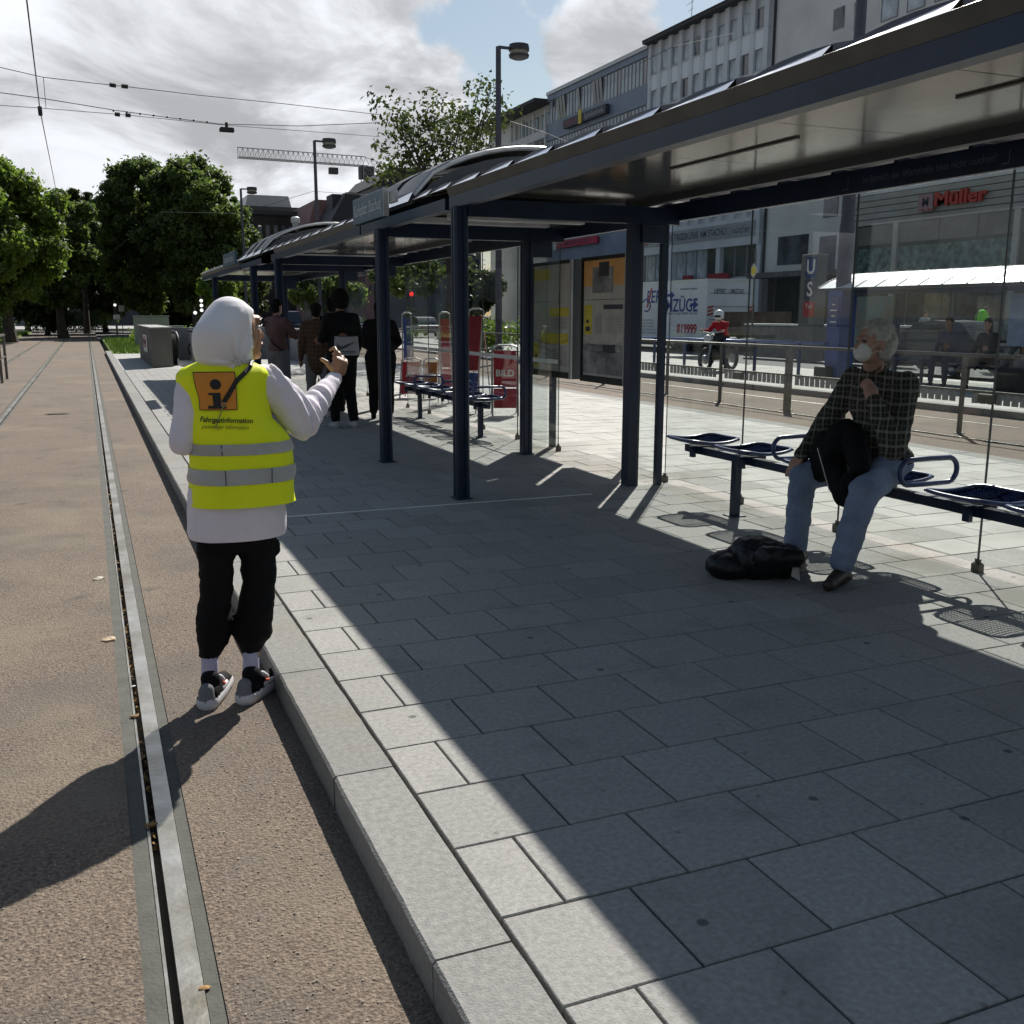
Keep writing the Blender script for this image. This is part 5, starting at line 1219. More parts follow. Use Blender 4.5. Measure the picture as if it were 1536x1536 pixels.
def car(label, x, y, col, long=4.3, h=1.45, name='parked_car', group=None):
    """car standing lengthways along Y at the kerb"""
    t = thing(name, label, 'car', (x, y, -0.15), group); z = 0.0; w = 1.75; m = mat('paint_%02d' % int(sum(c*97*(i+1) for i, c in enumerate(col))), col, 0.25, 0.2, 0.02, 1)
    L = long/2; prof_ = [(-L, .45), (-L+.05, .28), (L-.05, .28), (L, .45), (L-.03, .72), (L-.35, .80), (L*0.45, .90), (-L*0.85, .95), (-L, .80)]
    cab = [(L*0.48, .90), (L*0.12, h-0.06), (-L*0.15, h), (-L*0.62, h-0.05), (-L*0.90, .94)]
    def loft(prof2, w0, w1, nm, mm, zt):
        n = len(prof2); vs = []
        for s in (-1, 1):
            for (a, b) in prof2: k = w0+(w1-w0)*max(0, (b-zt[0])/(zt[1]-zt[0])); vs.append((s*k/2, a, b))
        fs = [(i, (i+1) % n, n+(i+1) % n, n+i) for i in range(n)]+[tuple(range(n-1, -1, -1)), tuple(range(n, 2*n))]
        return MB().add(vs, fs).build(nm, mm, t, local=True, angle=35)
    loft(prof_, w, w*0.96, 'body', m, (0.28, 0.95)); loft(cab, w*0.93, w*0.74, 'windows', cglass, (0.9, h))
    loft([(a*0.93-0.03, b+0.012 if b > h-0.1 else h-0.05) for a, b in cab if b > h-0.1]+[(-L*0.6, h-0.05), (L*0.12, h-0.07)], w*0.76, w*0.74, 'roof', m, (h-.1, h))
    for s in (-1, 1):
        for yy in (-L*0.62, L*0.62): wheel(t, x+s*(w/2-0.08), y+yy, 0.32-0.15)
        MB().slab((s*w*0.36-0.15, L-0.04, .58), (s*w*0.36+0.15, L+0.01, .72), .01).build('headlight', lampw, t, local=True); MB().slab((s*w*0.36-0.14, -L-0.01, .62), (s*w*0.36+0.14, -L+0.04, .78), .01).build('tail_light', redm, t, local=True)
    return t
car('dark hatchback passing behind the old man\'s head', 21.5, 20.2, (0.03, 0.035, 0.045)); car('grey estate car behind the seated people on the far platform', 21.8, 15.2, (0.10, 0.12, 0.14), 4.6)
for k, (x, y, c, lb) in enumerate(((23, 60, (.03, .03, .04), 'black car waiting far behind the second shelter'), (22.5, 72, (.35, .36, .38), 'silver car far behind the newspaper stands'), (20, 84, (.08, .1, .25), 'dark blue car beyond the bench arches'), (18, 50, (.45, .46, .48), 'white car seen between the red newspaper stands'))):
    car(lb, x, y, c)
car('dark car parked under the big trees left of the signals', 10, 104, (.02, .02, .025)); car('dark blue van-like car at the far crossing', 15.5, 88, (.02, .03, .06), 4.8, 1.9)
# removal truck
tw = mat('truck_white', (0.72, 0.76, 0.82), 0.5, 0, 0.05, 0.6); tr_ = thing('moving_truck', 'white removal truck with blue UMZÜGE lettering and red phone numbers', 'truck', (27, 42, -0.15))
TX = 25.5; c1 = onX(1058, 505, TX); TY = c1.y; bt = onX(1058, 421, TX).z; bb = onX(1058, 508, TX).z; TW = onY(1131, 420, TY).x-TX
MB().box((TX, TY, bb), (TX+TW, TY+9.0, bt)).build('box_body', tw, tr_); MB().box((TX-0.02, TY-0.03, bt+.001), (TX+TW+.02, TY+9.02, bt+0.09)).build('roof_rail', white, tr_)
MB().box((TX+0.1, TY+0.5, bb-0.4), (TX+TW-0.1, TY+10, bb-.001)).build('chassis', black, tr_)
MB().slab((TX+0.1, TY+9.4, 0.4), (TX+TW-0.1, TY+11.4, bt-0.5), 0.1).build('cab', tw, tr_)
for yy in (TY+1.8, TY+2.9, TY+10.2):
    for xx in (TX+0.2, TX+TW-0.2): wheel(tr_, xx, yy, 0.33, 0.48, 0.3)
tb = mat('print_blue', (0.03, 0.06, 0.30), 0.5); trd = mat('print_red', (0.45, 0.03, 0.04), 0.5); tg = mat('print_grey', (0.12, 0.13, 0.17), 0.6)
def tside(s, px, py, size, m, width=None, **k): q = onX(px, py, TX); print_text(tr_, s, size, (TX-0.012, q.y, q.z), (0, -1, 0), (0, 0, 1), m, width=width, **k)
tside('FERT', 985, 446, 0.85, tb, 2.0, bold=0.01, shear=0.1); tside('UMZÜGE', 1017, 459, 0.85, tb, 3.4, bold=0.015)
for px, py in ((1006, 443), (1041, 457)):
    q = onX(px, py, TX); MB().prism([(q.y+0.3, q.z+.07), (q.y, q.z+.07), (q.y, q.z+.22), (q.y-.38, q.z), (q.y, q.z-.22), (q.y, q.z-.07), (q.y+.3, q.z-.07)], 'x', TX-0.014, TX-0.004).build('arrow', tb, tr_)
q = onX(968, 448, TX); MB().prism([(q.y-0.3, q.z-.45), (q.y-.15, q.z-.45), (q.y-.55, q.z+.5), (q.y-.7, q.z+.5)], 'x', TX-.014, TX-.004).build('emblem', trd, tr_)
q = onX(970, 458, TX); MB().tube([(TX-0.01, q.y+0.4*math.cos(a), q.z+0.3*math.sin(a)) for a in np.linspace(0.5, 5.2, 12)], 0.04, 5).build('emblem', tb, tr_)
tside('819999', 1030, 494, 0.62, trd, 1.75, bold=0.02); tside('www.offertumzuege.de', 1033, 433, 0.16, tg, 1.5); tside('Internationale Umzüge  80000 München', 1018, 470, 0.16, tg, 3.3)
for i in range(5): tside('Transport Montage Lager'[:18+i], 972, 480+i*4.6, 0.13, tg, 1.1+0.12*i)
def trear(s, px, py, size, m, width=None, **k): q = onY(px, py, TY); print_text(tr_, s, size, (q.x, TY-0.012, q.z), (1, 0, 0), (0, 0, 1), m, width=width, **k)
trear('LIEFERT ► UMZÜGE ►'.replace('►', '-'), 1095, 437, 0.28, tg, 1.5*TW/2.2, bold=0.006); trear('88199991', 1103, 491, 0.30, trd, TW*0.45, bold=0.01)
for px in (1065, 1127):
    a = onY(px-4, 458, TY); b = onY(px+4, 474, TY); t0 = MB().box((a.x, TY-0.02, b.z), (b.x, TY-0.003, a.z)).build('warning_plate', wh_t, tr_)
    for k in range(3): z = b.z+(a.z-b.z)*(k/3); hgt = (a.z-b.z)/6; MB().add([(a.x, TY-.024, z), (b.x, TY-.024, z+hgt), (b.x, TY-.024, min(z+2*hgt, a.z)), (a.x, TY-.024, z+hgt)], [(0, 1, 2, 3)]).build('stripe', trd, t0)
for zf in (0.33, 0.55, 0.78): z = bb+(bt-bb)*zf; MB().box((TX+0.15, TY-0.02, z), (TX+TW-0.15, TY-0.005, z+0.02)).build('door_seam', tg, tr_)
MB().box((TX+0.1, TY-0.25, bb-0.3), (TX+TW-0.1, TY-0.03, bb-0.1)).build('bumper', black, tr_)
# motorcycle
bp = onZ(1078, 556, 0.0); t = thing('motorcycle', 'dark motorcycle ridden in front of the removal truck', 'motorcycle', (bp.x, bp.y, -0.02)); bike = t
dirv = Vector((-0.90, -0.40, 0)).normalized()
def bpnt(u, v, z): return Vector((bp.x, bp.y, 0))+dirv*u+Vector((-dirv.y, dirv.x, 0))*v+Vector((0, 0, z))
for u in (-0.62, 0.66):
    ring = [bpnt(u+0.27*math.cos(a), 0, 0.31+0.27*math.sin(a)) for a in np.linspace(0, 2*math.pi, 19)]; w_ = MB().tube(ring, 0.055, 7, cap=False).build('wheel', tyre, t, smooth=True)
    MB().tube([bpnt(u, -0.04, .31), bpnt(u, .04, .31)], 0.12, 10).build('hub', rimm, w_)
MB().cap(bpnt(-0.3, 0, 0.45), bpnt(0.3, 0, 0.42), 0.17, 0.15).build('engine', clampm, t, smooth=True); MB().cap(bpnt(-0.75, 0, 0.78), bpnt(0.0, 0, 0.74), 0.09, 0.13, flat=1).build('saddle', black, t, smooth=True)
MB().cap(bpnt(0.05, 0, 0.85), bpnt(0.38, 0, 0.84), 0.16, 0.12).build('tank', black, t, smooth=True); MB().tube([bpnt(0.66, 0.06, .31), bpnt(0.45, .06, .95)], 0.03, 6).build('fork', alum, t); MB().tube([bpnt(0.40, -.36, 1.03), bpnt(.46, 0, .98), bpnt(.40, .36, 1.03)], .02, 6).build('handlebar', alum, t)
MB().ball(bpnt(0.6, 0, 0.85), 0.10, 12, 8).build('headlight', lampw, t, smooth=True); MB().slab((bp.x+.45, bp.y-.55, .5), (bp.x+.8, bp.y-.2, .85), .03).build('top_box', black, t)
# ================================================================ people
skin1 = mat('skin_warm', (0.40, 0.22, 0.14), 0.55, 0, 0.06, 8); skin2 = mat('skin_fair', (0.38, 0.22, 0.165), 0.55, 0, 0.08, 10)
skinbr = mat('skin_brown', (0.24, 0.12, 0.07), 0.55, 0, 0.06, 8)
def cloth(name, c, v=0.08, sc=4, b=0.25, rough=0.85, **k): return mat(name, c, rough, 0, v, sc, b, 220, spec=0.2, **k)
def V(*a): return Vector(a)
def pose(x, y, z, head, h, **ov):
    s = h/1.70; c, sn = math.cos(head), math.sin(head)   # heading: angle of facing direction
    def L(u, v, w): return V(x+s*(u*c-v*sn), y+s*(u*sn+v*c), z+s*w)
    J = dict(headc=(0.01, 0, 1.585), neck=(-0.01, 0, 1.44), chest=(0, 0, 1.24), belly=(0, 0, 1.05), pelvis=(0, 0, 0.93), shL=(-0.01, .175, 1.375), elL=(-0.04, .235, 1.09), wrL=(0.05, .25, .86), shR=(-0.01, -.175, 1.375), elR=(-0.04, -.235, 1.09), wrR=(0.05, -.25, .86),
             hipL=(0, .095, .90), knL=(.02, .11, .48), anL=(-.02, .12, .085), hipR=(0, -.095, .90), knR=(.02, -.11, .48), anR=(-.02, -.12, .085))
    J.update(ov); J = {k: L(*v) for k, v in J.items()}; J['s'] = s; J['L'] = L; J['f'] = V(c, sn, 0); J['l'] = V(-sn, c, 0); return J
def person(label, J, skin, top, leg, shoe, hairm=None, vox=0.018, group=None, bulk=1.0, coat=0.0, sleeves=1, hair='short', shorts=False, loc=None, facev=None, nz=0.004, hands=True, legw=1.0):
    s = J['s']; o = J['pelvis']; base = loc or V(o.x, o.y, min(J['anL'].z, J['anR'].z)-0.085*s)
    t = thing('person', label, 'person', base, group); P = []
    fv = facev or J['f']; hc = J['headc']; side = fv.cross(V(0, 0, 1)).normalized()
    P += [('e', hc+V(0, 0, .02*s), (.078*s, .078*s, .095*s)), ('e', hc+fv*0.022*s+V(0, 0, -.035*s), (.058*s, .058*s, .075*s)), ('c', J['neck']-V(0, 0, .05*s), hc-V(0, 0, .03*s), .055*s, .05*s)]
    P += [('c', hc+fv*.075*s+V(0, 0, .0), hc+fv*.098*s+V(0, 0, -.022*s), .012*s, .014*s), ('e', hc+fv*.078*s+V(0, 0, -.055*s), (.022*s, .022*s, .012*s)), ('e', hc+fv*.065*s+V(0, 0, -.088*s), (.03*s, .03*s, .022*s))]
    for q in (-1, 1): P.append(('e', hc+side*q*.078*s+V(0, 0, -.005*s), (.014*s, .018*s, .03*s)))
    P += [('c', J['chest'], J['pelvis'], .115*s, .12*s), ('c', J['shL'], J['shR'], .055*s, .055*s)]
    for q in 'LR':
        P += [('c', J['sh'+q], J['el'+q], .048*s, .038*s), ('c', J['el'+q], J['wr'+q], .037*s, .026*s), ('c', J['hip'+q], J['kn'+q], .08*s, .055*s), ('c', J['kn'+q], J['an'+q], .052*s, .036*s)]
        d = (J['wr'+q]-J['el'+q]).normalized()
        if hands:
            w = J['wr'+q]; pm_ = w+d*.055*s; cr = d.cross(J['l']).normalized() if abs(d.dot(J['l'])) < .95 else d.cross(V(0, 0, 1)).normalized()
            P.append(('c', w, w+d*.07*s, .026*s, .034*s))
            for k, ln in enumerate((.065, .075, .07, .055)): off = cr*(.026-.0175*k)*s; P.append(('c', w+d*.085*s+off, w+d*(.085+ln)*s+off*1.15+J['f']*.012*s, .0095*s, .0075*s))
            P.append(('c', w+d*.03*s+cr*.03*s, w+d*.08*s+cr*.055*s, .012*s, .009*s))
    blend('body', P, vox*0.75, skin, t, smooth=3)
    # trousers
    Q = [('e', J['pelvis']+V(0, 0, -.01), (.165*s*bulk, .125*s*bulk, .13*s))] if abs(J['f'].y) > .7 else [('e', J['pelvis']+V(0, 0, -.01), (.125*s*bulk, .165*s*bulk, .13*s))]
    for q in 'LR':
        Q.append(('c', J['hip'+q], J['kn'+q], .10*s*bulk*legw, .075*s*legw))
        if not shorts: Q.append(('c', J['kn'+q], J['an'+q]+V(0, 0, .03*s), .073*s*legw, .058*s*legw))
    blend('trousers', Q, vox, leg, t, noise_amp=nz*1.5, noise_scale=9, stretch=(1, 1, 1.8))
    # shirt or jacket
    tw_ = J['belly']; Q = [('c', J['shL'], J['shR'], .075*s, .075*s), ('e', J['chest']+V(0, 0, .03*s), (.19*s*bulk, .125*s*bulk, .17*s) if abs(J['l'].x) > .7 else (.125*s*bulk, .19*s*bulk, .17*s)),
         ('e', tw_, (.17*s*bulk, .125*s*bulk, .17*s) if abs(J['l'].x) > .7 else (.125*s*bulk, .17*s*bulk, .17*s)), ('e', J['pelvis']+V(0, 0, .05*s-coat*.5), (.175*s*bulk, .135*s*bulk, (.11+coat)*s) if abs(J['l'].x) > .7 else (.135*s*bulk, .175*s*bulk, (.11+coat)*s)),
         ('c', J['neck']-V(0, 0, .04*s), J['neck']+V(0, 0, .0), .085*s, .062*s)]
    for q in 'LR':
        Q.append(('c', J['sh'+q], J['el'+q], .072*s, .06*s)); 
        if sleeves: Q.append(('c', J['el'+q], J['wr'+q]-(J['wr'+q]-J['el'+q]).normalized()*.01, .058*s, .042*s))
    shirt = blend('jacket', Q, vox, top, t, noise_amp=nz*1.6, noise_scale=8, stretch=(1, 1, 1.6))
    for q in 'LR':
        f = J['f'] if 'toe'+q not in J else (J['toe'+q]-J['an'+q]).normalized(); a = J['an'+q]; f = V(f.x, f.y, 0).normalized()
        z0 = a.z-.05*s
        blend('shoe', [('c', V(a.x, a.y, z0)-f*.03*s, V(a.x, a.y, z0-.012*s)+f*.16*s, .042*s, .032*s), ('c', V(a.x, a.y, z0-.012*s)-f*.03*s, V(a.x, a.y, a.z)+V(0, 0, .01), .04*s, .042*s)], vox*0.7, shoe, t, cut=lambda c, zz=base.z+0.003: False)
    if hairm:
        H = [('e', hc+V(0, 0, .04*s)-fv*.016*s, (.088*s, .088*s, .088*s)), ('e', hc-fv*.035*s+V(0, 0, -.01*s), (.075*s, .075*s, .09*s))]
        if hair == 'afro': H = [('e', hc+V(0, 0, .05*s)-fv*.01*s, (.115*s, .115*s, .115*s)), ('e', hc-fv*.04*s, (.10*s, .10*s, .10*s))]
        if hair == 'long': H += [('c', hc-fv*.045*s, hc-fv*.06*s-V(0, 0, .25*s), .075*s, .06*s)]
        blend('hair', H, vox*0.6, hairm, t, noise_amp=.006*s if hair != 'afro' else .014*s, noise_scale=30)
    return t
blackcl = cloth('cloth_black', (0.008, 0.008, 0.009), .3); hairk = cloth('hair_black', (0.008, 0.007, 0.006), .3, 30, .6)
greytr = cloth('cloth_grey', (0.15, 0.15, 0.155)); shoew = cloth('shoe_white', (0.45, 0.45, 0.46), .1, 6, .1)
def checks(name, base, line, line2, sx=26, sz=26, w=0.12):
    m = cloth(name, base, .1); t = m.node_tree; n = t.nodes; l = t.links; p = n['Principled BSDF']; src = p.inputs['Base Color'].links[0].from_socket
    tcn = n.new('ShaderNodeTexCoord'); sp = n.new('ShaderNodeSeparateXYZ'); nz_ = n.new('ShaderNodeTexNoise'); nz_.inputs['Scale'].default_value = 6
    va = n.new('ShaderNodeVectorMath'); va.operation = 'MULTIPLY_ADD'; l.new(tcn.outputs['Object'], nz_.inputs['Vector']); l.new(nz_.outputs['Color'], va.inputs[0]); va.inputs[1].default_value = (.035, .035, .035); l.new(tcn.outputs['Object'], va.inputs[2]); l.new(va.outputs[0], sp.inputs[0])
    hx = n.new('ShaderNodeMath'); hx.operation = 'SUBTRACT'; l.new(sp.outputs[0], hx.inputs[0]); l.new(sp.outputs[1], hx.inputs[1])
    prev = src
    for so, k, colr, ww, ph in ((hx.outputs[0], sx, line, w, 0), (sp.outputs[2], sz, line, w, .3), (hx.outputs[0], sx, line2, w*.6, .5), (sp.outputs[2], sz, line2, w*.6, .8)):
        a = n.new('ShaderNodeMath'); a.operation = 'MULTIPLY_ADD'; l.new(so, a.inputs[0]); a.inputs[1].default_value = k; a.inputs[2].default_value = ph+100
        b = n.new('ShaderNodeMath'); b.operation = 'FRACT'; l.new(a.outputs[0], b.inputs[0]); c = n.new('ShaderNodeMath'); c.operation = 'LESS_THAN'; l.new(b.outputs[0], c.inputs[0]); c.inputs[1].default_value = ww
        d = n.new('ShaderNodeMath'); d.operation = 'MULTIPLY'; l.new(c.outputs[0], d.inputs[0]); d.inputs[1].default_value = .5
        prev = mixnode(m, d.outputs[0], prev, colr)
    l.new(prev, p.inputs['Base Color']); return m
plaidbr = checks('plaid_brown', (0.075, 0.048, 0.030), (0.13, 0.08, 0.05), (0.03, 0.02, 0.02), 16, 16, .22)
maroon = cloth('cloth_rose', (0.13, 0.075, 0.075))
# --- group under the shelter
UP = R(90)
Jp = pose(2.19, 11.2, 0, UP+.15, 1.72, knR=(.02, -.10, .48), anR=(-.10, -.10, .085), elL=(.06, .24, 1.12), wrL=(.24, .18, 1.10), elR=(.0, -.25, 1.1), wrR=(.08, -.22, .88))
pC = person('person with round black afro and pale printed panel on a black hoodie', Jp, skinbr, blackcl, blackcl, shoew, hairk, .02, bulk=1.05, coat=.1, hair='afro', legw=1.1)
L_ = Jp['L']; a = L_(-.175, 0, 1.04); mb = MB()
prt = mat('print_pale', (0.34, 0.34, 0.37), 0.7, 0, .05, 6)
vs = []
for i in range(7):
    for j in range(5):
        u = -1+2*i/6; v = j/4; q = L_(-.165-.014*math.cos(u*1.3), -u*(.175-.02*v), .92+.24*v); vs.append(q)
MB().add(vs, [(i*5+j, (i+1)*5+j, (i+1)*5+j+1, i*5+j+1) for i in range(6) for j in range(4)]).build('printed_bag', prt, pC)
sw = [(-.13, -.01), (-.12, .035), (-.105, -.005), (-.07, -.012), (.0, .012), (.13, .05), (.0, -.022), (-.07, -.05), (-.11, -.048)]
mb = MB(); vs = [L_(-.184+0.012*abs(x_)*2, -x_, 1.045+y_) for x_, y_ in sw]; mb.add(vs, [(0, 1, 2, 8), (8, 2, 3, 7), (7, 3, 4, 6), (6, 4, 5)]); mb.build('swoosh_mark', dkp, pC)
for k in (0.12, -0.085, -.065): MB().tube([L_(-.183, -.11, 1.035+k), L_(-.187, 0, 1.035+k), L_(-.183, .11, 1.035+k)], .004, 4).build('print_line', dkp, pC)
person('person in dark clothes standing right behind the second front column', pose(2.95, 12.1, 0, UP-.3, 1.62, elR=(.05, -.27, 1.12), wrR=(.22, -.2, 1.02), elL=(.03, .26, 1.1), wrL=(.2, .15, 1.0)), skinbr, blackcl, blackcl, blackcl, hairk, .02, bulk=1.25, coat=.22, hair='long', legw=1.15)
person('person in a brown plaid shirt with dark hair and grey trousers', pose(onY(474, 470, 12.6).x, 12.6, 0, UP-.25, 1.60), skinbr, plaidbr, greytr, shoew, hairk, .02, bulk=1.0, coat=.16, legw=1.0)
q = onY(417, 480, 13.2); J1 = pose(q.x, 13.3, 0, UP-1.0, 1.66, elR=(.16, -.22, 1.16), wrR=(.34, -.12, 1.22), elL=(.1, .22, 1.14), wrL=(.3, .12, 1.15))
p1_ = person('person in a rose top with a dark strap across the back behind the leftmost column', J1, skin2, maroon, greytr, blackcl, hairk, .02, bulk=1.1)
L1 = J1['L']; MB().tube([L1(-.10, .17, 1.38), L1(-.175, .05, 1.22), L1(-.165, -.08, 1.05), L1(-.08, -.19, .95)], .014, 6, flat=.4).build('strap', blackcl, p1_)
person('person in black standing between the plaid shirt and the afro', pose(onY(497, 470, 13.4).x, 13.4, 0, UP, 1.68), skinbr, blackcl, blackcl, blackcl, hairk, .022, bulk=1.0, coat=.1)
# --- far platform, seated
def seated(x, y, head, h, cross=False, z=0.5, **ov):
    s = h/1.7; k = dict(headc=(.06, 0, z/s+.76), neck=(.0, 0, z/s+.60), chest=(-.02, 0, z/s+.40), belly=(-.04, 0, z/s+.22), pelvis=(-.04, 0, z/s+.10), shL=(-.02, .17, z/s+.53), shR=(-.02, -.17, z/s+.53), elL=(.08, .22, z/s+.28), elR=(.08, -.22, z/s+.28), wrL=(.28, .12, z/s+.20), wrR=(.28, -.12, z/s+.20),
             hipL=(0, .09, z/s+.08), hipR=(0, -.09, z/s+.08), knL=(.42, .13, z/s+.06), knR=(.42, -.13, z/s+.06), anL=(.40, .14, .09), anR=(.40, -.14, .09))
    if cross: k.update(knL=(.42, -.02, z/s+.14), anL=(.62, -.18, .33))
    k.update(ov); return pose(x, y, 0, head, h, **k)
bluesh = cloth('cloth_slate', (0.075, 0.085, 0.12)); beig = cloth('cloth_beige', (0.18, 0.15, 0.13)); slate2 = cloth('cloth_charcoal', (0.04, 0.045, 0.055)); denimd = cloth('cloth_denim_dark', (0.03, 0.04, 0.07))
WEST = R(180)
def ypx(px, X=15.5): return onX(px, 540, X).y
person('seated man in a slate blue shirt on the far platform, leftmost of the three', seated(15.75, ypx(1408), WEST+.35, 1.75), skinbr, bluesh, denimd, blackcl, hairk, .024)
person('seated person in beige trousers with crossed legs on the far platform', seated(15.75, ypx(1466), WEST+.15, 1.72, True), skin2, slate2, beig, blackcl, hairk, .024, hair='long')
person('seated person at the right edge of the picture on the far platform', seated(15.6, ypx(1534), WEST+.1, 1.85), skin2, cloth('cloth_olive', (0.10, 0.11, 0.10)), greytr, blackcl, hairk, .024)
# pedestrian in neon green
neon = cloth('cloth_neon_green', (0.16, 0.85, 0.05)); qq = onX(1478, 478, 24.5)
pg = person('pedestrian with a bright green rucksack walking before the shop windows', pose(24.5, qq.y, -0.1, R(-80), 1.80), skin2, slate2, denimd, blackcl, hairk, .028)
MB().ball((24.5-.14, qq.y-.0, 1.36), (.17, .20, .27), 14, 10).build('rucksack', neon, pg, smooth=True)
MB().ball((24.5-.155, qq.y+.07, 1.36), (.165, .05, .26), 12, 8).build('rucksack_stripe', black, pg, smooth=True)
person('pedestrian in white by the shop, left of the green rucksack', pose(27, onX(1387, 490, 27).y, -0.1, R(-90), 1.72), skin2, shoew, denimd, blackcl, hairk, .03)
# motorcyclist
redj = cloth('cloth_red', (0.42, 0.02, 0.03)); hd = math.atan2(dirv.y, dirv.x)
Jm = pose(bp.x, bp.y, 0, hd, 1.72, headc=(.10, 0, 1.40), neck=(.04, 0, 1.25), chest=(-.03, 0, 1.10), belly=(-.12, 0, .95), pelvis=(-.18, 0, .86), shL=(0, .18, 1.2), shR=(0, -.18, 1.2), elL=(.17, .24, 1.02), elR=(.17, -.24, 1.02), wrL=(.36, .28, 1.03), wrR=(.36, -.28, 1.03), hipL=(-.14, .10, .84), hipR=(-.14, -.10, .84), knL=(.2, .18, .66), knR=(.2, -.18, .66), anL=(.02, .2, .12), anR=(.02, -.2, .28))
pm = person('motorcyclist in a red jacket and white helmet', Jm, skin2, redj, denimd, blackcl, None, .026)
MB().ball(Jm['headc']+V(0, 0, .03), (.135, .135, .14), 16, 10).build('helmet', white, pm, smooth=True); MB().ball(Jm['headc']+dirv*.05+V(0, 0, .0), (.10, .115, .05), 12, 8).build('visor', black, pm, smooth=True)

# ================================================================ the woman with the yellow vest
vestm = cloth('vest_yellow', (0.88, 1.0, 0.02), .05, 3, .12, .6); sweat = cloth('sweater_white', (0.78, 0.73, 0.80), .04, 5, .15); hijm = cloth('headscarf_white', (0.80, 0.78, 0.79), .03, 4, .10)
refl = mat('reflective_tape', (0.42, 0.43, 0.42), 0.4, 0.15, .06, 12, .1, 200); pantb = cloth('trousers_black', (0.007, 0.007, 0.008), .3); sock = cloth('sock_white', (0.52, 0.50, 0.66), .05, 30, .3)
wo = thing('person', 'woman in a white headscarf and yellow information vest standing on the track beside the kerb', 'person', (-0.36, 2.34, TZ))
fX = V(0.93, 0.37, 0).normalized(); hc = V(-.286, 2.33, 1.375)
F = [('e', hc, (.078, .078, .105)), ('c', hc+fX*.05+V(0, 0, -.01), hc+fX*.055+V(0, 0, -.075), .048, .036), ('c', V(-.325, 2.31, 1.20), hc+V(0, 0, -.04), .055, .052),
     ('c', hc+fX*.086+V(0, 0, .018), hc+fX*.104+V(0, 0, -.020), .009, .0125), ('e', hc+fX*.096+V(0, 0, -.022), (.014, .014, .010)),
     ('e', hc+fX*.089+V(0, 0, -.045), (.014, .018, .0075)), ('e', hc+fX*.087+V(0, 0, -.060), (.014, .018, .0075)), ('e', hc+fX*.078+V(0, 0, -.092), (.020, .022, .016)), ('e', hc+fX*.074+V(0, 0, .045), (.03, .05, .02)),
     ('c', V(-.32, 2.33, 1.15), V(-.32, 2.33, .75), .10, .11), ('c', V(-.44, 2.32, 1.165), V(-.19, 2.32, 1.165), .032, .032)]
shR, elR, wrR = V(-.165, 2.33, 1.178), onY(452, 636, 2.36), onY(503, 566, 2.62); elR.z += .012
shL, elL, wrL = V(-.480, 2.32, 1.168), V(-.512, 2.29, .965), V(-.36, 2.52, 1.00)
F += [('c', shR, elR, .034, .030), ('c', elR, wrR, .030, .023), ('c', shL, elL, .034, .030), ('c', elL, wrL, .034, .024)]
for a, b, c_ in ((V(-.405, 2.33, .72), V(-.415, 2.36, .34), V(-.462, 2.345, -.02)), (V(-.262, 2.33, .72), V(-.255, 2.36, .34), V(-.300, 2.325, -.025))):
    F += [('c', a, b, .06, .045), ('c', b, c_, .040, .022)]
# right hand, seen from behind: palm, four curled fingers, thumb pointing left
hd_ = (onY(514, 530, 2.66)-wrR).normalized(); hx_ = V(1, 0.15, 0); hx_ = (hx_-hd_*hx_.dot(hd_)).normalized(); hn = hx_.cross(hd_).normalized()
pc = wrR+hd_*.045
F += [('c', wrR, wrR+hd_*.065, .024, .028), ('c', wrR+hd_*.035-hx_*.018, wrR+hd_*.075-hx_*.012, .020, .018), ('c', wrR+hd_*.035+hx_*.018, wrR+hd_*.075+hx_*.018, .020, .017)]
FN = []
for k, (o_, l1, l2, up_) in enumerate(((-.029, .036, .032, .95), (-.010, .038, .028, .62), (.010, .034, .025, .40), (.028, .028, .021, .28))):
    a = wrR+hd_*.078+hx_*o_; b = a+(hd_*up_+V(0, .6, .1)*(1-up_)).normalized()*l1; c_ = b+(hd_*(up_-.35)+V(-.25, .75, 0)).normalized()*l2; d_ = c_+V(-.6, .2, -.35).normalized()*l2*.7
    FN += [('c', a, b, .0092, .0085), ('c', b, c_, .0085, .0078), ('c', c_, d_, .0078, .0068)]
tb_ = wrR+hd_*.03-hx_*.026; FN += [('c', tb_, tb_-hx_*.030+hd_*.018, .0125, .011), ('c', tb_-hx_*.030+hd_*.018, tb_-hx_*.052+hd_*.022+V(0, .01, 0), .0105, .0085)]
blend('body', F+FN, .0042, skinbr if False else mat('skin_tan', (0.30, 0.155, 0.09), 0.5, 0, 0.06, 12, .1, 120), wo, smooth=1)
# eye, brow and lashes on the visible side of the face
sd_ = V(fX.y, -fX.x, 0)
MB().ball(hc+fX*.072+sd_*.034+V(0, 0, .014), (.012, .012, .010), 10, 8).build('eye', white, wo, smooth=True); MB().ball(hc+fX*.081+sd_*.036+V(0, 0, .014), (.0055, .0055, .0055), 8, 6).build('iris', black, wo, smooth=True)
MB().tube([hc+fX*.089+sd_*.018+V(0, 0, .024), hc+fX*.088+sd_*.036+V(0, 0, .026), hc+fX*.072+sd_*.052+V(0, 0, .018)], .0028, 6).build('lashes', black, wo); MB().tube([hc+fX*.092+sd_*.018+V(0, 0, .044), hc+fX*.086+sd_*.04+V(0, 0, .050), hc+fX*.066+sd_*.058+V(0, 0, .042)], .003, 6).build('eyebrow', black, wo)
MB().cap(hc+fX*.100+sd_*.006+V(0, 0, -.046), hc+fX*.088+sd_*.026+V(0, 0, -.050), .006, .003).build('lips', mat('lip_red', (.25, .07, .06), .4), wo, smooth=True)
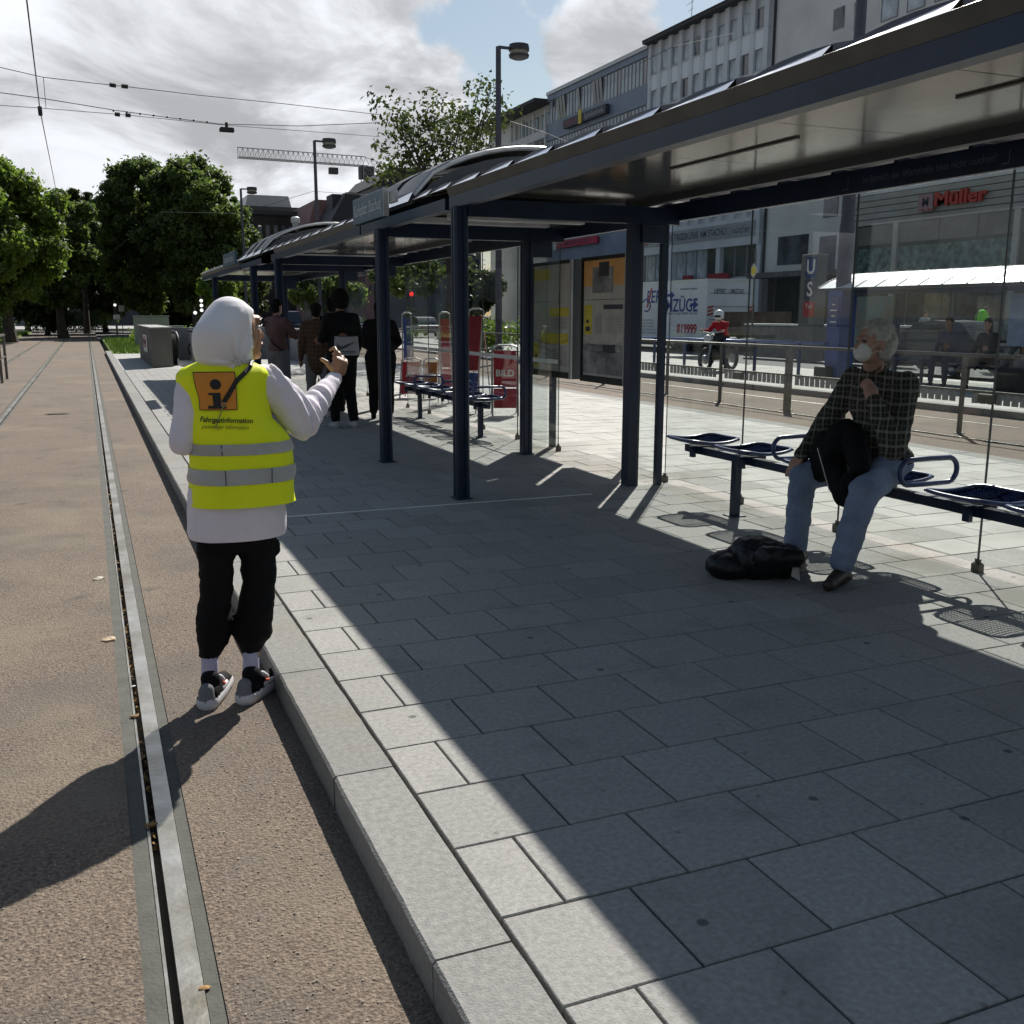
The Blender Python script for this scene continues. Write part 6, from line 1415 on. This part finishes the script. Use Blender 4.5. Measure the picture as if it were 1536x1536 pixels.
# headscarf: egg with the bun at the back, drawn in at the chin, folds radiating from there
H = [('e', V(-.312, 2.325, 1.415), (.092, .108, .092)), ('e', V(-.372, 2.27, 1.358), (.090, .09, .078)), ('e', V(-.360, 2.29, 1.300), (.098, .085, .070)), ('e', V(-.325, 2.31, 1.262), (.092, .075, .030)), ('e', V(-.275, 2.34, 1.275), (.042, .045, .035))]
hj = blend('headscarf', H, .005, hijm, wo, smooth=14, hull=True, cut=lambda c: (c-(hc+fX*.105+V(0, 0, -.018))).length < .118 and (c-hc).dot(fX) > -.002)
knot = V(-.235, 2.345, 1.265)
me = hj.data; off = wloc(wo)
nr = [v.normal.copy() for v in me.vertices]
for v, n_ in zip(me.vertices, nr):
    p = v.co+off; r_ = p-knot; d_ = r_.length; ang = math.atan2(r_.z, -(r_.x-0.6*r_.y)); f = math.exp(-((d_-.125)/.065)**2)*min(1, max(0, (d_-.055)/.05))
    v.co += n_*(0.012*f*(1-abs(math.sin(ang*5.5+1.2*noise.noise(p*7))))**2*1.6+0.0055*f*math.sin(ang*15+2+2*noise.noise(p*10))+0.004*noise.noise(p*9))
# sweater: sleeves and hem
def fold(p, sc, seed):      # cloth relief: broad sag, slanting creases
    a = noise.noise(V(p.x*sc, p.y*sc, p.z*sc*1.5+seed)); b = noise.noise(V(p.x*sc*2.2+p.z*4, p.y*sc, p.z*sc*1.3+seed*2))
    c = 1-abs(noise.noise(V(p.x*9+p.z*7, p.y*5, p.z*8-p.x*4+seed)))*2.6
    return a+.6*b+.75*max(0, c)**2
def ring_loft(name, rings, m, parent, n=48, amp=0.0, sc=9, open_=True, close=False, seed=0, thick=0):
    """rings: (z, cx, cy, rx, ry)"""
    vs = []; off = wloc(parent); R_ = []
    for i in range(len(rings)-1):
        a, b = rings[i], rings[i+1]; k = max(1, int(abs(b[0]-a[0])/.016))
        for j in range(k): t_ = j/k; R_.append(tuple(a[q]+(b[q]-a[q])*t_ for q in range(5)))
    R_.append(rings[-1])
    for (z, cx_, cy_, rx, ry) in R_:
        for k in range(n):
            a = 2*math.pi*k/n; c, s = math.cos(a), math.sin(a); e = 0.85
            p = V(cx_+rx*abs(c)**e*(1 if c > 0 else -1), cy_+ry*abs(s)**e*(1 if s > 0 else -1), z); d_ = V(c, s, 0)
            p += d_*fold(p, sc, seed)*amp; vs.append(p-off)
    fs = [(i*n+k, i*n+(k+1) % n, (i+1)*n+(k+1) % n, (i+1)*n+k) for i in range(len(R_)-1) for k in range(n)]
    if close: fs += [tuple(range(n-1, -1, -1)), tuple((len(R_)-1)*n+k for k in range(n))]
    mb = MB(); mb.add(vs, fs); return mb.build(name, m, parent, smooth=True, local=True)
S_ = [('c', shR+V(-.02, 0, 0), shR.lerp(elR, .55), .070, .072), ('c', shR.lerp(elR, .5), elR+V(0, 0, -.006), .072, .068), ('c', elR+V(0, 0, -.006), elR.lerp(wrR, .55), .066, .054), ('c', elR.lerp(wrR, .5), wrR-(wrR-elR).normalized()*.012, .054, .033),
      ('c', shL+V(.02, 0, 0), elL, .062, .056), ('c', elL, wrL, .052, .036), ('c', V(-.46, 2.32, 1.168), V(-.18, 2.32, 1.172), .062, .064), ('c', V(-.32, 2.33, 1.12), V(-.32, 2.33, .8), .11, .12)]
sw_ = blend('sweater', S_, .0065, sweat, wo, noise_amp=.0065, noise_scale=14, smooth=8, stretch=(1, 1, 1))
# folds in the bend of the raised sleeve
nr = [v.normal.copy() for v in sw_.data.vertices]; ax = (wrR-elR).normalized()
for v, n_ in zip(sw_.data.vertices, nr):
    p = v.co+off
    if p.x > -.17:
        s1 = (p-elR).dot(ax); f = math.exp(-((s1-.02)/.07)**2)+.5*math.exp(-((s1-.16)/.05)**2); v.co += n_*.0085*f*math.sin(s1*95+p.x*30+2*noise.noise(p*12))
        f2 = math.exp(-(((p-shR).length-.05)/.05)**2); v.co += n_*.003*f2*math.sin((p-shR).length*120+4*noise.noise(p*8))
MB().tube([wrR-ax*.045, wrR-ax*.012], [.036, .033], 18).build('cuff', sweat, wo, smooth=True)
ring_loft('sweater_hem', [(.578, -.325, 2.335, .185, .150), (.60, -.325, 2.335, .190, .156), (.66, -.322, 2.335, .190, .158), (.78, -.315, 2.335, .185, .152)], sweat, wo, amp=.005, sc=6, seed=4)
# vest
VR = [(.714, -.300, 2.33, .200, .172), (.80, -.297, 2.33, .200, .168), (.88, -.297, 2.33, .199, .164), (.955, -.300, 2.33, .195, .158), (1.0, -.312, 2.33, .178, .150), (1.04, -.330, 2.33, .160, .142), (1.12, -.343, 2.33, .163, .132), (1.18, -.345, 2.325, .168, .122), (1.215, -.345, 2.32, .168, .106), (1.237, -.343, 2.32, .155, .090), (1.250, -.340, 2.32, .125, .080), (1.264, -.335, 2.32, .090, .070)]
vest = ring_loft('vest', VR, vestm, wo, n=96, amp=.009, sc=5.5, seed=9)
def vr_at(z):
    for a, b in zip(VR[:-1], VR[1:]):
        if a[0] <= z <= b[0]: t_ = (z-a[0])/(b[0]-a[0]); return [a[q]+(b[q]-a[q])*t_ for q in range(5)]
    return VR[-1]
def vest_pt(x, z, out=.006):      # point on the back of the vest
    _, cx_, cy_, rx, ry = vr_at(z); c = max(-1, min(1, (x-cx_)/rx)); c_ = abs(c)**(1/.85); s = -math.sqrt(max(0, 1-c_*c_)); s = -abs(s)**.85
    p = V(x, cy_+ry*s, z); sc = 5.5; d_ = V(c, s, 0); p += d_*fold(p, sc, 9)*.009; return p+V(c*.5, s, 0).normalized()*out
for z0, z1, nm in ((.915, .958, 0), (.803, .862, 1)):
    rr_ = []
    for k in range(5): z = z0+(z1-z0)*k/4; q = vr_at(z); rr_.append((z, q[1], q[2], q[3]+.0035, q[4]+.0035))
    b = ring_loft('reflective_band', rr_, refl, wo, n=96, amp=.009, sc=5.5, seed=9)
    for x in ((-.385,) if nm == 0 else (-.375, -.205)):
        MB().tube([vest_pt(x, z0, .007), vest_pt(x, z1, .007)], .0016, 4).build('seam', dkp, b)
org = mat('panel_orange', (0.72, 0.27, 0.025), 0.6, 0, .05, 6); ink = mat('print_ink', (0.012, 0.012, 0.012), 0.6)
def patch(name, f, nu, nv, m, out):
    mb = MB(); vs = [vest_pt(*f(i/nu, j/nv), out) for i in range(nu+1) for j in range(nv+1)]
    mb.add(vs, [(i*(nv+1)+j, (i+1)*(nv+1)+j, (i+1)*(nv+1)+j+1, i*(nv+1)+j+1) for i in range(nu) for j in range(nv)]); return mb.build(name, m, wo, smooth=True)
x0, x1, z0, z1 = -.461, -.322, 1.090, 1.226
patch('panel_edge', lambda u, v: (x0-.003+(x1-x0+.006)*u+.012*(1-v)*(1-u), z0-.003+(z1-z0+.006)*v), 14, 12, ink, .0075); patch('information_panel', lambda u, v: (x0+(x1-x0)*u+.012*(1-v)*(1-u), z0+(z1-z0)*v), 14, 12, org, .009)
xc = -.388
def disc(cx_, cz, r, nm):
    mb = MB(); vs = [vest_pt(cx_, cz, .0115)]+[vest_pt(cx_+r*math.cos(a), cz+r*math.sin(a), .0115) for a in np.linspace(0, 2*math.pi, 21)[:-1]]; mb.add(vs, [(0, 1+k, 1+(k+1) % 20) for k in range(20)]); mb.build(nm, ink, wo)
disc(xc-.003, 1.183, .0195, 'letter_dot')
for a, b, c_, d_ in ((-.030, .012, 1.144, 1.152), (-.016, .012, 1.102, 1.144), (-.034, .030, 1.093, 1.104)): patch('letter_stroke', lambda u, v: (xc+a+(b-a)*u, c_+(d_-c_)*v), 4, 4, ink, .0115)
def vtext(s, size, xc_, zc_, width, m, **k):
    vs, fs = text(s, size, width=width, **k); MB().add([vest_pt(xc_+v.x, zc_+v.y-.06*v.x, .009) for v in vs], fs).build('lettering', m, wo)
vtext('Fahrgastinformation', .026, -.358, 1.049, .175, ink, bold=.0006); vtext('passenger information', .022, -.362, 1.024, .155, mat('print_olive', (.06, .09, .01), .6), shear=.3)
# shoulder strap
SP = [vest_pt(-.262, 1.245, .012), vest_pt(-.285, 1.225, .015), vest_pt(-.318, 1.195, .015), vest_pt(-.345, 1.15, .014), vest_pt(-.367, 1.115, .014)]
mb = MB(); vs = []
for i, p in enumerate(SP): t_ = (SP[min(i+1, 4)]-SP[max(i-1, 0)]).normalized(); w_ = t_.cross(V(0, -1, 0)).normalized()*.0085; vs += [p-w_, p+w_, p+w_+V(0, .004, 0), p-w_+V(0, .004, 0)]
mb.add(vs, [(4*i+a, 4*i+(a+1) % 4, 4*i+4+(a+1) % 4, 4*i+4+a) for i in range(4) for a in range(4)]); mb.build('strap', ink, wo)
MB().tube([SP[0], V(-.245, 2.28, 1.262), V(-.25, 2.36, 1.262)], .008, 6).build('strap', ink, wo)
MB().tube([vest_pt(-.367+.008*math.cos(a), 1.108+.008*math.sin(a), .014) for a in np.linspace(0, 5.5, 9)], .0016, 5).build('buckle', alum, wo); MB().tube([vest_pt(-.37, 1.10, .012), vest_pt(-.385, 1.06, .01), vest_pt(-.40, 1.02, .008)], .0025, 5).build('strap_cord', mat('cord', (.3, .33, .1), .7), wo)
# trousers, socks, shoes
Q = [('e', V(-.325, 2.335, .64), (.165, .13, .13)), ('c', V(-.405, 2.335, .66), V(-.413, 2.34, .40), .082, .067), ('c', V(-.413, 2.34, .40), V(-.440, 2.35, .165), .066, .068), ('c', V(-.440, 2.35, .165), V(-.458, 2.35, .085), .066, .040),
     ('c', V(-.252, 2.335, .66), V(-.247, 2.34, .38), .082, .070), ('c', V(-.247, 2.34, .38), V(-.283, 2.345, .17), .068, .080), ('c', V(-.283, 2.345, .17), V(-.296, 2.34, .090), .074, .041), ('c', V(-.175, 2.33, .53), V(-.178, 2.33, .50), .022, .02)]
blend('trousers', Q, .008, pantb, wo, noise_amp=.008, noise_scale=10, smooth=5, stretch=(1, 1, 2.0), cut=lambda c: c.z < .082)
for x, y in ((-.459, 2.345), (-.297, 2.335)):
    MB().tube([(x, y, .10), (x, y, .05), (x-.003, y-.003, .0), (x-.003, y, -.03)], [.034, .033, .0335, .036], 16).build('sock', sock, wo, smooth=True)
shg = cloth('shoe_grey', (0.20, 0.20, 0.21)); shl = cloth('shoe_light', (0.66, 0.66, 0.68)); osh = mat('shoe_orange', (0.75, 0.12, 0.05), .5)
def sneaker(x, y, ang):
    f = V(math.sin(ang), math.cos(ang), 0); s_ = V(f.y, -f.x, 0); b = V(x, y, TZ)
    up_ = blend('shoe', [('c', b-f*.030+V(0, 0, .055), b+f*.02+V(0, 0, .060), .042, .044), ('c', b+V(0, 0, .055), b+f*.17+V(0, 0, .040), .038, .034), ('c', b+f*.02+V(0, 0, .075), b+f*.0+V(0, 0, .105), .040, .039)], .005, blackcl, wo, smooth=4)
    o_ = wloc(up_)
    blend('shoe_sole', [('c', b-f*.048+V(0, 0, .028), b+f*.05+V(0, 0, .025), .046, .046), ('c', b+f*.05+V(0, 0, .025), b+f*.185+V(0, 0, .026), .047, .040)], .006, shl, up_, smooth=3, cut=lambda c: c.z > TZ+.044 or c.z < TZ+.001)
    blend('shoe_heel', [('c', b-f*.056+V(0, 0, .030), b-f*.052+V(0, 0, .075), .038, .030)], .005, shg, up_, smooth=2)
    for k in (-1, 1):
        blend('shoe_panel', [('c', b+s_*k*.034+f*.03+V(0, 0, .055), b+s_*k*.030+f*.11+V(0, 0, .05), .012, .012), ('c', b+s_*k*.030+f*.035+V(0, 0, .10), b+s_*k*.030+f*.07+V(0, 0, .075), .012, .010)], .005, shl, up_, smooth=2)
        MB().cap(b+s_*k*.041+f*.045+V(0, 0, .070), b+s_*k*.040+f*.065+V(0, 0, .064), .006, .004).build('logo', osh, up_)
sneaker(-.463, 2.320, .40); sneaker(-.302, 2.310, .70)

# ================================================================ the old man on the bench
plaidm = checks('plaid_shirt', (0.026, 0.026, 0.022), (0.24, 0.235, 0.20), (0.13, 0.12, 0.10), 15, 15, .20); jeans = cloth('denim_light', (0.20, 0.255, 0.36), .12, 7, .35)
hairw = cloth('hair_white', (0.46, 0.45, 0.41), .15, 40, .8); maskw = cloth('mask_white', (0.60, 0.60, 0.57), .04, 10, .2); shoebr = mat('leather_brown', (0.035, 0.02, 0.014), .45)
om = thing('person', 'white haired old man in a face mask on the blue bench, hand at chin', 'person', (3.15, 2.85, 0))
fm = V(-.90, .18, -.05).normalized(); HC = onX(1311, 514, 3.26); sdm = V(fm.y, -fm.x, 0).normalized()
pel = V(3.40, 2.80, .60); chest = V(3.37, 2.84, .93); neck = V(3.33, 2.85, 1.14)
sR = onX(1254, 596, 3.36); sL = onX(1354, 596, 3.30); sR = V(3.37, 3.05, 1.06); sL = V(3.36, 2.63, 1.06)
eR = onX(1226, 655, 3.20); wR = onX(1203, 684, 2.99); eL = onX(1340, 672, 3.08); wL = onX(1309, 598, 3.05)
kR = onX(1204, 716, 2.96); aR = onX(1192, 833, 2.93); kL = onX(1296, 738, 2.98); aL = onX(1263, 850, 2.86)
kR.z = max(kR.z, .50); hR, hL = V(3.36, 2.93, .585), V(3.36, 2.70, .585)
Bm = [('e', HC+V(0, 0, .02), (.085, .078, .098)), ('e', HC+fm*.03+V(0, 0, -.035), (.062, .062, .075)), ('c', neck-V(0, 0, .04), HC-V(0, 0, .03), .060, .056), ('c', HC+fm*.08+V(0, 0, .012), HC+fm*.105+V(0, 0, -.018), .012, .015), ('e', HC+fm*.074+V(0, 0, .030), (.03, .05, .012)),
      ('c', chest, pel, .12, .13), ('c', sR, sL, .05, .05), ('c', sR, eR, .045, .036), ('c', eR, wR, .035, .026), ('c', sL, eL, .045, .036), ('c', eL, wL, .035, .026), ('c', hR, kR, .075, .055), ('c', kR, aR, .05, .036), ('c', hL, kL, .075, .055), ('c', kL, aL, .05, .036)]
for q in (-1, 1): Bm += [('e', HC+sdm*q*.082+V(0, 0, -.012)-fm*.005, (.022, .014, .034))]
# right hand resting on the knee, fingers over it
d1 = (kR-wR); d1 = V(-.55, .10, -.62).normalized(); c1_ = V(.2, .97, 0).normalized()
Bm += [('c', wR, wR+d1*.065, .027, .036)]
for k, ln in enumerate((.055, .065, .060, .048)): a = wR+d1*.078+c1_*(.028-.0185*k); b = a+d1*ln*.55; Bm += [('c', a, b, .0105, .0095), ('c', b, b+(d1+V(.15, 0, -.6)).normalized()*ln*.55, .0095, .0085)]
Bm += [('c', wR+d1*.025-c1_*.03, wR+d1*.075-c1_*.055, .0125, .010)]
# left hand held at the chin
ch = HC+fm*.070+V(0, 0, -.085); d2 = (ch-wL).normalized(); c2_ = sdm
Bm += [('c', wL, wL+d2*.060, .031, .040), ('c', wL+d2*.03+c2_*.02, wL+d2*.07+c2_*.02, .024, .024), ('c', wL+d2*.03-c2_*.02, wL+d2*.07-c2_*.02, .024, .024)]
for k, ln in enumerate((.07, .07, .062, .05)): a = wL+d2*.075+c2_*(.033-.021*k)+fm*.006; b = a+(d2+fm*.35).normalized()*ln*.65; Bm += [('c', a, b, .0125, .0115), ('c', b, b+(V(0, 0, .55)-fm*.5).normalized()*ln*.55, .0115, .0100)]
Bm += [('c', wL+d2*.02-c2_*.03, wL+d2*.075-c2_*.045+V(0, 0, .01), .0125, .0105)]
blend('body', Bm, .007, skin2, om, smooth=3)
blend('face_mask', [('e', HC+fm*.066+V(0, 0, -.046), (.044, .064, .058)), ('c', HC+fm*.098+V(0, 0, -.020), HC+fm*.092+V(0, 0, -.075), .014, .018)], .006, maskw, om, smooth=3, noise_amp=.001, noise_scale=30)
for z in (.0, -.045): MB().tube([HC+fm*.06-sdm*.062+V(0, 0, -.03+z*.5), HC-sdm*.086+V(0, 0, .01+z*1.1)], .002, 4).build('mask_strap', maskw, om); MB().tube([HC+fm*.06+sdm*.062+V(0, 0, -.03+z*.5), HC+sdm*.086+V(0, 0, .01+z*1.1)], .002, 4).build('mask_strap', maskw, om)
for q in (-1, 1):
    MB().ball(HC+fm*.078+sdm*q*.032+V(0, 0, .012), (.012, .012, .008), 8, 6).build('eye', dkp, om, smooth=True); MB().tube([HC+fm*.088+sdm*q*.015+V(0, 0, .034), HC+fm*.078+sdm*q*.05+V(0, 0, .034)], .004, 5).build('eyebrow', hairw, om)
blend('hair', [('e', HC-fm*.022+V(0, 0, .048), (.095, .092, .085)), ('e', HC-fm*.055+V(0, 0, -.005), (.072, .088, .098)), ('e', HC-fm*.045-sdm*.04+V(0, 0, -.04), (.05, .05, .065)), ('e', HC-fm*.045+sdm*.04+V(0, 0, -.04), (.05, .05, .065)), ('e', HC-sdm*.06-fm*.01+V(0, 0, .04), (.05, .035, .05)), ('e', HC+sdm*.06-fm*.01+V(0, 0, .04), (.05, .035, .05))], .006, hairw, om, smooth=3, noise_amp=.007, noise_scale=34)
hs_ = MB(); rr = random.Random(5)
for k in range(420):
    th = rr.uniform(0, 6.28); zz_ = rr.uniform(-.6, 1); dr = V(math.cos(th)*math.sqrt(max(0, 1-zz_*zz_)), math.sin(th)*math.sqrt(max(0, 1-zz_*zz_)), zz_)
    if dr.dot(fm) > .35: continue
    p = HC-fm*.03+V(0, 0, .025)+V(dr.x*.092, dr.y*.092, dr.z*.095); g = (V(0, 0, -.9)-fm*.3+dr*.5+V(rr.uniform(-.4, .4), rr.uniform(-.4, .4), 0)).normalized(); L0 = rr.uniform(.025, .05); s0 = dr.cross(g).normalized()*.0016
    hs_.add([p-s0, p+s0, p+g*L0], [(0, 1, 2)])
hs_.build('hair_strands', hairw, om, kind='stuff')
Sm = [('c', sR, sL, .075, .075), ('e', chest+V(0, 0, .02), (.135, .205, .19)), ('e', V(3.37, 2.82, .76), (.145, .195, .16)), ('e', V(3.39, 2.80, .64), (.15, .20, .10)), ('c', neck-V(0, 0, .05), neck+V(0, 0, .01), .09, .068), ('c', sR, eR, .078, .066), ('c', eR, wR, .062, .044), ('c', sL, eL, .080, .070), ('c', eL, wL-(wL-eL).normalized()*.02, .066, .046)]
blend('shirt', Sm, .009, plaidm, om, noise_amp=.010, noise_scale=9, smooth=5)
for q in (-1, 1): MB().add([neck+sdm*q*.03+fm*.075+V(0, 0, -.01), neck+sdm*q*.085-fm*.01+V(0, 0, .045), neck+sdm*q*.095+fm*.03+V(0, 0, -.005), neck+sdm*q*.055+fm*.10+V(0, 0, -.055)], [(0, 1, 2, 3)]).build('collar', plaidm, om)
Jn = [('e', V(3.40, 2.81, .60), (.15, .20, .095)), ('c', hR, kR, .098, .082), ('c', kR+V(0, 0, -.005), aR+V(0, 0, .03), .080, .066), ('c', hL, kL, .100, .084), ('c', kL+V(0, 0, -.005), aL+V(0, 0, .03), .082, .068)]
blend('jeans', Jn, .009, jeans, om, noise_amp=.008, noise_scale=11, smooth=4, stretch=(1, 1, 1.6))
for a in (aR, aL):
    f = V(-.94, -.12, 0).normalized() if a is aR else V(-.85, -.45, 0).normalized(); b = V(a.x, a.y, 0)
    blend('shoe', [('c', b-f*.05+V(0, 0, .045), b+f*.17+V(0, 0, .036), .042, .034), ('c', b+V(0, 0, .05), b+V(0, 0, .10), .045, .042), ('c', b+V(0, 0, .06)+f*.03, b+f*.12+V(0, 0, .045), .044, .038)], .007, shoebr, om, smooth=3, cut=lambda c: c.z < .001)
# cloth bag on the lap hanging between the knees
cbag = cloth('bag_black', (0.009, 0.009, 0.010), .3)
BG = [('c', V(3.17, 2.87, .76), V(3.05, 2.84, .62), .10, .085), ('c', V(3.10, 2.95, .72), V(3.02, 2.90, .55), .07, .06), ('c', V(3.05, 2.84, .62), onX(1262, 735, 2.99), .085, .055), ('c', V(3.16, 2.78, .74), onX(1290, 700, 3.02), .08, .05), ('c', onX(1240, 690, 3.0), onX(1262, 752, 2.97), .05, .03), ('c', onX(1275, 720, 3.0), onX(1268, 755, 2.98), .05, .028)]
bg_ = thing('cloth_bag', 'black cloth bag lying on the old man\'s lap and hanging between his knees', 'bag', (3.05, 2.85, .5)); blend('bag', BG, .008, cbag, bg_, noise_amp=.012, noise_scale=10, smooth=5)
vs = [onX(1226+i*3.5, 672+i*12.5, 2.925+0.002*i) for i in range(6)]; MB().tube(vs, .0035, 4).build('print', papr, bg_)
# plastic bag on the ground
pbm = mat('plastic_black', (0.008, 0.009, 0.010), 0.42, 0, .3, 5, .5, 18, spec=0.35)
pb_ = thing('plastic_bag', 'full black plastic bag on the paving beside the old man\'s right shoe', 'bag', (2.85, 3.0, 0)); a = onZ(1085, 868, 0); b = onZ(1180, 868, 0)
BP = [('e', V(a.x+.06, a.y+.03, .065), (.14, .14, .085)), ('e', V((a.x+b.x)/2+.05, (a.y+b.y)/2+.05, .105), (.18, .18, .125)), ('e', V(b.x, b.y+.06, .09), (.14, .14, .10)), ('e', onZ(1125, 850, .06)+V(.05, .05, .06), (.12, .12, .07)), ('c', onZ(1150, 850, .1)+V(0, 0, .05), onZ(1195, 845, .13)+V(.03, .03, .02), .07, .05)]
blend('bag', BP, .007, pbm, pb_, noise_amp=.009, noise_scale=16, smooth=8, cut=lambda c: c.z < .002)
q = onZ(1190, 862, .05); MB().add([q+V(-.03, -.02, 0), q+V(.02, -.035, -.03), q+V(.035, .0, .04), q+V(0, .01, .05)], [(0, 1, 2, 3)]).build('bag_print', papr, pb_)
SC.render.engine = 'CYCLES'
